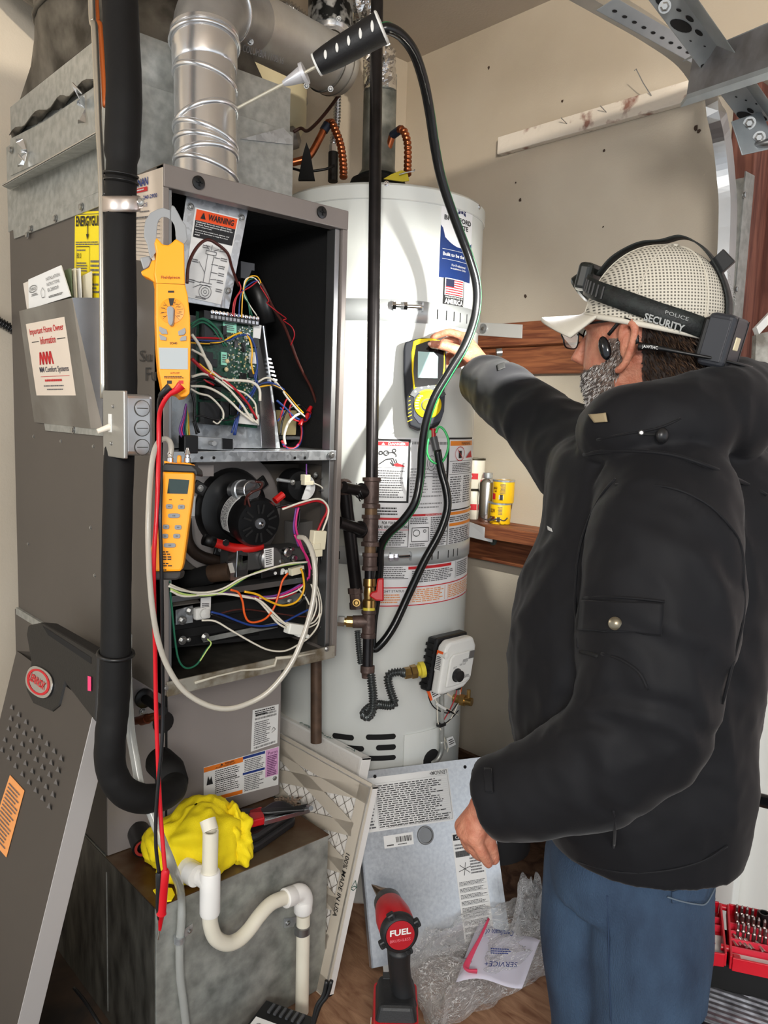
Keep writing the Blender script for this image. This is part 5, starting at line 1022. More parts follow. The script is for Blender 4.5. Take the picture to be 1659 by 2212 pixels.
# ================================================================ GALVANISED BASE PLENUM
bp_ = thing('base_plenum', 'weathered galvanised sheet-metal base box under the coil cabinet', 'duct', (.588, 1.18, ZP))
BX0, BX1, BY0, BZ = .586, .966, 1.18, .641
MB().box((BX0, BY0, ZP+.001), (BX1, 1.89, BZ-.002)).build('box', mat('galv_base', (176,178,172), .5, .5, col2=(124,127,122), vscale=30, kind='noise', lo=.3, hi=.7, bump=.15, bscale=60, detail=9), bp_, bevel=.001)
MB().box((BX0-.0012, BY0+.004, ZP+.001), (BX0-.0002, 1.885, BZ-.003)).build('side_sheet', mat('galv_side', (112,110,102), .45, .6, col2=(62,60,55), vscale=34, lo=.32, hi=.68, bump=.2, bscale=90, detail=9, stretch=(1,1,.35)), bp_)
MB().box((BX0-.001, BY0-.001, BZ-.0018), (BX1+.001, CYF+.002, BZ)).build('rusty_top_sheet', mat('rust_sheet', (120,104,84), .4, .5, col2=(88,58,34), vscale=9, lo=.4, hi=.62, detail=8), bp_)
for x in (BX0-.0022,): MB().box((x, BY0+.20, ZP+.02), (x+.001, BY0+.203, BZ-.03)).build('side_crease', galvd, bp_)
def BY(x, y, e=0): return onY(x, y, BY0-e)
# ---- PVC trap
pt = thing('condensate_trap', 'white plastic condensate trap pipe on the front of the galvanised base', 'pipe', BY(655,2160,.02))
rp = .0135
def T(x, y, e=.02): return BY(x, y, e)
MB().ring(T(455,1795,.055), T(453,1895,.055), .0135, .0105, 24).build('open_stub', pvc, pt, smooth=2)
MB().ring(T(455,1795,.055), T(456,1777,.055)+Vector((0,.012,0)), .0138, .0105, 24).build('cut_end', pvc, pt, smooth=2)
MB().lathe(T(454,1882,.055), (0,0,-1), [(.0165,0), (.0178,.003), (.0178,.076), (.0165,.08)], 28).build('tee_body', pvcw, pt, smooth=2)
MB().cyl(T(452,1905,.055), T(418,1884,.0)+Vector((-.01,.12,0)), .0165, seg=24).build('tee_branch', pvcw, pt, smooth=2); MB().lathe(T(425,1893,.03), (-.2,1,0), [(.019,0), (.019,.02)], 24).build('branch_collar', pvcw, pt, smooth=2)
MB().tube(spline([T(453,1968,.055), T(455,1998,.053), T(466,2026,.05), T(490,2038,.047), T(515,2030,.044), T(538,2008,.04), T(560,1978,.036), T(585,1952,.032), T(612,1940,.03), T(628,1936,.03)], 6), rp, 24).build('trap_bend', pvc, pt, smooth=True)
MB().lathe(T(614,1941,.03), T(644,1930,.028)-T(614,1941,.03), [(.0165,0), (.0185,.002), (.0185,.022), (.016,.026)], 28).build('elbow_socket', pvcw, pt, smooth=2)
MB().tube(spline([T(630,1934,.029), T(648,1928,.028), T(657,1940,.028), T(655,1966,.028)], 6), .0172, 24).build('elbow', pvcw, pt, smooth=True)
MB().lathe(T(655,1945,.028), (0,0,-1), [(.0165,0), (.0182,.004), (.0182,.022), (.0165,.025)], 28).build('elbow_socket', pvcw, pt, smooth=2)
MB().cyl(T(655,1975,.028), T(652,2196,.026), rp, seg=24).build('drop_pipe', pvc, pt, smooth=2)
cl = MB().lathe(T(653,2000,.028), (0,0,-1), [(.0142,-.001), (.016,0), (.016,.0145), (.0142,.016)], 24).build('strap_ring', steel, pt, smooth=2); MB().hexa(BY(613,2004,.001), BY(640,2000,.001)-BY(613,2004,.001), (0,-.0015,0), (0,0,.02)).build('strap_tab', galv, pt); screw(BY(622,1994,.0025), (0,-1,0), .004, pt)
# ---- clear condensate hose on the front face with its little clamp
ch = thing('condensate_hose', 'clear drain hose running down the galvanised base front', 'hose', BY(400,2200,.01))
MB().tube(spline([P(276,1370,1.27), P(275,1440,1.26), P(278,1520,1.25), P(282,1580,1.24), P(292,1640,1.23), P(304,1700,1.22), P(330,1765,1.21), P(352,1822,1.20), P(372,1872,1.2), BY(390,1925,.012), BY(392,1985,.009), BY(388,2040,.009), BY(389,2110,.009), BY(396,2165,.009), BY(404,2235,.009)], 7), .0072, 14).build('hose', mat('frosted_vinyl', (204,206,202), .22, 0, trans=.5, alpha=.9), ch, smooth=True)
cp_ = MB().lathe(BY(387,2022,.009), (0,0,-1), [(.0078,0), (.0095,0), (.0095,.012), (.0078,.012)], 18).build('hose_clamp', galv, ch, smooth=2); MB().hexa(BY(396,2026,.001), BY(416,2012,.001)-BY(396,2026,.001), (0,-.0012,0), (0,0,.016)).build('clamp_tab', galv, ch); screw(BY(410,2012,.003), (0,-1,0), .003, ch)
# ---- condensate pump at the bottom
cpm = thing('condensate_pump', 'black condensate pump unit with white label at the bottom picture edge', 'pump', onZ(610,2200,.33))
cz = .375
A = onZ(545,2225,cz); B_ = onZ(575,2163,cz); C_ = onZ(650,2190,cz); D_ = onZ(640,2245,cz)
u = (C_-B_); v = Vector((-u.y, u.x, 0)).normalized(); v = v if v.dot(A-B_) > 0 else -v
B0 = B_; u = u.normalized()*.105
MB().hexa(B0-Vector((0,0,.07)), u, v*.16, (0,0,.07)).build('housing', black, cpm, bevel=.004)
MB().hexa(B0+v*.0+Vector((0,0,.0)), u, v*.16, (0,0,.003)).build('top_plate', black, cpm, bevel=.002)
for k in range(6): MB().hexa(B0+u*.18+u*.12*k+v*.006+Vector((0,0,.003)), u*.05, v*.022, (0,0,.004)).build('vent_rib', greyd, cpm)
MB().hexa(B0+u*.05+v*.045+Vector((0,0,.0035)), u*.45, v*.10, (0,0,.0006)).build('pump_label', paper, cpm); Fp = Frame(B0+u*.05+v*.145+Vector((0,0,.0042)), B0+u*.5+v*.145+Vector((0,0,.0042)), B0+u*.05+v*.045+Vector((0,0,.0042)), (0,0,1)); lines(Fp, .1,.1,.9,.6, 5, ink, cpm); linework(Fp, [circ(.35,.78,.14,.6)], .0006, ink, cpm)
for k in range(2): tag(MB().tube(spline([P(716-k*10,2118,1.3), P(707-k*8,2150,1.3), P(690-k*6,2175,1.3), P(672,2230,1.3)], 5), .0035, 8).build('power_cord', black, smooth=True), ('black cord at the foot of the base, nearer the filter' if k == 0 else 'black cord at the foot of the base, nearer the white pipe'), 'cord')
tag(MB().tube(spline([P(160,2134,1.36), P(185,2165,1.33), P(215,2212,1.29), P(240,2250,1.27)], 5), .003, 8).build('power_cord', black, smooth=True), 'thin black cord crossing the lower left of the base side', 'cord')
# ---- things lying on the base top
BT = BZ+.0006
cloth = thing('yellow_cloth', 'crumpled bright yellow cloth behind the white trap pipe', 'cloth', onZ(430,1860,BT))
ycl = mat('yellow_cloth_fabric', (252,226,10), .8, bump=.25, bscale=500)
def lump(c, R3, seed, name, par, m, amp=.26, f=1.7, ns=56, nr=34, sharp=1.6):
    def fn(u, v):
        a = 2*PI*u; b = PI*(v*.98+.01); d = Vector((math.cos(a)*math.sin(b), math.sin(a)*math.sin(b), math.cos(b)))
        n = noise.noise(d*f+Vector((seed,0,0))); n2 = noise.noise(d*f*2.7+Vector((0,seed,0)));  rg = 1-abs(noise.noise(d*f*1.3+Vector((seed,seed,0))))*sharp
        k = 1+amp*n+amp*.45*n2+amp*.5*rg; q = Vector((d.x*R3[0], d.y*R3[1], d.z*R3[2]))*k; p = c+q; p.z = max(p.z, BT+.001+.002*(n2+.5)); return p
    return MB().grid(fn, ns, nr, closed_u=True).build(name, m, par, smooth=True)
lump(onZ(440,1890,BT)+Vector((0,.03,.052)), (.086,.06,.068), 3.1, 'folded_mass', cloth, ycl)
lump(onZ(355,1880,BT)+Vector((0,.02,.03)), (.022,.05,.032), 7.7, 'hanging_fold', cloth, ycl)
lump(onZ(515,1868,BT)+Vector((0,.03,.045)), (.030,.045,.05), 5.2, 'side_fold', cloth, ycl, amp=.4)
pa = onZ(365,1950,BT)
MB().poly([onZ(x, y, BT) for x, y in ((330,1925),(345,1918),(372,1921),(378,1935),(370,1948),(355,1950),(340,1940))], (0,0,.003)).build('loose_corner', ycl, cloth, bevel=.001)
case = thing('black_case', 'black zipped hard case lying on the base top right', 'case', onZ(600,1830,BT))
a = onZ(535,1858,BT+.04); b_ = onZ(670,1762,BT+.04); L = b_-a; n = Vector((-L.y, L.x, 0)).normalized(); n = n if n.y > 0 else -n
def capsule(o, L, w, h, rr=.5, seg=10):
    Ln = L.normalized(); S = Vector((-Ln.y, Ln.x, 0)); r = w*rr; pts = []
    for cx_, cy_, a0 in ((L.length-r, w/2-r, 0), (r, w/2-r, PI/2), (r, -w/2+r, PI), (L.length-r, -w/2+r, 1.5*PI)):
        for k in range(seg): t = a0+PI/2*k/(seg-1); pts.append(o+Ln*(cx_+r*math.cos(t))+S*(cy_+r*math.sin(t)))
    return pts
o0 = onZ(536,1850,BT)+n*.022
cpl = capsule(o0, L.normalized()*.155, .062, 0, .42)
MB().poly(cpl, (0,0,.020)).build('lower_shell', mat('case_black', (22,23,26), .45, bump=.1, bscale=300), case, bevel=.006, seg=3)
MB().poly([q+Vector((0,0,.0225)) for q in capsule(o0, L.normalized()*.155, .061, 0, .42)], (0,0,.018)).build('upper_shell', MATS['case_black'], case, bevel=.008, seg=3)
MB().poly([q+Vector((0,0,.0195)) for q in capsule(o0+L.normalized()*.001, L.normalized()*.153, .0595, 0, .42)], (0,0,.004)).build('zip_line', blackm, case)
mt = thing('folding_tool', 'red and black folding hand tool lying across the black case', 'tool', onZ(560,1785,BT+.05))
zt_ = BT+.043
def Zt(x, y, z): return onZ(x, y, z)
MB().poly([Zt(x, y, zt_+.002) for x, y in ((536,1766),(565,1757),(572,1782),(540,1790))], (0,0,.016)).build('red_grip', red, mt, bevel=.003)
MB().quadslab(Zt(568,1774,zt_), Zt(668,1748,zt_), Zt(670,1756,zt_), Zt(570,1784,zt_), (0,0,.010)).build('steel_bar', shiny, mt, bevel=.001)
MB().quadslab(Zt(520,1752,zt_+.012), Zt(655,1748,zt_+.012), Zt(658,1754,zt_+.012), Zt(522,1764,zt_+.012), (0,0,.006)).build('black_handle', black, mt, bevel=.002)
MB().quadslab(Zt(560,1764,zt_+.004), Zt(664,1743,zt_+.004), Zt(668,1750,zt_+.004), Zt(562,1774,zt_+.004), (0,0,.008)).build('black_jaw', black, mt, bevel=.002)
MB().cyl(Zt(664,1744,zt_+.008), Zt(672,1746,zt_+.016), .005).build('pivot', steel, mt)
db = random.Random(4); mb = MB()
for k in range(60):
    q = onZ(db.uniform(595,650), db.uniform(1722,1748), BT+.003); mb.cbox(q, .006*db.random()+.002, .004, .003, Matrix.Rotation(db.random()*6, 3, 'Z'))
tag(mb.build('debris', mat('debris', (150,130,112), .8)), 'loose dusty debris at the back of the base top', 'debris', kind='stuff')
# ================================================================ FILTERS
def filt(name, label, X, ya, wd, top, bot, dx, th, windows=True):
    # leaning plane: bottom line at x=X, top displaced +dx in X
    t = thing(name, label, 'filter', (X, ya+wd/2, bot))
    B0 = Vector((X, ya, bot)); up = Vector((dx, 0, top-bot)); v = Vector((0, wd, 0)); n = Vector((up.z, 0, -up.x)).normalized()*th
    card = mat('filter_card', (206,196,180), .75); cw = mat('filter_card_white', (232,230,226), .7); med = mat('filter_media', (224,220,214), .9, bump=.4, bscale=120)
    def at(a, b, k=0): return B0+v*a+up*b+n*k
    # outer frame edges
    for q in ((0,0,1,.012), (0,.988,1,1), (0,0,.02,1), (.98,0,1,1)):
        MB().hexa(at(q[0],q[1]), v*(q[2]-q[0]), up*(q[3]-q[1]), n).build('frame_edge', cw, t, bevel=.001)
    # pleats
    if windows:
        mb = MB(); N = 22
        for k in range(N):
            x0 = .02+.96*k/N; x1 = .02+.96*(k+1)/N; xm = (x0+x1)/2
            mb.add([at(x0,.012,.75), at(xm,.012,.25), at(x1,.012,.75), at(x0,.988,.75), at(xm,.988,.25), at(x1,.988,.75)], [(0,1,4,3), (1,2,5,4)])
        mb.build('pleated_media', med, t)
        # wire mesh
        mb = MB(); W_, H_ = wd, up.length; s = .032
        def w(a, b):
            pa, pb2 = at(a[0]/W_, a[1]/H_, .06), at(b[0]/W_, b[1]/H_, .06); mb.tube([pa, pb2], .0007, 4, cap=False)
        k = -H_
        while k < W_:
            for sg in (0, 1):
                seg = []
                for y in (0, H_): x = k+y if sg == 0 else k+(H_-y); seg.append((x, y))
                (xa, ya_), (xb, yb) = seg; 
                def clip(xa, ya_, xb, yb):
                    t0, t1 = 0, 1; dx_ = xb-xa
                    if dx_: 
                        ta, tb = (0-xa)/dx_, (W_-xa)/dx_; ta, tb = min(ta, tb), max(ta, tb); t0, t1 = max(t0, ta), min(t1, tb)
                    return (xa+(xb-xa)*t0, ya_+(yb-ya_)*t0), (xa+(xb-xa)*t1, ya_+(yb-ya_)*t1), t1 > t0
                p1, p2, ok = clip(xa, ya_, xb, yb)
                if ok: w(p1, p2)
            k += s
        mb.build('wire_mesh', mat('mesh_wire', (150,140,128), .4, .6), t)
        # die-cut face card: triangular openings
        rows = 5; bm = bmesh.new(); tris = []
        m = .075; hgt = (1-.10)/rows
        polys = []
        for r in range(rows):
            y0 = .05+r*hgt; y1 = y0+hgt
            polys.append([(m, y0+.02), (m, y1-.02), (.5-.05, (y0+y1)/2)]); polys.append([(1-m, y0+.02), (1-m, y1-.02), (.5+.05, (y0+y1)/2)])
            if r < rows-1: polys.append([(m+.08, y1), (.5, (y0+y1)/2+.035), (1-m-.08, y1), (.5, (y1+y1+hgt)/2-.035)])
        # bars around openings
        def bar(p, q, w_): 
            a, b = at(p[0], p[1], 0), at(q[0], q[1], 0); d = (b-a).normalized(); s_ = d.cross(n).normalized()*w_; mbb.quadslab(a-s_, b-s_, b+s_, a+s_, n*.05)
        mbb = MB()
        bar((0,.035), (1,.035), .020); bar((0,.965), (1,.965), .022); bar((.04,0), (.04,1), .020); bar((.96,0), (.96,1), .020)
        for r in range(rows):
            y0 = .05+r*hgt; y1 = y0+hgt; 
            bar((m,y0), (1-m,y1), .014); bar((m,y1), (1-m,y0), .014)
        mbb.build('die_cut_card', card, t)
    else: MB().hexa(at(.02,.012,.1), v*.96, up*.976, n*.8).build('media', med, t)
    return t, at, n, up, v
def ptr(px, py, X): return onX(px, py, X)
f1, at1, n1, up1, v1 = filt('air_filter', 'front white-edged air filter with triangular mesh windows', .945, 1.150, .40, .728, ZP+.002, .108, .022)
# keep the filters clear of the base: they stand just to its right
gp_ = mat('green_print', (20,84,70), .6)
F = Frame(at1(.0,.22,.0)-n1*.0, at1(.05,.22,0), at1(.0,.78,0), -n1.normalized(), eps=.0012)
Ft = Frame(at1(.082,.66,-.06), at1(.082,.36,-.06), at1(.030,.66,-.06), -n1.normalized()); txt(Ft, '100% MADE IN USA', 0,.2,1,.8, ink, f1, bold=.01)
ed = Frame(at1(0,.5,0), at1(0,.5,1), at1(0,.56,0), (0,-1,0), eps=.0012); linework(ed, [[(.1,.3),(.5,.9),(.9,.3),(.5,.1),(.1,.3)], [(.1,.3),(.5,.45),(.9,.3)]], .0008, gp_, f1)
tp_ = Frame(at1(.30,1,.12), at1(.55,1,.12), at1(.30,1,.9), up1.normalized(), eps=.001)
f2, at2, n2, up2, v2 = filt('air_filter', 'rear air filter standing behind the front filter', 1.006, 1.240, .40, .744, ZP+.002, .10, .028, windows=False)
Ft = Frame(at2(.62,1,.15), at2(.30,1,.15), at2(.62,1,.85), up2.normalized(), eps=.0012); txt(Ft, 'Filterbuy', 0,.1,1,.9, gp_, f2, bold=.02)
Ft = Frame(at2(.18,1,.15), at2(.08,1,.15), at2(.18,1,.85), up2.normalized(), eps=.0012); linework(Ft, [[(.1,.2),(.5,.9),(.9,.2),(.5,.4),(.1,.2)]], .0009, gp_, f2)
# ================================================================ LOOSE INNER DOOR leaning in front of the heater
ip = thing('inner_door_panel', 'loose galvanised furnace door panel with upside-down labels leaning by the heater', 'panel', onZ(830,2095,ZP))
q0 = onZ(803,2092,ZP+.012); q3 = P(772,1668,depth(q0)+.13); 
u = (onZ(1090,2032,ZP+.012)-q0); u.z = 0; wdt = .325; u = u.normalized()*wdt
upv = q3-q0; upv = upv-u.normalized()*upv.dot(u.normalized())*.6
def ipt(a, b, k=0): return q0+u*a+upv*b+ipn*k
ipn = u.cross(upv).normalized(); ipn = ipn if ipn.dot(EYE-q0) > 0 else -ipn
ipm = mat('inner_panel_zinc', (222,225,228), .3, .7, col2=(204,207,212), vscale=140, lo=.3, hi=.7, rvar=.05)
MB().hexa(ipt(0,0), u, upv, -ipn*.0015).build('sheet', ipm, ip)
MB().hexa(ipt(0,0), u*.0+u.normalized()*.004, upv, -ipn*.018).hexa(ipt(1,0)-u.normalized()*.001, u.normalized()*.012, upv*.97, -ipn*.006).build('side_flange', ipm, ip)
for a in (.08, .26): MB().hexa(ipt(a,-.035,-.001), u.normalized()*.018, upv*.05, -ipn*.0012).build('foot_tab', white, ip, bevel=.003)
for a, b in ((.15,.985), (.86,.975)): screw(ipt(a,b-.02,.0), ipn, .003, ip, m=blackm)
def ilab(a0, b0, a1, b1, m=paper, name='sheet_label'):
    F = Frame(ipt(a0,b0,.0004), ipt(a1,b0,.0004), ipt(a0,b1,.0004), ipn, eps=.0005); o = MB().hexa(ipt(a0,b0,.0001), u*(a1-a0), upv*(b1-b0), ipn*.0003).build(name, m, ip); return F, o
F, o = ilab(.04,.67,.72,.96); lines(F, .16,.05,.97,.85, 20, ink, o, fill=.4, seed=2); frameline(F, .15,.03,.985,.88, inkl, o, t=.003)
Fr = Frame(F.at(.98,.98,0), F.at(.80,.98,0), F.at(.98,.90,0), ipn, eps=.0008); txt(Fr, 'LENNOX', 0,0,1,1, ink, o); linework(Fr, [circ(.95,.5,.15,1.2)], .0006, ink, o)
for k in range(20): rect(F, .16,.05+k*.04,.97,.0515+k*.04, inkl, o, k=1)
lines(F, .01,.05,.13,.95, 16, inkg, o, wl=.3)
Fr = Frame(F.at(.95,.08,0), F.at(.25,.08,0), F.at(.95,.04,0), ipn, eps=.0008); txt(Fr, 'SCHEMATIC CONSTITUTION OF FURNACE', 0,0,1,1, ink, o)
F, o = ilab(.17,.575,.39,.64); 
R = random.Random(8); x = .4; mb = MB()
while x < .92: w = R.choice((.01,.02,.03)); mb.add([F.at(x,.35,2), F.at(x+w,.35,2), F.at(x+w,.8,2), F.at(x,.8,2)], [(0,1,2,3)]); x += w+.016
mb.build('barcode', ink, o); lines(F, .45,.1,.85,.25, 1, ink, o); lines(F, .08,.1,.35,.3, 1, ink, o)
MB().lathe(ipt(.485,.612,-.001), ipn, [(.0,.0012), (.016,.0012), (.017,.004), (.0195,.0042), (.021,.0015), (.021,.0)], 32).build('pressed_disc', steel, ip, smooth=2)
F, o = ilab(.685,.02,.915,.60); rect(F, .03,.93,.97,.985, ink, o); Fr = Frame(F.at(.9,.975,0), F.at(.1,.975,0), F.at(.9,.94,0), ipn, eps=.0011); txt(Fr, 'CERTIFIED', 0,0,1,1, paper, o)
lines(F, .05,.78,.6,.82, 1, ink, o, fill=1.4, wl=.02); lines(F, .05,.84,.6,.9, 2, inkg, o); linework(F, [[(.3+.22*math.cos(a), .66+.06*math.sin(a)), (.3,.66)] for a in [k*PI/3+.3 for k in range(6)]], .0006, ink, o); lines(F, .5,.6,.95,.76, 6, inkg, o)
for k in range(9): lines(F, .05,.05+k*.058,.95,.085+k*.058, 3, inkg, o, seed=k); rect(F, .04,.045+k*.058,.96,.047+k*.058, ink, o, k=1)
# ================================================================ OUTER DOOR PANEL leaning at lower left
odm = mat('door_taupe', (74,68,63), .5, .15, var=.06, vscale=5)
od = thing('outer_door_panel', 'large taupe furnace door leaning at lower left with oval emblem and punched holes', 'panel', (.32, 1.3, ZP))
N0 = onX(205,1528,.488); N1 = onX(38,2214,.368)          # near edge: top, bottom
dn = (N1-N0).normalized(); L_ = (N0.z-ZP-.003)/(-dn.z); NB = N0+dn*L_
wv = Vector((0,.372,0)); upp = N0-NB; onr = wv.cross(upp).normalized(); onr = onr if onr.x < 0 else -onr
def dpt(a, b, k=0): return NB+wv*a+upp*b+onr*k
MB().hexa(dpt(0,0), wv, upp, -onr*.0015).build('face_sheet', odm, od)
MB().hexa(dpt(0,0,.001)-Vector((0,.0015,0)), Vector((0,.0015,0)), upp, -onr*.036).build('near_flange', mat('silver_edge', (196,192,190), .4, .4), od, bevel=.001)
MB().hexa(dpt(1,0), Vector((0,.0015,0)), upp, -onr*.036).build('far_flange', taupeD, od)
# moulded black handle cap
def onD(px, py, k=0): return onPl(px, py, dpt(0,0,k), onr)
capb = [(206,1562),(140,1476),(128,1525),(112,1538),(70,1520),(55,1490),(66,1430),(56,1372),(60,1350),(88,1344),(212,1416),(210,1480)]
cp2 = [onD(x, y, .003) for x, y in capb]
MB().poly(cp2, -onr*.034).build('handle_cap', mat('cap_black', (18,17,17), .5, bump=.1, bscale=300), od, bevel=.004)
MB().poly([onD(x, y, .0036) for x, y in ((92,1352),(196,1420),(196,1434),(104,1372))], -onr*.002).build('hand_recess', blackm, od)
cE = onD(86,1473,.0035); e1 = (onD(114,1490,.0035)-cE); e2 = (onD(78,1502,.0035)-cE)
def ell(s, k, p=2.4, n=36): return [cE + e1*s*math.copysign(abs(math.cos(a))**(2/p), math.cos(a)) + e2*s*math.copysign(abs(math.sin(a))**(2/p), math.sin(a)) + onr*k for a in [2*PI*i/n for i in range(n)]]
em = MB().poly(ell(1,0), onr*.003).build('emblem_plate', shiny, od, bevel=.001)
MB().rings([ell(.86,.0034,2), ell(.72,.0034,2), ell(.72,.0038,2), ell(.86,.0038,2)], loop=True).build('red_oval', redi, em)
Fe = Frame(cE-e1*.72+e2*.28, cE+e1*.62+e2*.40, cE-e1*.72-e2*.42, onr, eps=.0021); txt(Fe, 'LENNOX', .05,.1,.95,.9, redi, em, bold=.03)
MB().poly([onD(x, y, .0045) for x, y in ((190,1460),(197,1462),(197,1493),(190,1492))], onr*.0006).build('pink_reflector', mat('pink_reflector', (240,60,120), .4), od)
# punched triangular louvres: rows in the photograph
tri = MB(); hb = MB()
rows = [((27,1528),(134,1638),6),((25,1552),(127,1663),6),((20,1574),(123,1690),6),((12,1598),(116,1716),6),((6,1620),(108,1742),6),((32,1556),(140,1664),0)]
for k, (a, b, _) in enumerate(rows[:5]):
    n_ = 8
    for j in range(n_):
        x = a[0]+(b[0]-a[0])*j/(n_-1); y = a[1]+(b[1]-a[1])*j/(n_-1)
        if x < 1: continue
        c = onD(x, y, .0012); s = .0042
        lv = MB().add([c+Vector((0,-s*.3,-s)), c+Vector((0,s*1.6,-s))+onr*.0, c+Vector((0,s*.7,s*1.4)), c+onr*.005+Vector((0,s*.5,-s*.6))], [(0,2,3), (2,1,3), (1,0,3)]).build('louvre', odm, od)
        hb.add([c+Vector((0,-s*1.9,-s*.9)), c+Vector((0,s*.3,-s*.9)), c+Vector((0,-s*.8,s*1.5))], [(0,1,2)])
hb.build('louvre_openings', blackm, od)
ot = MB().poly([onD(x, y, .001) for x, y in ((22,1674),(53,1708),(14,1852),(-22,1810))], onr*.0006).build('orange_notice', mat('notice_orange', (240,160,92), .6), od)
Fo = Frame(onD(-22,1810,.0018), onD(14,1852,.0018), onD(22,1674,.0018), onr, eps=.0006, tr=onD(53,1708,.0018)); lines(Fo, .1,.06,.92,.92, 16, inkg, ot, fill=.4)
# ================================================================ OLD LINE HOSES AT THE LEFT
ls = thing('refrigerant_line', 'thick black foam-insulated line running down the furnace left front', 'insulated pipe', P(250,1700,1.2))
hp = [(258,-50,1.17),(262,60,1.17),(268,200,1.16),(263,350,1.16),(260,500,1.15),(262,700,1.15),(264,860,1.15),(257,1000,1.15),(252,1200,1.15),(250,1400,1.15),(246,1520,1.16),(238,1600,1.16),(240,1660,1.17),(262,1704,1.18),(300,1724,1.20),(345,1722,1.24),(374,1702,1.30),(370,1668,1.36),(340,1640,1.40)]
def hr(t):
    # pixel radius along the path
    return .0222 + (.0035 if t < .25 else 0) - (.001 if .36 < t < .55 else 0)
hq = [P(*q) for q in hp]; hq = [Vector((hq[0].x, hq[0].y, ZC-.002)), hq[0]+Vector((0,0,.12))]+hq; sp = spline(hq, 8); nseg = len(sp)
rings_r = [hr(i/(nseg-1))+.0008*noise.noise(sp[i]*60) for i in range(nseg)]
cut = [0, int(nseg*.22), int(nseg*.505), nseg-1]
MB().tube(sp, rings_r, 26).build('foam_sleeve', rubber, ls, smooth=True)
for (y, x, w_) in ((1412,250,.0032), (378,261,.0016), (392,262,.0012)):
    c = P(x, y, 1.15); MB().tube([c+Vector((.0245*math.cos(a), .0245*math.sin(a), .003*math.sin(a))) for a in [2*PI*k/30 for k in range(31)]], w_, 6, cap=False).build('cable_tie', black, ls, smooth=True)
for i, (x, y, d, a) in enumerate(((356,1690,1.26,0),(362,1700,1.28,0),(350,1640,1.36,0))):
    c = P(x, y, d)
MB().tube([P(x, y, d) for x, y, d in ((372,1690,1.31),(366,1664,1.36),(345,1645,1.39))], .0265, 20).build('cut_foam_end', rubber, ls, smooth=True)
cdt = thing('steel_conduit', 'slim steel conduit left of the black foam line', 'conduit', P(224,900,1.16))
MB().tube(spline([Vector((P(197,-40,1.17).x, P(197,-40,1.17).y, ZC-.002)), P(197,-40,1.17), P(204,60,1.17), P(209,160,1.17), P(214,280,1.17), P(220,400,1.165), P(222,600,1.16), P(224,860,1.16)], 8), .0052, 14).build('conduit', mat('conduit_steel', (192,188,178), .3, .9), cdt, smooth=True)
MB().tube(spline([Vector((P(206,-40,1.185).x, P(206,-40,1.185).y, ZC-.002)), P(206,-40,1.185), P(216,60,1.185), P(224,160,1.18), P(228,230,1.175)], 6), .0045, 10).build('orange_cable', mat('orange_cable', (186,92,34), .5), cdt, smooth=True)
MB().tube([P(x, y, 1.145) for x, y in ((221,424),(224,418),(300,424))], .001, 4).build('clamp_back', steel, cdt)
clm = thing('pipe_strap', 'aluminium two-screw strap holding the foam line and conduit', 'strap', P(262,440,1.12))
c = P(262,436,1.15); U = RT; Vv = (c-EYE).normalized()
sr = []
for t in range(25):
    a = PI*1.02*t/24; sr.append(c - U*.0275*math.cos(a) - Vv*.0275*math.sin(a))
mb = MB(); mb.grid(lambda u, v: (lambda i: sr[i])(min(24, int(round(u*24)))) + Vector((0,0,-.022*v+.008)) - Vv*(.002*math.sin(v*PI)), 24, 5)
tabs = P(286,440,1.13); 
mb.build('curved_strap', mat('strap_aluminium', (206,196,190), .35, .9), clm, smooth=True, thick=.0015)
MB().quadslab(P(286,424,1.138), P(310,430,1.14), P(309,450,1.14), P(286,452,1.138), (0,.0015,0)).build('tab', MATS['strap_aluminium'], clm, bevel=.001); screw(P(303,436,1.137), -FW, .0045, clm)
# ---------------- switch box
jb = thing('switch_box', 'galvanised handy box with white toggle switch and round knockouts', 'switch', P(280,990,1.10))
a = P(268,850,1.085); b_ = P(330,858,1.105); c_ = P(328,990,1.10); d_ = P(262,986,1.08)
b0 = a; ux = Vector((1,0,0)); vy = Vector((0,1,0))
# near corner edge at x~268: front face (knockouts, facing -Y) to the right, cover (toggle, facing -X) to the left
zx = onY(268,850,a.y).z; zb = d_.z
BXc, BYc = a.x, a.y
wR = onY(332,870,BYc).x-BXc; wL = onX(226,900,BXc).y-BYc
hB = zx-zb
MB().box((BXc, BYc, zb), (BXc+wR, BYc+wL, zx)).build('box_body', mat('box_zinc', (186,186,186), .34, .85, var=.1, vscale=20), jb, bevel=.006, seg=3)
MB().box((BXc-.002, BYc-.003, zb-.004), (BXc+.004, BYc+wL+.002, zx+.004)).build('cover_plate', mat('cover_zinc', (172,172,168), .38, .8), jb, bevel=.0015)
for y in (882, 925, 966):
    q = onY(307, y, BYc-.0003); kn = MB().lathe(q, (0,-1,0), [(.0105,0), (.0105,.0012), (.0100,.0013), (.0,.0013)], 26).build('knockout', MATS['box_zinc'], jb, smooth=2)
    MB().cyl(q+Vector((-.008,-.0014,0)), q+Vector((.008,-.0014,0)), .0006, seg=6).build('knockout_score', galvdark, kn); MB().rings([[q+Vector((r*math.cos(t), -.0005-e, r*math.sin(t))) for t in [2*PI*k/26 for k in range(26)]] for r, e in ((.0108,0),(.0116,0),(.0116,.0004),(.0108,.0004))], loop=True).build('knockout_groove', galvdark, kn)
q = onX(238,914,BXc-.002); 
MB().cbox(q+Vector((0,0,0)), .002, .010, .026).build('toggle_base', white, jb, bevel=.0005); MB().cyl(q+Vector((0,0,-.005)), q+Vector((-.017,.004,-.012)), .0045, .0035, 12).build('toggle', mat('ivory', (238,228,212), .35), jb, smooth=2)
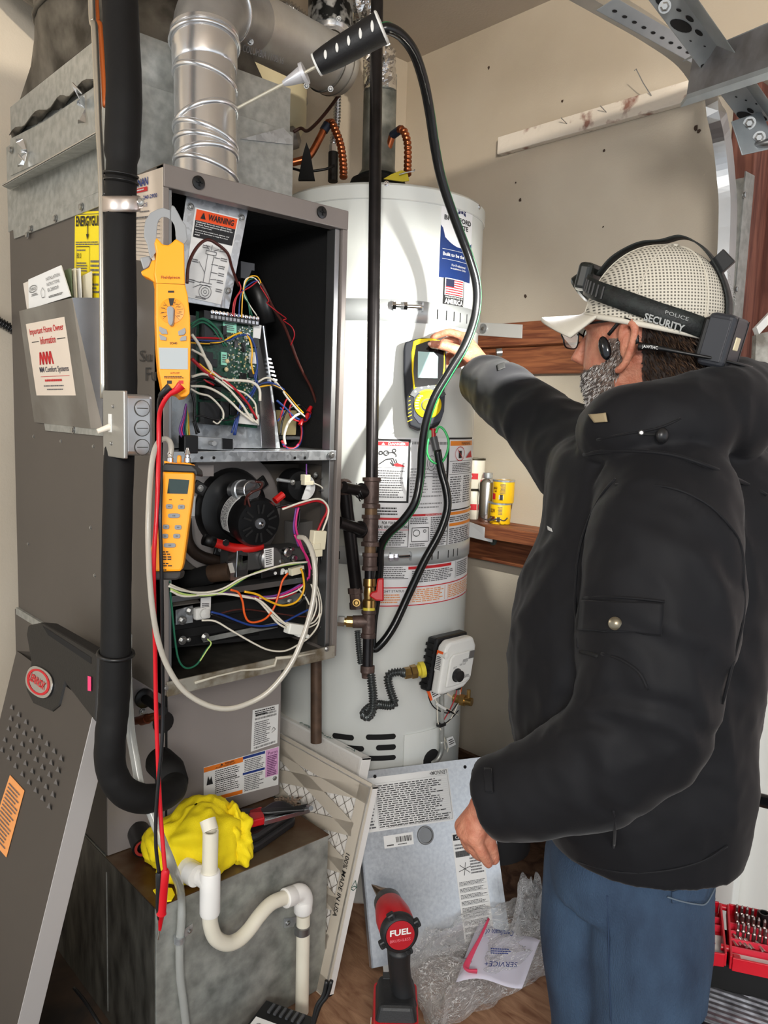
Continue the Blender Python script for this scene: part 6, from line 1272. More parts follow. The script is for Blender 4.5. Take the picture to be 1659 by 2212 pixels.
for x, y in ((244,878), (240,958)): screw(onX(x, y, BXc-.002), (-1,0,0), .0025, jb)
# ================================================================ TOOLS AND LOOSE THINGS
def PQ(q, d): return [P(x, y, d) for x, y in q]
# ---- clamp meter
D0 = 1.045; ext = FW*.030 - RT*.011
cm = thing('clamp_meter', 'orange clamp meter with grey jaw hanging on the furnace corner', 'meter', P(365,860,D0))
fr_ = [(337,612),(333,590),(338,545),(334,524),(338,512),(351,527),(364,529),(373,522),(380,515),(398,526),(399,566),(400,614),(406,638),(411,685),(412,749),(411,820),(410,850),(403,856),(391,858),(385,850),(352,846),(343,800),(339,749),(337,685)]
body = MB().poly(PQ(fr_, D0), ext).build('body', yellowp, cm, bevel=.002)
MB().poly(PQ([(337,612),(320,600),(306,594),(303,586),(321,577),(327,562),(336,560)], D0+.012), FW*.018).build('thumb_guard', yellowp, cm, bevel=.002)
MB().poly(PQ([(301,556),(322,552),(327,562),(320,577),(309,582)], D0+.014), FW*.012).build('jaw_trigger', greyp, cm, bevel=.002)
oj = [(326,560),(321,545),(318,528),(311,512),(311,495),(314,476),(325,460),(340,452),(352,449),(368,454)]; ij = [(341,540),(339,528),(338,515),(339,500),(340,486),(343,476),(349,470),(355,469),(362,471),(368,475)]
def jaw(o, i, nm): MB().rings([[P(*a, D0+.006), P(*b, D0+.006), P(*b, D0+.022), P(*a, D0+.022)] for a, b in zip(o, i)]).build(nm, greyp, cm, bevel=.0012)
jaw(oj, ij, 'fixed_jaw'); jaw([(369,454),(371,443),(377,446),(384,458),(392,474),(402,488),(403,502),(405,518),(398,528),(388,534)], [(369,476),(373,480),(377,488),(378,494),(379,502),(379,508),(380,514),(379,520),(378,528),(376,534)], 'moving_jaw')
mb = MB(); mb.cyl(P(337,611.5,D0-.0002), P(400,614.5,D0-.0002), .0003, seg=4).build('body_seam', mat('seam_dark', (120,66,8), .6), cm)
DF = D0-.0006
MB().lathe(P(371,672,D0), -FW, [(.0168,-.001), (.0168,.0012), (.0160,.0014), (0,.0014)], 36).build('dial_plate', mat('amber_dark', (236,146,6), .4), cm, smooth=2)
mb = MB()
for k in range(12): a = 2*PI*k/12+.2; u = RT*math.cos(a)+UP*math.sin(a); c = P(371,672,D0-.0016); w_ = FW.cross(u).normalized()*.0002; mb.add([c+u*.007-w_, c+u*.0155-w_, c+u*.0155+w_, c+u*.007+w_], [(0,1,2,3)])
mb.build('dial_marks', ink, cm)
MB().poly(PQ([(364,644),(377,644),(373,660),(367,660)], D0-.0016), FW*.0002).build('off_sector', ink, cm)
for k, a in enumerate((.5,.9,1.25,-.1,-.6,2.4,2.8,3.3,3.8)): lines(Frame(P(371+19*math.cos(a)-4, 672-19*math.sin(a)+1.3, D0-.0017), P(371+19*math.cos(a)+4, 672-19*math.sin(a)+1.3, D0-.0017), P(371+19*math.cos(a)-4, 672-19*math.sin(a)-1.3, D0-.0017)), 0,0,1,1, 1, ink, cm, k=0)
MB().poly([P(371+7.5*math.cos(a), 672+8*math.sin(a), D0-.0018) if math.sin(a) < .3 else P(371.5+6.5*math.cos(a), 690+18*math.sin(a)-2, D0-.0018) for a in [2*PI*k/24 for k in range(24)]], -FW*.008).build('selector_knob', greyp, cm, bevel=.002)
for q in (((344,705),(360,712),(363,722),(350,722),(344,715)), ((344,722),(360,729),(360,736),(347,735)), ((385,716),(400,708),(402,718),(398,724),(386,725)), ((388,733),(393,727),(403,726),(403,736),(390,737))):
    MB().poly(PQ(q, DF), -FW*.0015).build('button', greyp, cm, bevel=.0005)
MB().poly(PQ([(343,751),(406,752),(406,798),(346,797)], DF), -FW*.0004).build('screen', mat('lcd_grey', (172,178,180), .12), cm)
MB().poly(PQ([(363,628),(376,628),(376,632),(363,632)], DF), -FW*.0003).build('lamp_window', ink, cm)
def mtxt(s, x0, y0, x1, y1, m=ink, d=DF, par=cm): F = Frame(P(x0,y1,d), P(x1,y1,d), P(x0,y0,d), eps=.0003); txt(F, s, 0,0,1,1, m, par, bold=.02)
mtxt('Fieldpiece', 348,596,389,604, mat('brown_ink', (150,74,14), .6)); mtxt('SC440', 367,739,383,744); mtxt('AUTO OFF', 368,804,388,808, MATS['brown_ink']); lines(Frame(P(355,818,DF), P(403,818,DF), P(355,812,DF)), 0,0,1,1, 2, ink, cm)
for x, m_ in ((366,ink), (391,redi)): MB().poly(PQ([(x-5,822),(x+5,822),(x+5,829),(x-5,829)], DF), -FW*.0004).build('input_jack', m_, cm)
for nm, m_, pts, lab in (('test_lead', mat('lead_red', (200,10,28), .35), [(392,832,1.03),(382,842,1.03),(366,852,1.03),(352,872,1.035),(344,900,1.05),(343,960,1.055),(341,1040,1.045),(338,1120,1.04),(333,1190,1.04),(332,1260,1.05),(335,1400,1.09),(337,1520,1.11),(341,1640,1.12),(347,1760,1.13),(354,1850,1.13),(357,1884,1.13)], 'red test lead hanging from the clamp meter down to its probe'),
   ('test_lead', mat('lead_black', (16,16,18), .35), [(368,836,1.03),(356,846,1.03),(346,858,1.035),(343,880,1.05),(345,940,1.06),(348,1040,1.05),(346,1120,1.04),(348,1200,1.045),(350,1300,1.06),(351,1420,1.09),(352,1520,1.11),(350,1600,1.115),(342,1690,1.12),(337,1760,1.125),(337,1830,1.13),(344,1888,1.135)], 'black test lead hanging beside the red one')):
    t = thing(nm, lab, 'test lead', P(345,2000,1.13)); sp = spline([P(*p) for p in pts], 7)
    MB().tube(sp, .0031 if lab[0] == 'r' else .0026, 10).build('cable', m_, t, smooth=True); MB().tube(sp[:14], lambda s: .0062-.0025*s, 12).build('plug_boot', m_, t, smooth=2)
    e = pts[-1]
    if lab[0] == 'r': MB().lathe(P(358,1878,1.13), P(345,2012,1.16)-P(358,1878,1.13), [(.0036,0),(.0060,.004),(.0058,.03),(.0066,.075),(.0075,.078),(.0045,.082),(.0022,.108)], 16).build('probe_grip', m_, t, smooth=2); MB().cyl(P(345,2008,1.16), P(341,2030,1.165), .0010).build('probe_tip', chrome, t)
    else: MB().lathe(P(344,1884,1.135), P(345,1992,1.155)-P(344,1884,1.135), [(.0034,0),(.0054,.004),(.0052,.03),(.0058,.06),(.003,.08)], 16).build('probe_grip', m_, t, smooth=2)
# ---- manometer
D1 = 1.065
mm = thing('manometer', 'orange handheld manometer with dark screen and black rubber boot', 'meter', P(370,1250,D1))
MB().poly(PQ([(351,1018),(420,1020),(417,1064),(396,1217),(392,1232),(388,1234),(347,1235),(347,1180),(346,1119),(345,1054)], D1), FW*.026-RT*.004).build('body', yellowp, mm, bevel=.003)
MB().poly(PQ([(346,1119),(333,1148),(325,1186),(324,1235),(347,1235)], D1+.006), FW*.018).build('flared_side', yellowp, mm, bevel=.003)
MB().poly(PQ([(352,1003),(358,1000),(414,1004),(425,1014),(427,1027),(421,1028),(419,1021),(351,1019)], D1-.003), FW*.034).build('boot_top', black, mm, bevel=.003)
MB().poly(PQ([(325,1235),(391,1234),(389,1248),(382,1253),(330,1253)], D1+.004), FW*.024).build('boot_bottom', mat('boot_dark', (38,34,32), .6), mm, bevel=.003)
MB().poly(PQ([(354,995),(372,999),(381,1000),(395,999),(412,1001),(415,1005),(354,1001)], D1+.002), FW*.02).build('top_cap', yellowp, mm, bevel=.001); MB().poly(PQ([(382,983),(390,983),(390,1001),(381,1001)], D1+.006), FW*.008).build('fin', yellowp, mm, bevel=.002)
MB().poly(PQ([(365,1034),(409,1037),(405,1067),(361,1066)], D1-.0004), FW*.0003).build('screen', mat('lcd_dark', (44,60,58), .15), mm)
for x, y, w_ in ((366,1094,15), (392,1095,15), (376,1114,26), (359,1138,14), (385,1139,15), (357,1158,14), (382,1158,15), (367,1178,26)):
    h_ = 10; MB().poly([P(x+w_/2*math.copysign(abs(math.cos(a))**.5, math.cos(a)), y+h_/2*math.copysign(abs(math.sin(a))**.6, math.sin(a)), D1-.0004) for a in [2*PI*k/16 for k in range(16)]], -FW*.0016).build('button', mat('button_grey', (128,132,136), .4), mm, bevel=.0005); mtxt('|||' if w_ > 20 else '<>', x-2.5, y-1.5, x+2.5, y+1.5, ink, D1-.0022, mm)
for y, w_ in ((1192,20), (1197,25), (1203,28), (1208,28), (1217,20), (1222,30), (1231,14)): lines(Frame(P(349,y+1.3,D1-.0004), P(349+w_,y+1.3,D1-.0004), P(349,y-1.3,D1-.0004)), 0,0,1,1, 1, ink, mm, fill=1, wl=.3)
for x in (368, 393): MB().poly(PQ([(x-3,1078),(x+3,1078),(x+3,1080.5),(x-3,1080.5)], D1-.0004), FW*.0002).build('port_mark', MATS['brown_ink'], mm)
for x in (368, 405): MB().lathe(P(x,996,D1+.012), UP, [(.0045,-.002),(.0045,.004),(.003,.005),(.003,.008),(.0042,.009),(.0028,.013),(.0015,.018)], 14).build('pressure_port', chrome, mm, smooth=2)
tag(MB().tube(spline([P(*p) for p in ((368,988,1.077),(370,968,1.077),(366,953,1.075),(355,948,1.07),(342,956,1.06),(332,980,1.05),(326,1020,1.045),(322,1080,1.035),(320,1140,1.03),(321,1200,1.03),(324,1260,1.035),(330,1320,1.04),(342,1385,1.05),(362,1440,1.06),(395,1490,1.07),(440,1520,1.08),(485,1531,1.09),(530,1522,1.10),(580,1494,1.11),(625,1440,1.12),(655,1375,1.13),(676,1300,1.14),(681,1240,1.145),(675,1195,1.15),(660,1165,1.16),(645,1160,1.175))], 7), .0038, 12).build('clear_tube', smoke_t, smooth=True), 'long clear vinyl tube looping from the manometer to the gas valve', 'tube')
# ---- combustion analyser on the tank
D2 = 1.738
an = thing('combustion_analyser', 'yellow and black combustion analyser held against the tank', 'meter', P(920,925,D2))
def aq(lst): return [(840+x/4.608, 650+y/4.608) for x, y in lst]
def AP(lst, d): return PQ(aq(lst), d)
MB().poly(AP([(160,410),(245,380),(340,362),(430,370),(520,400),(565,470),(575,700),(552,900),(556,1000),(535,1150),(505,1225),(430,1262),(290,1275),(205,1240),(175,1100),(158,900),(146,700),(148,470)], D2+.002), FW*.042).build('rubber_boot', mat('boot_rubber', (30,32,38), .6, spec=.25), an, bevel=.004, seg=3)
MB().poly(AP([(245,400),(300,376),(430,371),(510,392),(550,440),(562,660),(540,905),(500,925),(290,915),(245,885),(228,700),(225,520)], D2), FW*.012).build('yellow_face', mat('meter_yellow', (238,206,8), .5, spec=.25), an, bevel=.0015)
MB().poly(AP([(270,440),(400,395),(520,425),(550,470),(548,640),(525,830),(260,860),(245,700),(252,560)], D2-.001), FW*.006).build('display_window', mat('gloss_black', (14,15,18), .08), an, bevel=.0006)
MB().poly(AP([(290,503),(448,512),(490,555),(484,770),(288,765)], D2-.0014), FW*.001).build('lcd', mat('lcd_mint', (168,204,204), .15), an)
MB().poly(AP([(245,905),(560,905),(550,1100),(515,1195),(430,1225),(300,1222),(245,1150)], D2+.0005), FW*.01).build('grey_field', mat('meter_grey', (62,64,74), .6, spec=.2), an, bevel=.001)
def arc(cx_, cy_, r0, r1, a0, a1, n=20): return aq([(cx_+r1*math.cos(a0+(a1-a0)*k/n), cy_-r1*math.sin(a0+(a1-a0)*k/n)) for k in range(n+1)] + [(cx_+r0*math.cos(a1+(a0-a1)*k/n), cy_-r0*math.sin(a1+(a0-a1)*k/n)) for k in range(n+1)])
MB().poly(PQ(arc(390,1030,150,205,.5,2.65), D2-.0008), FW*.003).build('button_arc', mat('arc_grey', (96,98,100), .6, spec=.2), an)
for k in range(5): a = .75+.4*k; MB().lathe(P(*aq([(390+178*math.cos(a), 1030-178*math.sin(a))])[0], D2-.001), -FW, [(.0022,0),(.0022,.001),(0,.0012)], 10).build('symbol', white, an)
MB().lathe(P(*aq([(388,1035)])[0], D2), -FW, [(.0300,-.002),(.0300,.002),(.0285,.003),(0,.003)], 40).build('yellow_dial', MATS['meter_yellow'], an, smooth=2)
MB().lathe(P(*aq([(385,1038)])[0], D2-.003), -FW, [(.0145,0),(.0145,.0008),(0,.0008)], 30).build('dial_groove', greyd, an); MB().lathe(P(*aq([(385,1038)])[0], D2-.0036), -FW, [(.0115,0),(.0115,.003),(.0100,.004),(0,.004)], 30).build('dial_knob', mat('knob_yellow', (248,214,30), .4), an, smooth=2)
for k in range(6): a = 2.2+.25*k; c = aq([(388+110*math.cos(a), 1035-110*math.sin(a))])[0]; MB().poly(PQ([(c[0]-4,c[1]-1.5),(c[0]+4,c[1]-1.5),(c[0]+4,c[1]+1.5),(c[0]-4,c[1]+1.5)], D2-.0034), FW*.0003).build('dial_legend', mat('legend', (190,180,120), .5), an)
for k, y in enumerate((950,990,1030,1070,1108,1142,1190)): w_ = 6+k*2.4; MB().poly(AP([(205-w_,y+4+k),(205+w_*1.2,y-4-k*1.5),(205+w_*1.4,y+1-k),(205-w_*.8,y+9+k)], D2+.0015), FW*.001).build('grip_dash', MATS['meter_yellow'], an)
# connectors below it
MB().poly(AP([(370,1285),(428,1285),(428,1350),(405,1380),(380,1375),(362,1340)], D2+.01), FW*.012).build('green_plug', mat('plug_green', (44,176,92), .4), an, bevel=.001)
MB().cyl(P(935,926,D2+.015), P(936,945,D2+.015), .0065, seg=12).build('red_connector', red, an, smooth=2); MB().cyl(P(936,944,D2+.015), P(943,975,D2+.015), .0088, seg=14).build('grey_boot', greyd, an, smooth=2)
tag(MB().tube(spline([P(*p) for p in ((925,948,1.715),(922,975,1.715),(932,996,1.715),(950,1001,1.715),(963,985,1.715),(969,955,1.715),(960,930,1.715),(948,922,1.715),(942,935,1.715))], 7), .0026, 8).build('green_cable', MATS['plug_green'], smooth=True), 'thin green loop of cable below the analyser', 'cable')
# ---- probe with black hose
pr = thing('flue_probe', 'black handled flue probe with silver cone stuck into the vent pipe', 'probe', P(750,110,1.30))
ra, rb = P(503,239,1.345), P(690,140,1.305); hd_ = (P(822,62,1.275)-P(682,142,1.305))
MB().cyl(ra, rb, .0027, seg=12).build('probe_rod', mat('rod_cream', (214,208,190), .35, .4), pr, smooth=2)
ca_ = P(612,181,1.322); cb_ = P(660,157,1.312); MB().lathe(ca_, cb_-ca_, [(.0045,0),(.0075,.010),(.0135,(cb_-ca_).length-.006),(.0175,(cb_-ca_).length-.006),(.0175,(cb_-ca_).length),(.003,(cb_-ca_).length)], 28).build('silver_cone', mat('cone_silver', (216,216,220), .3, .4), pr, smooth=2)
h0_ = P(684,140,1.305); L_ = hd_.length; hn = hd_.normalized()
MB().lathe(h0_, hn, [(.0170,.001),(.0186,.006),(.0205,.02),(.0222,.04),(.0235,L_*.6),(.0250,L_*.95),(.0256,L_)], 40).build('handle', mat('handle_black', (20,20,22), .5, bump=.1, bscale=300), pr, smooth=2)
MB().lathe(h0_, hn, [(.0172,-.0015),(.0182,-.001),(.0182,.002),(.0165,.002)], 32).build('front_ring', white, pr, smooth=2); MB().lathe(h0_+hn*L_, hn, [(.0255,-.0012),(.0262,-.001),(.0262,.0015),(.0240,.003),(0,.004)], 36).build('rear_ring', white, pr, smooth=2)
side = hn.cross(FW).normalized(); side = side if side.dot(UP) > 0 else -side
for i in range(5):
    for off in (0,):
        L2 = .022+i*.0215; rr_ = .0213+i*.0009; fd = (-FW - hn*(-FW).dot(hn)).normalized(); c = h0_+hn*L2+fd*rr_*.98-side*.004
        MB().ball(c, (.0028,.0075+i*.0005,.0012), 12, Matrix((hn*.94-side*.34, side*.94+hn*.34, fd)).transposed()).build('grip_stripe', white, pr, smooth=True)
    c = h0_+hn*(.032+i*.020)+(side*.92+fd*.38)*(.0208+i*.0009); MB().ball(c, (.0022,.003,.0012), 8).build('grip_dot', white, pr, smooth=True)
hz_ = thing('probe_hose', 'thick black hose with green stripe curving from probe to analyser', 'hose', P(812,1290,1.70))
hpts = [(822,65,1.27),(840,62,1.27),(868,78,1.29),(895,115,1.32),(915,175,1.36),(928,240,1.40),(940,320,1.44),(956,395,1.48),(985,480,1.52),(1015,560,1.55),(1030,620,1.57),(1027,680,1.58),(1005,745,1.58),(970,805,1.585),(938,860,1.59),(920,915,1.60),(912,970,1.61),(908,1030,1.62),(897,1085,1.62),(870,1125,1.63),(838,1155,1.65),(822,1185,1.67),(820,1230,1.69),(814,1290,1.70),(806,1350,1.71),(806,1400,1.71),(826,1388,1.71),(852,1350,1.715),(880,1290,1.72),(915,1215,1.72),(950,1150,1.72),(966,1100,1.72),(964,1060,1.72),(952,1015,1.72),(944,972,1.715)]
sp = spline([P(*p) for p in hpts], 6)
MB().tube(sp, .0090, 16).build('hose', mat('hose_black', (18,19,20), .25), hz_, smooth=True)
of = []
for i, p in enumerate(sp[:int(len(sp)*.62)]):
    t = (sp[i+1]-sp[max(0,i-1)]).normalized(); s_ = t.cross(FW).normalized(); s_ = s_ if s_.dot(RT)+.3*s_.dot(UP) > 0 else -s_; of.append(p + s_*.0066 - FW*.0048)
MB().tube(of, .0017, 8).build('green_stripe', mat('stripe_green', (24,110,60), .3), hz_, smooth=True)
# ---- cans on the lower shelf
SZ = zs-.30+.0006
def can(label, px, py, r, h, m, z, group=None, lidm=galv, dx=.0):
    c = onX(px, py, XW-.05-dx); c.z = z
    t = thing('paint_can', label, 'can', c); MB().lathe(c, Z, [(r*.97,0),(r,.002),(r,h-.003),(r*.96,h)], 32).build('can_body', m, t, smooth=2)
    MB().lathe(c+Vector((0,0,h)), Z, [(r*1.03,-.004),(r*1.03,.001),(r*.86,.001),(r*.84,-.001),(0,-.001)], 32).build('lid_rim', lidm, t, smooth=2); return t, c
cy_ = mat('can_yellow', (236,188,20), .35); dk = mat('dark_lid', (60,54,40), .4, .6)
t, c = can('lower yellow wood filler can on the shelf', 1081,1100,.030,.060,cy_,SZ)
F = CylFrame((c.x,c.y), .030, PI*1.30, PI*.72, c.z+.004, c.z+.056, .0006); txt(F, 'WOOD', .42,.55,.74,.78, mat('can_brown', (90,40,20), .5), t, bold=.03); rect(F, .42,.1,.8,.35, MATS['can_brown'], t, n=5); lines(F, .05,.45,.3,.9, 6, inkg, t); rect(F, .12,.1,.34,.3, paper, t, n=3); lines(F, .14,.12,.32,.28, 1, ink, t, k=3, fill=1.6, wl=.05)
t, c = can('upper yellow wood stain can stacked on the lower one', 1088,1050,.031,.064,cy_,SZ+.0615)
F = CylFrame((c.x,c.y), .031, PI*1.30, PI*.72, c.z+.004, c.z+.060, .0006); txt(F, 'Golden', .46,.62,.7,.75, MATS['can_brown'], t, bold=.03); txt(F, 'Oak', .48,.48,.62,.58, MATS['can_brown'], t, bold=.03); rect(F, .56,.1,.8,.4, redi, t, n=5); lines(F, .05,.4,.35,.92, 8, inkg, t); rect(F, .14,.12,.36,.34, paper, t, n=3); lines(F, .16,.14,.34,.32, 1, ink, t, k=3, fill=1.6, wl=.05)
c = onX(1050,1110,XW-.045); c.z = SZ
t = thing('metal_canister', 'bare metal bottle with screw cap left of the yellow cans', 'canister', c); MB().lathe(c, Z, [(.024,0),(.025,.003),(.025,.112),(.017,.124),(.0135,.126),(.0135,.142),(.0,.143)], 32).build('bottle', shiny, t, smooth=2); MB().lathe(c+Vector((0,0,.127)), Z, [(.0145,0),(.0145,.014),(0,.0145)], 24).build('screw_cap', galv, t, smooth=2)
wl_ = mat('can_white', (226,220,204), .4)
for i, (z, y, lab) in enumerate(((SZ,1115,'lower white and red can half hidden by the tank'), (SZ+.091,1020,'upper white and red can half hidden by the tank'))):
    t, c = can(lab, 1021, 1100, .031, .088, wl_, z, lidm=dk, dx=-.012)
    F = CylFrame((c.x,c.y), .031, PI*1.5, PI*.72, c.z, c.z+.088, .0006); rect(F, .2,.32,.95,.52, redi, t, n=8); txt(F, 'ONLY', .42,.36,.86,.48, paper, t, bold=.02)
tag(MB().tube(spline([onX(x, y, XW-.09)+Vector((0,0,.004)) for x, y in ((1040,1120),(1052,1126),(1062,1120),(1056,1128),(1075,1124),(1088,1128),(1096,1122))], 5), .002, 6).build('metal_chain', steel), 'small tangle of metal wire on the lower shelf edge', 'wire')
# ---- impact driver
dv = thing('impact_driver', 'red and black cordless impact driver standing upright on its battery', 'drill', onZ(862,2250,ZP))
R0 = P(864,2018,1.40); R1 = P(840,1955,1.51); TIP = P(803,1911,1.585); ah = (R1-R0).normalized(); Lh = (R1-R0).length
rdm = mat('tool_red', (190,20,32), .38, bump=.08, bscale=300); blk = mat('tool_black', (30,31,33), .5, bump=.1, bscale=400)
MB().lathe(R0, ah, [(.0285,.006),(.033,.014),(.0335,Lh*.55),(.030,Lh*.8),(.026,Lh),(.0,Lh)], 36).build('red_housing', rdm, dv, smooth=2)
MB().lathe(R1, ah, [(.028,-.012),(.027,.012),(.017,.028),(.0125,.030),(.0125,.040),(0,.041)], 32).build('nose', mat('nose_grey', (48,48,50), .4, .3), dv, smooth=2)
na = R1+ah*.034; MB().lathe(na, TIP-na, [(.0150,0),(.0155,.004),(.0105,.018),(.006,(TIP-na).length*.7),(.0008,(TIP-na).length)], 28).build('step_bit', mat('bit_steel', (150,128,110), .25, .95), dv, smooth=2)
e = MB().lathe(R0, -ah, [(.034,-.014),(.0345,-.004),(.031,.004),(.0275,.006),(.026,.0035),(0,.0035)], 36).build('end_cap', blk, dv, smooth=2)
M = rot_to(ah)
for k in range(4): a = PI/4+k*PI/2+.3; c = R0 + M@Vector((.034*math.cos(a), .034*math.sin(a), .003)); MB().cbox(c, .014, .014, .014, M@Matrix.Rotation(a,3,'Z')).build('cap_lug', blk, dv, bevel=.003); screw(c-ah*.007, -ah, .0025, dv, m=blackm)
MB().lathe(R0-ah*.0036, -ah, [(.0255,0),(.0255,.0008),(0,.001)], 36).build('badge', mat('badge_red', (170,14,28), .3), dv)
bx = (RT-ah*RT.dot(ah)).normalized(); by = (UP-ah*UP.dot(ah)).normalized(); cB = R0-ah*.0048
Fb = Frame(cB-bx*.019-by*.001-bx*.0, cB+bx*.019+by*.002, cB-bx*.019+by*.010, -ah, eps=.0003); txt(Fb, 'FUEL', 0,0,1,1, white, dv, bold=.03); Fb = Frame(cB-bx*.019-by*.012, cB+bx*.018-by*.009, cB-bx*.019-by*.007, -ah, eps=.0003); txt(Fb, 'BRUSHLESS', 0,0,1,1, mat('pink_ink', (226,120,130), .5), dv)
hpA = P(862,2045,1.43); hpB = P(872,2150,1.455)
MB().tube(spline([hpA, P(862,2080,1.44), P(866,2115,1.45), hpB, P(876,2175,1.46)], 6), lambda t: .0185+.003*t*t+.004*(1-t)**3, 24).build('handle', blk, dv, smooth=True)
yb = hpB.z
ux_ = (RT - Z*RT.dot(Z)).normalized(); uy_ = Z.cross(ux_)   # right / forward
cb0 = P(862,2165,1.46); 
def bx3(c, rx, ry, z0, z1, name, m, bev=.006, sk=0):
    q = [Vector((c.x, c.y, z0)) + ux_*a*rx + uy_*b*ry for a, b in ((-1,-1),(1,-1),(1,1),(-1,1))]; q2 = [Vector((c.x, c.y, z1)) + ux_*(a*rx*(1-sk)) + uy_*(b*ry*(1-sk)) for a, b in ((-1,-1),(1,-1),(1,1),(-1,1))]
    return MB().rings([q, q2]).build(name, m, dv, bevel=bev, seg=3)
zt0 = P(860,2140,1.45).z; cR = cb0-ux_*.006
bx3(cR, .040, .052, zt0-.040, zt0-.004, 'foot_housing', blk, .008, .22); bx3(cR, .0425, .058, zt0-.062, zt0-.030, 'red_foot', rdm, .006, .04); bx3(cR, .042, .058, ZP+.002, zt0-.060, 'battery', mat('battery_black', (22,22,23), .5), .006)
c = Vector((cR.x, cR.y, zt0-.042)); MB().cbox(c-uy_*.059+ux_*.012, .022, .010, .020, Matrix((ux_, uy_, Z)).transposed()).build('battery_latch', mat('latch_red', (216,26,36), .35), dv, bevel=.002)
MB().cbox(Vector((cR.x, cR.y, zt0-.004))+uy_*.036-ux_*.012, .026, .018, .004, Matrix((ux_, uy_, Z)).transposed()).build('mode_panel', mat('panel_dark', (44,46,48), .4), dv, bevel=.001)
MB().tube([Vector((cR.x,cR.y,0))-ux_*.044-uy_*y+Vector((0,0,z)) for y, z in ((.02,zt0-.045),(.045,zt0-.055),(.05,zt0-.10),(.03,zt0-.11),(.028,zt0-.07))], .002, 6).build('belt_clip', chrome, dv)
Fb = Frame(Vector((cR.x,cR.y,zt0-.095))-ux_*.0428-uy_*(-.03), Vector((cR.x,cR.y,zt0-.095))-ux_*.0428-uy_*.01, Vector((cR.x,cR.y,zt0-.075))-ux_*.0428-uy_*(-.03), -ux_); lines(Fb, 0,0,1,1, 3, white, dv)
# ---- clear plastic bag with paperwork
bag = thing('plastic_bag', 'crumpled clear plastic bag with papers inside on the plywood', 'bag', onZ(1040,2120,ZP))
m = bpy.data.materials.new('clear_film'); m.use_nodes = True; nt = m.node_tree; bs_ = nt.nodes['Principled BSDF']; out_ = nt.nodes['Material Output']
bs_.inputs['Base Color'].default_value = (1,1,1,1); bs_.inputs['Roughness'].default_value = .08; bs_.inputs['Specular IOR Level'].default_value = 1.0
nb = nt.nodes.new('ShaderNodeTexNoise'); nb.inputs['Scale'].default_value = 22; nb.inputs['Detail'].default_value = 3; nb.inputs['Distortion'].default_value = 1.5; bpn = nt.nodes.new('ShaderNodeBump'); bpn.inputs['Distance'].default_value = .02; bpn.inputs['Strength'].default_value = .8; nt.links.new(nb.outputs[0], bpn.inputs['Height']); nt.links.new(bpn.outputs[0], bs_.inputs['Normal'])
tr_n = nt.nodes.new('ShaderNodeBsdfTransparent'); mx = nt.nodes.new('ShaderNodeMixShader'); fz = nt.nodes.new('ShaderNodeLayerWeight'); fz.inputs[0].default_value = .42; mr = nt.nodes.new('ShaderNodeMapRange'); mr.inputs['To Min'].default_value = .12; mr.inputs['To Max'].default_value = .78
nt.links.new(fz.outputs['Facing'], mr.inputs[0]); n3 = nt.nodes.new('ShaderNodeTexNoise'); n3.inputs['Scale'].default_value = 7; n3.inputs['Detail'].default_value = 2; n3.inputs['Distortion'].default_value = 2.2; r3_ = nt.nodes.new('ShaderNodeValToRGB'); r3_.color_ramp.elements[0].position = .47; r3_.color_ramp.elements[0].color = (0,0,0,1); r3_.color_ramp.elements[1].position = .5; r3_.color_ramp.elements[1].color = (.9,.9,.9,1); e3_ = r3_.color_ramp.elements.new(.53); e3_.color = (0,0,0,1); nt.links.new(n3.outputs[0], r3_.inputs[0]); mm3 = nt.nodes.new('ShaderNodeMath'); mm3.operation = 'MAXIMUM'; nt.links.new(r3_.outputs[0], mm3.inputs[0]); nt.links.new(mr.outputs[0], mm3.inputs[1]); nt.links.new(mm3.outputs[0], mx.inputs[0]); nt.links.new(tr_n.outputs[0], mx.inputs[1]); nt.links.new(bs_.outputs[0], mx.inputs[2]); nt.links.new(mx.outputs[0], out_.inputs[0]); film = m  # white noise streaks in the film stand in for highlights on creases
def film_sheet(q, name, h, seed, n=64, lift=None):
    A_, B2, C2, D2_ = q
    def fn(u, v):
        p = A_.lerp(B2, u).lerp(D2_.lerp(C2, u), v); w = Vector((u*3.2+seed, v*2.6, seed)); r = (1-abs(noise.noise(w))*2.2); r2 = 1-abs(noise.noise(w*2.7))*2; r3 = noise.noise(w*7)
        e = min(1, min(u, 1-u, v, 1-v)*9)**.5
        p = p + Vector((.02*noise.noise(w*1.9), .02*noise.noise(w*2.1+Vector((4,0,0))), 0)); p.z += h*e*max(0, .5+.42*r+.28*r2+.12*r3) + (lift(u, v) if lift else 0); return p
    return MB().grid(fn, n, n).build(name, film, bag, smooth=True)
fq = [onZ(x, y, ZP+.004) for x, y in ((925,2240),(1240,2072),(1215,1985),(868,2050))]
film_sheet(fq, 'upper_film', .05, 2.3, lift=lambda u, v: .035*v*(1-abs(2*u-1.1)*.5))
film_sheet([q+Vector((0,0,.002)) for q in fq], 'lower_film', .018, 8.1, n=40)
film_sheet([onZ(x, y, ZP+.02) for x, y in ((1100,2035),(1215,2030),(1230,1990),(1120,2000))], 'bunched_neck', .12, 5.5, n=40)
pm = mat('bag_paper', (218,216,232), .6)
q = [onZ(x, y, ZP+.05) for x, y in ((985,2122),(1128,2126),(1166,2040),(1040,1985))]
pap = MB().grid(lambda u, v: q[0].lerp(q[1], u).lerp(q[3].lerp(q[2], u), v)+Vector((0,0,.010*math.sin(u*5+v*3))), 10, 10).build('paperwork', pm, bag, smooth=True, thick=.0006)
Fr = Frame(onZ(1118,2082,ZP+.067), onZ(1048,2080,ZP+.067), onZ(1116,2093,ZP+.067), Z, eps=.002); txt(Fr, 'SERVICE+', 0,0,1,1, blue, bag)
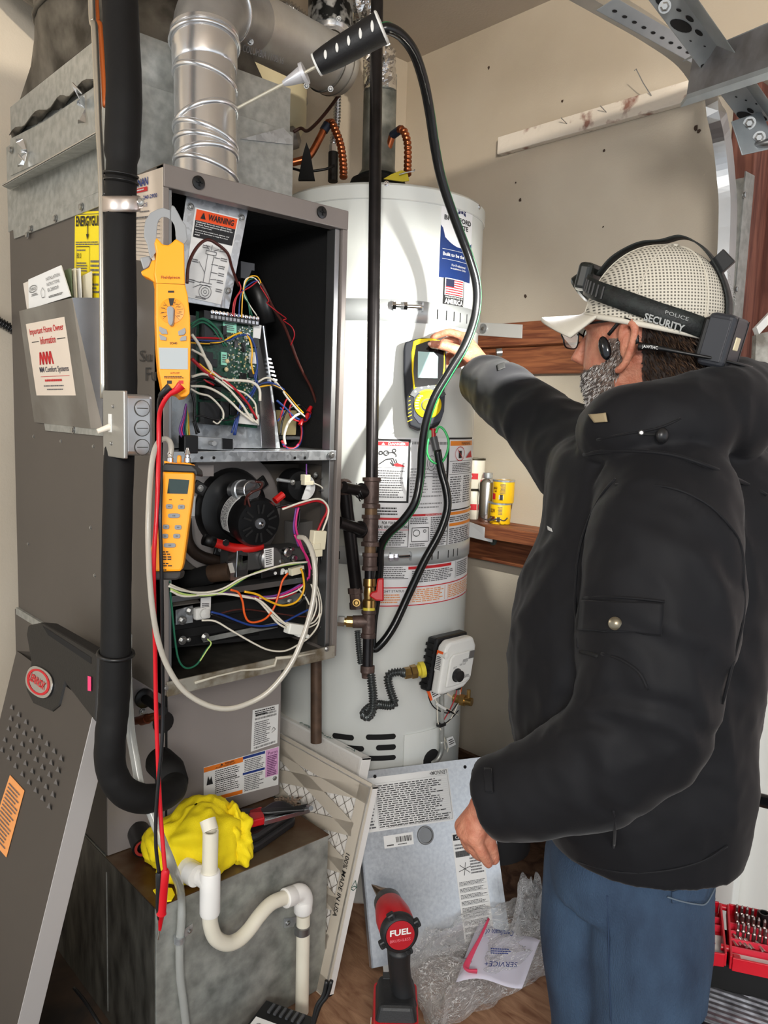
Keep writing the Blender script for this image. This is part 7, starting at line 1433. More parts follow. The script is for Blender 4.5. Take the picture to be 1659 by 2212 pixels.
Fr = Frame(onZ(1110,2010,ZP+.07), onZ(1050,2006,ZP+.07), onZ(1108,2030,ZP+.07), Z, eps=.002); txt(Fr, 'Certificate of', 0,.2,1,.8, blue, bag); lines(Frame(onZ(1060,2062,ZP+.066), onZ(1110,2064,ZP+.066), onZ(1060,2048,ZP+.07), Z), 0,0,1,1, 3, blue, bag)
MB().tube(spline([onZ(x, y, ZP+.07) for x, y in ((1056,1984),(1040,2020),(1022,2055),(1008,2085),(1010,2096),(1030,2098))], 6), lambda t: .003+.012*t**2, 10, flat=.3).build('pink_swoosh', mat('swoosh_pink', (226,70,104), .5), bag, smooth=True)
# ---- step ladder with open bit case
sl_ = thing('step_ladder', 'black ladder with ribbed aluminium step and rail behind the man', 'ladder', onZ(1600,2190,0))
ZS = .640
st_m = mat('ribbed_alu', (176,178,184), .35, .8, col2=(120,120,124), vscale=60, lo=.3, hi=.7)
a, b_, c_, d_ = [onZ(x, y, ZS) for x, y in ((1512,2090),(1720,2158),(1745,2285),(1498,2196))]
MB().quadslab(a, b_, c_, d_, (0,0,-.022)).build('step_tread', st_m, sl_, bevel=.001)
for k in range(10): f = (k+.5)/10; p0 = a.lerp(d_, f); p1 = b_.lerp(c_, f); w_ = (d_-a).normalized()*.0025; MB().quadslab(p0-w_, p1-w_, p1+w_, p0+w_, (0,0,.0022)).build('tread_rib', st_m, sl_)
MB().quadslab(d_+Vector((0,0,-.0)), c_, c_+(c_-b_).normalized()*.012, d_+(d_-a).normalized()*.012, (0,0,-.05)).build('front_rim', black, sl_, bevel=.003)
MB().cyl(P(1560,1708,1.36), P(1760,1757,1.20), .0112, seg=18).build('hand_rail', mat('gloss_rail', (26,27,30), .2), sl_, smooth=2)
tz = ZS+.002
e0, e1, e2, e3 = [onZ(x, y, ZS+.045) for x, y in ((1508,1996),(1720,2035),(1720,2118),(1506,2068))]
MB().quadslab(e0, e1, e2, e3, (0,0,-.045)).build('tool_tray', blackm, sl_, bevel=.003)
for p_ in (a, b_, c_, d_): MB().cyl(Vector((p_.x, p_.y, .0)), Vector((p_.x, p_.y, ZS-.022)), .012, seg=12).build('leg', black, sl_, smooth=2)
bc = thing('bit_case', 'open red driver bit case lying on the ladder top', 'case', onZ(1590,2070,ZS+.046))
ZC0 = ZS+.0465; cr = mat('case_red', (196,10,34), .35); ZT = ZC0+.022
def zc(x, y, z=ZT): return onZ(1440+x/6.66, 1880+y/6.66, z)
for nm, q in (('left_tray', ((440,417),(760,465),(835,1190),(440,1131))), ('right_tray', ((900,490),(1660,640),(1700,1400),(950,1240)))):
    A, B2, C2, D2_ = [zc(*p) for p in q]; tr = MB().quadslab(A, B2, C2, D2_, (0,0,-.0)).v
    n0 = MB().quadslab(*[p-Vector((0,0,.022)) for p in (A, B2, C2, D2_)], (0,0,.004)).build(nm, cr, bc, bevel=.001)
    for s0, s1 in ((A,B2),(B2,C2),(C2,D2_),(D2_,A)):
        w_ = Z.cross(s1-s0).normalized()*.0035; MB().quadslab(s0, s1, s1+w_, s0+w_, (0,0,-.021)).build('tray_wall', cr, n0, bevel=.0008)
    for f in ((.27,.42,.57,.72) if nm == 'right_tray' else (.22,.38)):
        p0 = A.lerp(D2_, f)-Vector((0,0,.008)); p1 = B2.lerp(C2, f)-Vector((0,0,.008)); w_ = (D2_-A).normalized()*.003; MB().quadslab(p0, p1, p1+w_, p0+w_, (0,0,-.010)).build('bit_rail', mat('case_pink_red', (222,50,72), .4), n0)
    q2 = [A.lerp(D2_, .76), B2.lerp(C2, .76), B2.lerp(C2, .93), A.lerp(D2_, .93)] if nm == 'right_tray' else [A.lerp(D2_, .5), B2.lerp(C2, .5), B2.lerp(C2, .84), A.lerp(D2_, .84)]
    MB().quadslab(*[p-Vector((0,0,.017)) for p in q2], (0,0,.001)).build('white_insert', white, n0)
for y in (520, 1100): MB().cyl(zc(780,y,ZT-.006), zc(900,y+30,ZT-.006), .005, seg=12).build('hinge', cr, bc, smooth=2)
for p_ in ((620,1245),(1010,1330)): MB().cbox(zc(*p_, ZC0+.006), .024, .012, .014, Matrix.Rotation(.55,3,'Z')).build('latch', cr, bc, bevel=.002)
bits = [(995,700),(1070,720),(1145,735),(1225,755),(1305,775),(1005,830),(1085,845),(1165,865),(1240,885),(1310,900),(1395,925),(1015,960),(1095,975),(1165,1000),(1250,1020),(1330,1040),(1415,1065),(600,560),(665,580),(520,670),(595,690),(665,705)]
b0t = None
bm_ = mat('bit_metal', (150,140,136), .3, .9)
for i, (x, y) in enumerate(bits):
    c = zc(x, y, ZC0+.005)
    if b0t is None:
        b0t = tag(MB().lathe(c, Z, [(.0032,0),(.0032,.012),(.0022,.014),(.0026,.022),(.0012,.026)], 6).build('driver_bit', bm_, loc=c), 'short steel driver bit upright in the red case', 'bit', 'driver bits in the red case'); ORG['b0'] = c
    else:
        o = b0t.copy(); SC.collection.objects.link(o); o.location = c
for i, (x, y) in enumerate(((1020,1110),(1085,1090),(1180,1135),(1250,1150),(1410,1190))):
    c = zc(x, y, ZC0+.010); o = tag(MB().cyl(c, c+Vector((.016,.020,.001)), .0032, .0022, 8).build('long_bit', shiny), 'longer bright bit lying on the white insert of the red case', 'bit', 'long bits in the red case')
c = zc(1385,790,ZC0+.012); tag(MB().lathe(c, Z, [(.006,-.008),(.0085,0),(.0085,.022),(.006,.022),(.006,.012),(0,.012)], 20).build('socket', black, smooth=2), 'black hex socket standing in the red case', 'socket')
for x, y, lab in ((520,900,'chrome nut driver lying in the left half of the red case, larger one'), (608,940,'chrome nut driver lying in the left half of the red case, smaller one')):
    c = zc(x, y, ZC0+.011); s_ = 1 if x == 520 else .7; t = thing('nut_driver', lab, 'bit', c); MB().cyl(c, c+Vector((.012,.014,0)), .0055*s_, seg=12).build('socket_end', shiny, t, smooth=2); MB().cyl(c-Vector((.012,.014,0)), c, .003*s_, seg=10).build('red_shaft', red, t, smooth=2)
# ---- garden plants outside
for i, (x, y, X_, lab) in enumerate(((1640,1990,2.75,'leggy shrub with dried rose heads outside by the wall'), (1652,2030,2.45,'broad-leaved green plant outside nearest the door'))):
    g0 = onX(x, y, X_); g0.z = .12; t = thing('garden_plant', lab, 'plant', g0); R = random.Random(i+3); lf = mat('leaf_green', (112,150,60), .5, var=.4, vscale=30); ly_ = mat('leaf_yellow', (186,196,50), .5); stm = mat('stem', (130,120,70), .6); dr_ = mat('dry_flower', (150,60,44), .7)
    for k in range(7 if i == 0 else 4):
        a = R.uniform(0, 6.28); H = R.uniform(.25,.55)*(1 if i == 0 else .45); top = g0+Vector((math.cos(a)*.12, math.sin(a)*.14, H)); s_ = MB().tube(spline([g0, g0.lerp(top,.5)+Vector((R.uniform(-.03,.03), R.uniform(-.03,.03), .05)), top], 4), .0035, 6).build('stem', stm, t, smooth=True)
        for j in range(5):
            c = g0.lerp(top, .3+.17*j); b = R.uniform(0, 6.28); L = R.uniform(.04,.075)*(1 if i == 0 else 1.6); d = Vector((math.cos(b), math.sin(b), R.uniform(-.2,.6))).normalized(); w_ = d.cross(Z).normalized()*L*.28
            MB().add([c, c+d*L*.4+w_, c+d*L+Vector((0,0,-.01)), c+d*L*.4-w_, c+d*L*.45+Vector((0,0,.004))], [(0,1,4),(1,2,4),(2,3,4),(3,0,4)]).build('leaf', lf if R.random() < .6 else ly_, t)
        if i == 0: MB().ball(top, .014, 8).build('flower_head', dr_ if k % 3 else red, t, smooth=True)
# ================================================================ THE MAN
def bake(mb, voxel, smooth_it=6, disp=None, fac=.5):
    me = bpy.data.meshes.new('tmp'); me.from_pydata(mb.v, [], mb.f); me.validate(); o = bpy.data.objects.new('tmp', me); SC.collection.objects.link(o)
    m = o.modifiers.new('r', 'REMESH'); m.mode = 'VOXEL'; m.voxel_size = voxel; m.use_smooth_shade = True
    if smooth_it: m = o.modifiers.new('s', 'SMOOTH'); m.iterations = smooth_it; m.factor = fac
    dg = bpy.context.evaluated_depsgraph_get(); e = o.evaluated_get(dg); em = e.to_mesh()
    vs = [v.co.copy() for v in em.vertices]; ns = [v.normal.copy() for v in em.vertices]; fs = [tuple(p.vertices) for p in em.polygons]
    e.to_mesh_clear(); bpy.data.objects.remove(o)
    if disp: vs = [v + n*disp(v) for v, n in zip(vs, ns)]
    r = MB(); r.v = vs; r.f = fs; return r
def bvh(mb): return BVHTree.FromPolygons(mb.v, mb.f)
def hit(t, px, py, off=.0008):
    r = ray(px, py).normalized(); h = t.ray_cast(EYE, r)
    if h[0] is None: return None
    n = h[1] if h[1].dot(r) < 0 else -h[1]; return h[0]+n*off
RTh = (RT-Z*RT.dot(Z)).normalized(); FWh = Z.cross(RTh)
man = thing('person', 'man in black hooded jacket, cap, headlamp and jeans holding the analyser on the tank', 'person', (P(1340,1900,1.25).x, P(1340,1900,1.25).y, 0))
# ---- head frame
HC = P(1402,724,1.24); HF = (-RTh*.77+FWh*.64).normalized(); HL = Z.cross(HF).normalized()
def H(f, l, u): return HC + HF*f + HL*l + Z*u
sk = MB()
hs = [(-.138,.052,.012,.014),(-.130,.048,.034,.028),(-.110,.036,.056,.045),(-.08,.022,.078,.059),(-.045,.008,.095,.068),(0,0,.101,.074),(.04,-.005,.102,.078),(.08,-.004,.084,.066),(.102,-.004,.058,.046),(.116,-.004,.02,.018)]
sk.rings([[H(cf+rf*math.cos(2*PI*k/32), rl*math.sin(2*PI*k/32), u) for k in range(32)] for u, cf, rf, rl in hs])
sk.tube([H(-.03,0,-.03), H(-.040,0,-.09), H(-.055,0,-.16), H(-.075,0,-.26)], [.058,.059,.062,.075], 24)
sk.tube([H(.094,0,.012), H(.110,0,-.015), H(.120,0,-.032), H(.100,0,-.040)], [.006,.010,.013,.010], 12)    # nose
sk.ball(H(.085,0,-.075), (.018,.024,.010), 12)
sk.ball(H(.080,.033,.016), (.022,.018,.010), 10); sk.ball(H(.080,-.033,.016), (.022,.018,.010), 10)           # brow
for s in (1, -1):
    ear = spline([H(.014,s*.068,-.052), H(.012,s*.080,-.060), H(-.002,s*.086,-.048), H(-.012,s*.092,-.022), H(-.016,s*.094,-.002), H(-.006,s*.090,.010), H(.008,s*.082,.004), H(.012,s*.076,-.014)], 4)
    sk.tube(ear, .0062, 8); sk.ball(H(.000,s*.078,-.022), (.014,.009,.024), 12, Matrix((HF, HL, Z)).transposed())
# inner torso, arms, forearms and hands: one continuous body
def chain(mb, pts, rr, seg=12): mb.tube(spline(pts, 4), lambda t, rr=rr: (lambda x: rr[int(x)]*(1-(x-int(x)))+rr[min(int(x)+1, len(rr)-1)]*(x-int(x)))(t*(len(rr)-1)), seg); mb.ball(pts[-1], rr[-1], 10); mb.ball(pts[0], rr[0], 10)
TCn = P(1400,1400,1.28)
chain(sk, [H(-.075,0,-.24), P(1415,1060,1.26), P(1400,1300,1.26), P(1385,1560,1.25)], [.08,.12,.12,.10], 24)
chain(sk, [P(1410,1030,1.22), P(1420,1200,1.10), P(1400,1540,1.06), P(1200,1698,1.10), P(1048,1748,1.145)], [.06,.055,.045,.036,.026])
chain(sk, [P(1400,1030,1.32), P(1250,985,1.38), P(1110,880,1.57), P(1035,792,1.715)], [.06,.05,.038,.026])
def hand(mb, W, fingers, thumb, knr=.0125, fr=(.0098,.0090,.0082,.0072)):
    for f in fingers: chain(mb, [W, f[0]], [.022,knr]); chain(mb, f, fr[:len(f)] if len(f) <= 4 else fr)
    for a, b in zip(fingers, fingers[1:]): chain(mb, [W.lerp(a[0], .6), W.lerp(b[0], .62)], [.014,.014]); chain(mb, [a[0], b[0]], [knr*.9, knr*.9])
    chain(mb, [W, thumb[0]], [.020,.017]); chain(mb, thumb, (.0150,.0118,.0108,.0090)[:len(thumb)])
W1 = P(1045,1750,1.145)
hand(sk, W1, [[P(1026,1812,1.135), P(1038,1836,1.135), P(1048,1853,1.142), P(1055,1866,1.150)], [P(1012,1806,1.145), P(1026,1838,1.155), P(1040,1850,1.170), P(1050,1852,1.185)], [P(1002,1796,1.155), P(1012,1826,1.170), P(1028,1838,1.188), P(1040,1836,1.198)], [P(998,1784,1.168), P(1004,1808,1.182), P(1018,1820,1.196), P(1030,1820,1.204)]],
     [P(1046,1792,1.150), P(1056,1822,1.155), P(1062,1840,1.160), P(1067,1856,1.162)])
W2 = P(1038,786,1.718)
hand(sk, W2, [[P(1003,728,1.738), P(974,718,1.745), P(952,722,1.751), P(935,729,1.755)], [P(1004,742,1.755), P(976,733,1.775), P(956,741,1.785), P(946,756,1.789)], [P(1006,758,1.768), P(984,760,1.788), P(968,770,1.793), P(962,783,1.788)], [P(1012,776,1.775), P(992,786,1.788), P(975,792,1.785), P(962,795,1.778)]],
     [P(1012,768,1.723), P(982,754,1.715), P(956,746,1.713), P(934,744,1.716)])
skin = mat('skin', (196,134,108), .5, col2=(178,108,84), vscale=60, bump=.35, bscale=260, lo=.35, hi=.65)
bs2 = skin.node_tree.nodes['Principled BSDF']; bs2.inputs['Subsurface Weight'].default_value = .12; bs2.inputs['Subsurface Radius'].default_value = (.01,.004,.002); bs2.inputs['Subsurface Scale'].default_value = .5
bk_ = bake(sk, .0030, 4); body = bk_.build('body', skin, man, smooth=True); tb_ = bvh(bk_)
# nails
nail = mat('nail', (224,176,158), .3)
for px_, py_, s in ((929,743,1),):
    h_ = hit(tb_, px_, py_, .0003)
    if h_: MB().ball(h_, (.0055*s,.0042*s,.0016), 12, rot_to(-ray(px_, py_))).build('nail', nail, man, smooth=True)
# ---- hair and beard: shaded patches with short strands standing on them
def loc(p): d = p-HC; return d.dot(HF), d.dot(HL), d.z
def beardm(p):
    f, l, u = loc(p); u += .006*noise.noise(p*70); f += .008*noise.noise(p*55); return -.15 < u < -.012 and f > .012+.45*max(0,-.05-u) and (u < -.042-.25*(f-.03) or f < .036) and f > -.005 and not (f > .098 and u > -.06)
def hairm(p):
    f, l, u = loc(p); return -.088+.0*f < u < .02 and f < -.018 and abs(l) < .09 and u > -.095+.25*(abs(l)) 
def patch(fn, name, m, off, n, L, mats, seedv, lay):
    fs = [f for f in bk_.f if fn(sum((bk_.v[i] for i in f), Vector())/len(f))]
    ids = sorted({i for f in fs for i in f}); mp = {i: k for k, i in enumerate(ids)}; me = bpy.data.meshes.new('x')
    cen = lambda p: (p-H(0,0,p.z-HC.z if abs(p.z-HC.z) < .09 else math.copysign(.09, p.z-HC.z)))
    r = MB(); r.v = [bk_.v[i] + cen(bk_.v[i]).normalized()*off for i in ids]; r.f = [tuple(mp[i] for i in f) for f in fs]; base = r.build(name, m, man, smooth=True)
    R = random.Random(seedv)
    for mm in mats:
        s = MB()
        for k in range(n):
            f = R.choice(fs); a = bk_.v[f[0]].lerp(bk_.v[f[2]], R.random()).lerp(bk_.v[f[1]], R.random()*.5); nn = cen(a).normalized(); d = (nn*.55+lay+Vector((R.uniform(-.4,.4), R.uniform(-.4,.4), R.uniform(-.4,.4)))).normalized(); w_ = d.cross(Vector((R.uniform(-1,1), R.uniform(-1,1), R.uniform(-1,1)))).normalized()*.00032; l_ = L*R.uniform(.6,1.4)
            s.add([a-w_, a+w_, a+d*l_*.6+w_*.8+nn*.001, a+d*l_+Vector((0,0,-l_*.15))], [(0,1,2),(0,2,3)])
        tag(s.build(name+'_strands', mm, man), kind='stuff')
patch(beardm, 'beard', mat('beard_base', (122,104,94), .8, col2=(100,84,76), vscale=120), .0008, 3800, .0065, [mat('beard_grey', (190,186,182), .6), mat('beard_dark', (62,54,50), .6)], 4, Vector((0,0,-.7)))
patch(hairm, 'hair', mat('hair_base', (40,30,25), .8), .003, 2200, .014, [mat('hair_dark', (48,36,30), .45), mat('hair_brown', (92,70,54), .45)], 5, Vector((0,0,-.8))-HF*.5)
# ---- cap
tiltu = (Z*.95 - HF*(-.0) + HF*.0).normalized(); cu = (Z*math.cos(.30) + HF*math.sin(-.0)).normalized()
ca = math.radians(12); CU = (Z*math.cos(ca) - HF*math.sin(ca)*-0 - HF*0).normalized()
CF = (HF*math.cos(ca) + Z*math.sin(ca)).normalized(); CU = HL.cross(CF)*-1; CU = CU if CU.z > 0 else -CU
C0 = H(-.006,0,.022)
def K(f, l, u): return C0 + CF*f + HL*l + CU*u
def dome(a, b, e=0):   # a around, b 0 rim..1 top
    t = b*PI/2; r = math.cos(t)**.8 if b < 1 else 0; return K((.109+e)*r*math.cos(a), (.091+e)*r*math.sin(a), (.112+e)*math.sin(t)**1.0-.012*(1-b))
capm = bpy.data.materials.new('mesh_cap'); capm.use_nodes = True; nt = capm.node_tree; b0 = nt.nodes['Principled BSDF']; b0.inputs['Roughness'].default_value = .85
g0_ = nt.nodes.new('ShaderNodeNewGeometry'); mpn = nt.nodes.new('ShaderNodeMapping'); nt.links.new(g0_.outputs['Position'], mpn.inputs[0]); mpn.inputs['Rotation'].default_value = (0,0,math.radians(43))
fac = None
for ax_, sc_ in (('X', 66), ('Z', 66)):
    w_ = nt.nodes.new('ShaderNodeTexWave'); w_.wave_type = 'BANDS'; w_.bands_direction = ax_; w_.inputs['Scale'].default_value = sc_; nt.links.new(mpn.outputs[0], w_.inputs['Vector'])
    if fac is None: fac = w_.outputs[0]
    else:
        mm = nt.nodes.new('ShaderNodeMath'); mm.operation = 'MAXIMUM'; nt.links.new(fac, mm.inputs[0]); nt.links.new(w_.outputs[0], mm.inputs[1]); fac = mm.outputs[0]
crn = nt.nodes.new('ShaderNodeValToRGB'); crn.color_ramp.elements[0].position = .25; crn.color_ramp.elements[1].position = .75; crn.color_ramp.elements[0].color = (*srgb((92,88,80)),1); crn.color_ramp.elements[1].color = (*srgb((206,200,186)),1); nt.links.new(fac, crn.inputs[0]); nt.links.new(crn.outputs[0], b0.inputs['Base Color'])
cream = mat('cap_cloth', (208,202,188), .85, bump=.2, bscale=900)
cp_ob = MB().grid(lambda u, v: dome(2*PI*u, v*.995), 64, 24, closed_u=True).build('cap', capm, man, smooth=True, thick=.002)
for k in range(6): a = PI/6+k*PI/3; MB().tube([dome(a, j/16*.98, .0012) for j in range(17)], .0022, 6, flat=.5).build('cap_seam', cream, cp_ob, smooth=True)
MB().tube([dome(2*PI*k/48, .0, .001) for k in range(49)], .0045, 8, cap=False).build('cap_hem', cream, cp_ob, smooth=True)
MB().ball(K(0,0,.113), (.008,.008,.004), 12).build('cap_button', cream, cp_ob, smooth=True)
def brim(u, v): a = (u-.5)*2.1; r = .109+.080*v*math.cos(a*.72)**.6; return K(r*math.cos(a)*(1)+.0, (.096+.006*v)*math.sin(a)*1.02, -.012+.010*v-.030*abs(math.sin(a))**2*v - .026*v)
MB().grid(brim, 28, 10).build('cap_brim', cream, cp_ob, smooth=True, thick=.004)
# ---- headlamp (worn, so a thing of its own)
hl = thing('headlamp', 'black and green strap headlamp around the cap, lamp at front and battery behind', 'headlamp', HC)
strapm = mat('strap_black', (30,36,34), .6, col2=(16,18,18), vscale=90, bump=.2, bscale=300)
def rib(pts, wdir, w_, name, m=strapm, par=hl, t=.0022):
    pts = spline(pts, 8); mb = MB(); n = len(pts)-1
    mb.grid(lambda u, v: pts[int(round(u*n))] + wdir(pts[int(round(u*n))])*w_*(v-.5), n, 2); return mb.build(name, m, par, smooth=True, thick=t)
def sidebelt(s): return [K(.114,s*.012,.040), K(.103,s*.052,.034), K(.070,s*.081,.026), K(.02,s*.0955,.018), K(-.04,s*.0905,.008), K(-.083,s*.067,.002), K(-.110,s*.030,-.004)]
for s in (1, -1): rib(sidebelt(s), lambda p: CU, .029, 'head_strap')
ws = sidebelt(1)
for k in range(7): p_ = spline(ws, 8)[7+k*2]; MB().cbox(p_+HL*.002, .002, .0035, .020, rot_to(CU)).build('strap_ridge', black, hl, bevel=.0008)
top_ = [K(.110,0,.055), K(.090,0,.086), K(.055,0,.110), K(.02,0,.118), K(-.01,0,.127), K(-.045,0,.115), K(-.078,0,.086), K(-.101,0,.052), K(-.112,0,.016)]
rib(top_, lambda p: HL, .027, 'top_strap')
MB().cbox(K(-.076,.0,.096), .026, .032, .008, rot_to(CF+CU*.7)@Matrix.Rotation(PI/2,3,'Y')).build('strap_buckle', black, hl, bevel=.001)
lm_ = Matrix((CF, HL, CU)).transposed()
LP = K(.124,0,.042); ldir = (HF*.78 + HL*.12 - Z*.60).normalized()
MB().cbox(LP+CU*.006, .026, .062, .046, lm_).build('lamp_housing', mat('lamp_black', (22,26,24), .35), hl, bevel=.008, seg=3)
MB().lathe(LP+CF*.004-CU*.004, ldir, [(.024,-.004),(.025,.012),(.022,.016),(.021,.014)], 28).build('lamp_head', mat('lamp_black', (22,26,24), .35), hl, smooth=2)
lens_c = LP+CF*.004-CU*.004+ldir*.0145
MB().lathe(lens_c, ldir, [(.0205,0),(.0205,.001),(0,.002)], 28).build('lamp_lens', mat('lamp_glow', (235,240,255), .3, emit=90), hl)
bc_ = K(-.120,.022,-.014)
MB().cbox(bc_, .040, .076, .076, lm_).build('battery_box', mat('battery_grey', (44,46,52), .5), hl, bevel=.009, seg=3)
MB().cbox(bc_+CF*.018, .012, .074, .060, lm_).build('battery_cradle', black, hl, bevel=.004)
MB().cbox(bc_-CF*.020+HL*.004, .003, .020, .019, lm_).build('battery_button', mat('button_cream', (226,214,176), .4), hl, bevel=.0015)
for l_ in (.028, -.024): MB().cbox(bc_-CF*.0202+HL*l_, .001, .0012, .070, lm_).build('battery_groove', blackm, hl)
MB().cbox(bc_+HL*.039, .030, .003, .060, lm_).build('battery_side', mat('battery_grey', (44,46,52), .5), hl, bevel=.001)
gtx = mat('strap_print', (150,152,150), .6)
pS = K(-.060,.0895,.006); Fq = Frame(K(-.024,.0965,-.006), K(-.078,.0745,-.013), K(-.024,.0965,.006), eps=.0012); txt(Fq, 'SECURITY', 0,0,1,.9, gtx, hl, bold=.03); Fq = Frame(K(-.050,.0905,.008), K(-.080,.0745,.004), K(-.050,.0905,.013), eps=.0012); txt(Fq, 'POLICE', 0,0,1,1, gtx, hl)
Fq = Frame(K(-.083,-.008,.084), K(-.110,-.008,.036), K(-.083,.006,.084), (-CF+CU*.6), eps=.0035); txt(Fq, 'SECURITY', 0,0,1,1, gtx, hl, bold=.02)
sp_ = bpy.data.lights.new('headlamp_beam', 'SPOT'); sp_.energy = 34; sp_.spot_size = math.radians(105); sp_.spot_blend = .85; sp_.color = (1,.985,.90); sp_.shadow_soft_size = .006
spo = bpy.data.objects.new('headlamp_beam', sp_); SC.collection.objects.link(spo); spo.location = lens_c+ldir*.006; spo.rotation_euler = (ont(905,930)-spo.location).to_track_quat('-Z','Y').to_euler()
# ---- glasses and earpiece
gl = thing('eyeglasses', 'dark framed eyeglasses on the man', 'glasses', H(.115,0,.0))
gb = mat('glasses_black', (20,18,20), .25)
for s in (1, -1):
    e_ = [H(.116+(.004 if abs(a) < 1 else 0), s*(.035+.026*math.copysign(abs(math.cos(a))**.6, math.cos(a))), -.002+.019*math.copysign(abs(math.sin(a))**.7, math.sin(a))) for a in [2*PI*k/28 for k in range(28)]]
    MB().tube(e_+[e_[0]], .0014, 6, cap=False).build('lens_rim', gb, gl, smooth=True); MB().poly(e_, HF*.001).build('lens', mat('lens_glass', (236,240,244), .05, trans=.9, alpha=.35), gl)
    MB().tube([H(.116,s*.061,.012), H(.08,s*.076,.012), H(.01,s*.083,.016), H(-.008,s*.084,.008)], .0024, 8, flat=.6).build('temple_arm', gb, gl, smooth=True)
MB().tube([H(.118,-.010,.004), H(.121,0,.008), H(.118,.010,.004)], .0018, 6).build('bridge', gb, gl, smooth=True)
hp_ = thing('headset', 'black neckband earphones behind the ear', 'earphones', H(.0,.09,-.02))
MB().ball(H(.036,.080,-.026), (.010,.006,.020), 16, Matrix((HF*.9-Z*.3, HL, Z*.9+HF*.3)).transposed()).build('earpiece', mat('gloss_black', (14,15,18), .08), hp_, smooth=True)
MB().tube(spline([H(.030,.083,-.006), H(.006,.090,.014), H(-.014,.094,.004), H(-.020,.092,-.022)], 5), .0030, 8).build('ear_hook', black, hp_, smooth=True)
MB().tube(spline([H(-.022,.091,-.026), H(-.045,.088,-.028), H(-.085,.078,-.036), H(-.13,.050,-.045), H(-.155,.0,-.052), H(-.14,-.05,-.05)], 6), lambda t: .0065-.004*min(1, t*2.6), 10).build('neckband', black, hp_, smooth=True)
Fq = Frame(H(-.030,.0975,-.030), H(-.052,.0935,-.033), H(-.030,.0975,-.024), eps=.001); txt(Fq, 'JAWTHC', 0,0,1,1, paper, hp_)
# ---- jacket
jk = MB()
def sect(y, xl, xr, d, t, p=.85, n=36):
    c = P((xl+xr)/2, y, d); w_ = (xr-xl)/2/FPX*d
    return [c + RTh*w_*math.copysign(abs(math.cos(a))**p, math.cos(a)) + FWh*t*math.copysign(abs(math.sin(a))**p, math.sin(a)) for a in [2*PI*k/n for k in range(n)]]
secs = [(905,1340,1550,1.27,.07),(945,1262,1622,1.27,.11),(990,1208,1662,1.27,.145),(1060,1192,1688,1.265,.165),(1150,1178,1684,1.26,.175),(1250,1142,1662,1.26,.18),(1350,1114,1632,1.26,.185),(1450,1108,1610,1.26,.185),(1550,1114,1602,1.26,.18),(1650,1128,1600,1.26,.175),(1740,1150,1594,1.26,.165),(1802,1182,1580,1.26,.155)]
jk.rings([sect(*s) for s in secs])
def limb(pts, rr, seg=24): chain(jk, [P(*p) for p in pts], rr, seg)
limb([(1440,1050,1.14),(1430,1180,1.09),(1422,1310,1.07),(1410,1440,1.06),(1388,1555,1.06),(1300,1645,1.07),(1200,1692,1.095),(1120,1716,1.12)], [.092,.100,.102,.098,.091,.080,.068,.060])
# cuffs end flat
def cuff(mb, a, b, r0, r1): mb.lathe(a, b-a, [(r0*.9,-.01),(r0,0),(r1,(b-a).length),(r1*.8,(b-a).length+.002)], 28)
cuff(jk, P(1140,1710,1.115), P(1055,1728,1.138), .060, .053)
limb([(1330,1020,1.33),(1245,985,1.40),(1175,920,1.47),(1112,872,1.56),(1080,846,1.61)], [.10,.085,.066,.060,.056])
cuff(jk, P(1085,850,1.605), P(1040,814,1.685), .057, .050)
for p_, r_ in (((1300,945,1.21),.036),((1350,935,1.16),.046),((1420,925,1.12),.054),((1500,915,1.12),.060),((1575,905,1.16),.064),((1625,890,1.26),.064),((1600,850,1.38),.055),((1480,850,1.45),.045)): jk.ball(P(*p_), r_, 16)
hood = spline([P(1305,942,1.21), P(1350,925,1.15), P(1420,918,1.12), P(1500,905,1.13), P(1575,880,1.17), P(1625,865,1.27), P(1590,850,1.38), P(1480,850,1.45)], 5)
jk.tube(hood, lambda t: .048+.014*math.sin(PI*min(1,t*1.2)), 18); jk.tube([P(1560,860,1.19), P(1600,818,1.22), P(1604,800,1.24)], [.050,.030,.014], 14)
JH = P(1380,1802,1.26).z-.02; ELB = P(1440,1500,1.0); EDIR = (UP*.8+RT*.5).normalized()
def fold(p):
    q = Vector((p.x*5, p.y*5, p.z*9)); a = noise.noise(q); b = 1-abs(noise.noise(Vector((p.x*11+3, p.y*11, p.z*6+p.x*8))))*2; c = 1-abs(noise.noise(p*24))*2
    k = max(0, min(1, (p.z-JH)/.12)); e = math.exp(-((p-ELB).length/.16)**2)
    g = math.sin((p-ELB).dot(EDIR)*95+noise.noise(p*14)*5)
    return (.007*a + .006*b + .0016*c + e*.0035*g)*k
jb_ = bake(jk, .0075, 5, fold)
jm = mat('jacket_black', (14,14,18), .68, spec=.25, bump=.06, bscale=1200)
jn = jm.node_tree.nodes['Principled BSDF']; jn.inputs['Sheen Weight'].default_value = .08; jn.inputs['Sheen Roughness'].default_value = .4
jacket = jb_.build('jacket', jm, man, smooth=True); tj = bvh(jb_)
def jline(pts, r, name, m=jm, off=.0005, flat=1, par=None):
    q = [hit(tj, x, y, off) for x, y in pts]; q = [a for a in q if a]
    if len(q) > 2: return MB().tube(spline(q, 4), r, 6, flat=flat).build(name, m, par or jacket, smooth=True)
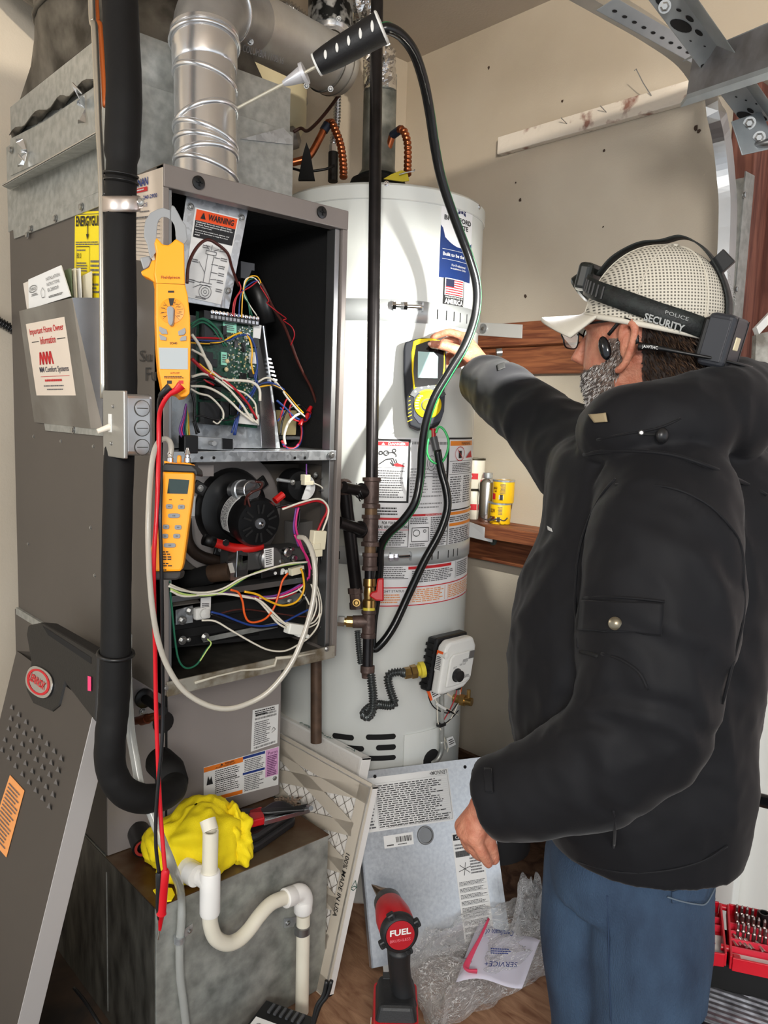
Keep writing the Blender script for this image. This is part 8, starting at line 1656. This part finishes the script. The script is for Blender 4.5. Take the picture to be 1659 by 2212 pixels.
def jpatch(q4, name, m, off=.002, n=14, thick=.002, par=None):
    mb = MB(); ok = True; last = None; grid_ = {}
    def f(u, v):
        nonlocal last
        x = (q4[0][0]*(1-u)+q4[1][0]*u)*(1-v)+(q4[3][0]*(1-u)+q4[2][0]*u)*v; y = (q4[0][1]*(1-u)+q4[1][1]*u)*(1-v)+(q4[3][1]*(1-u)+q4[2][1]*u)*v
        h = hit(tj, x, y, off); last = h or last; return last
    mb.grid(f, n, n); return mb.build(name, m, par or jacket, smooth=True, thick=thick)
fl2 = jpatch(((1262,1296),(1434,1304),(1430,1370),(1256,1362)), 'pocket_flap', jm, .004, thick=.004)
sn = hit(tj, 1335,1351,.008)
if sn: MB().lathe(sn, -ray(1335,1351), [(.0085,-.003),(.0085,.001),(.0060,.0028),(0,.0032)], 20).build('snap_button', mat('snap_metal', (120,112,96), .3, .9), fl2, smooth=2)
jline([(1262,1292),(1320,1290),(1380,1294),(1436,1300)], .0022, 'pocket_seam'); jline([(1300,1412),(1340,1424),(1380,1452),(1400,1490)], .0024, 'sleeve_seam'); jline([(1256,1408),(1275,1412),(1292,1418)], .0028, 'zip_pull', blackm)
jline([(1330,1048),(1440,1052),(1520,1085),(1570,1130),(1600,1180),(1606,1260),(1604,1340),(1580,1440),(1560,1520)], .0022, 'armhole_seam'); jline([(1330,1035),(1300,1070),(1270,1130),(1250,1200),(1243,1300),(1250,1400)], .0022, 'armhole_seam')
jline([(1262,982),(1300,975),(1380,975),(1460,985),(1540,1012),(1610,1045),(1655,1070)], .003, 'hood_seam'); jline([(1290,950),(1350,938),(1420,925),(1470,905)], .002, 'hood_seam')
jline([(1190,1828),(1250,1860),(1340,1884),(1440,1880),(1520,1858),(1570,1826)], .0022, 'hem_seam'); jline([(1325,1750),(1328,1790),(1326,1830)], .002, 'side_pocket_seam')
jline([(1385,936),(1400,938),(1420,938)], .0022, 'drawcord', blackm); q = hit(tj, 1430,938,.006)
if q: MB().ball(q, (.011,.008,.011), 16).build('cord_lock', mat('cord_lock_black', (26,26,28), .35), jacket, smooth=True)
q = hit(tj, 1386,934,.002)
if q: MB().lathe(q, -ray(1386,934), [(.004,0),(.0025,.002),(0,.002)], 12).build('eyelet', steel, jacket)
jpatch(((1276,897),(1312,893),(1316,912),(1288,914)), 'collar_lining', mat('collar_tan', (150,134,104), .7), .004, 6)
jpatch(((1184,1136),(1194,1142),(1196,1150),(1186,1146)), 'chest_mark', white, .002, 4, .0006)
jpatch(((1048,1662),(1064,1662),(1066,1712),(1050,1712)), 'cuff_tab', jm, .003, 8)
jpatch(((1074,790),(1090,784),(1092,796),(1076,802)), 'cuff_tab_hook', blackm, .002, 5, .0008)
# ---- jeans and boots
jg = MB()
hipc = P(1365,1790,1.26)
def dleg(x, y, d): return P(x, y, d)
for (a, b_, c_) in (((1408,1830,1.22),(1404,2010,1.21),(1396,2215,1.20)), ((1302,1830,1.30),(1290,2010,1.30),(1294,2215,1.30))):
    p0, p1, p2 = P(*a), P(*b_), P(*c_); p3 = Vector((p2.x, p2.y, .28)); p4 = Vector((p2.x, p2.y, .06)); jg.tube([p0, p1, p2, p3, p4], [.092,.092,.080,.066,.062], 28)
jg.rings([sect(y, xl, xr, 1.255, t) for y, xl, xr, t in ((1640,1210,1560,.13),(1740,1222,1540,.115),(1800,1206,1540,.12),(1860,1196,1530,.12),(1930,1200,1510,.105))])
denim = mat('denim', (66,92,120), .85, col2=(18,32,54), vscale=8, lo=.28, hi=.72, bump=.5, bscale=500, stretch=(1,1,.45), detail=8)
jgb = bake(jg, .009, 4, lambda p: .004*noise.noise(p*9)+.003*(1-abs(noise.noise(Vector((p.x*14, p.y*14, p.z*7))))*2)); je = jgb.build('jeans', denim, man, smooth=True)
tj_old = tj; tj = bvh(jgb)
stc = mat('denim_stitch', (92,104,116), .8); dns = mat('denim_seam', (34,52,78), .85)
jline([(1312,1935),(1314,2000),(1316,2080),(1318,2150),(1320,2205)], .0014, 'leg_seam', dns, par=je); jpatch(((1450,1925),(1535,1900),(1520,1945),(1450,1950)), 'back_pocket', denim, .002, 10, .002, je); jline([(1440,1935),(1470,1945),(1500,1951),(1520,1950),(1535,1925),(1545,1900)], .0012, 'pocket_stitch', stc, .004, par=je)
tj = tj_old
for (x, d) in ((1398,1.19), (1292,1.32)):
    c = P(x, 2215, d); c.z = 0; f = HF; s_ = Z.cross(f)
    MB().rings([[c + f*(.04+rf*math.cos(a)) + s_*rl*math.sin(a) + Z*z_ for a in [2*PI*k/24 for k in range(24)]] for z_, rf, rl in ((.001,.145,.05),(.03,.148,.052),(.06,.12,.048),(.09,.075,.046),(.14,.06,.05))]).build('boot', mat('boot_brown', (58,44,34), .6), man, smooth=True)
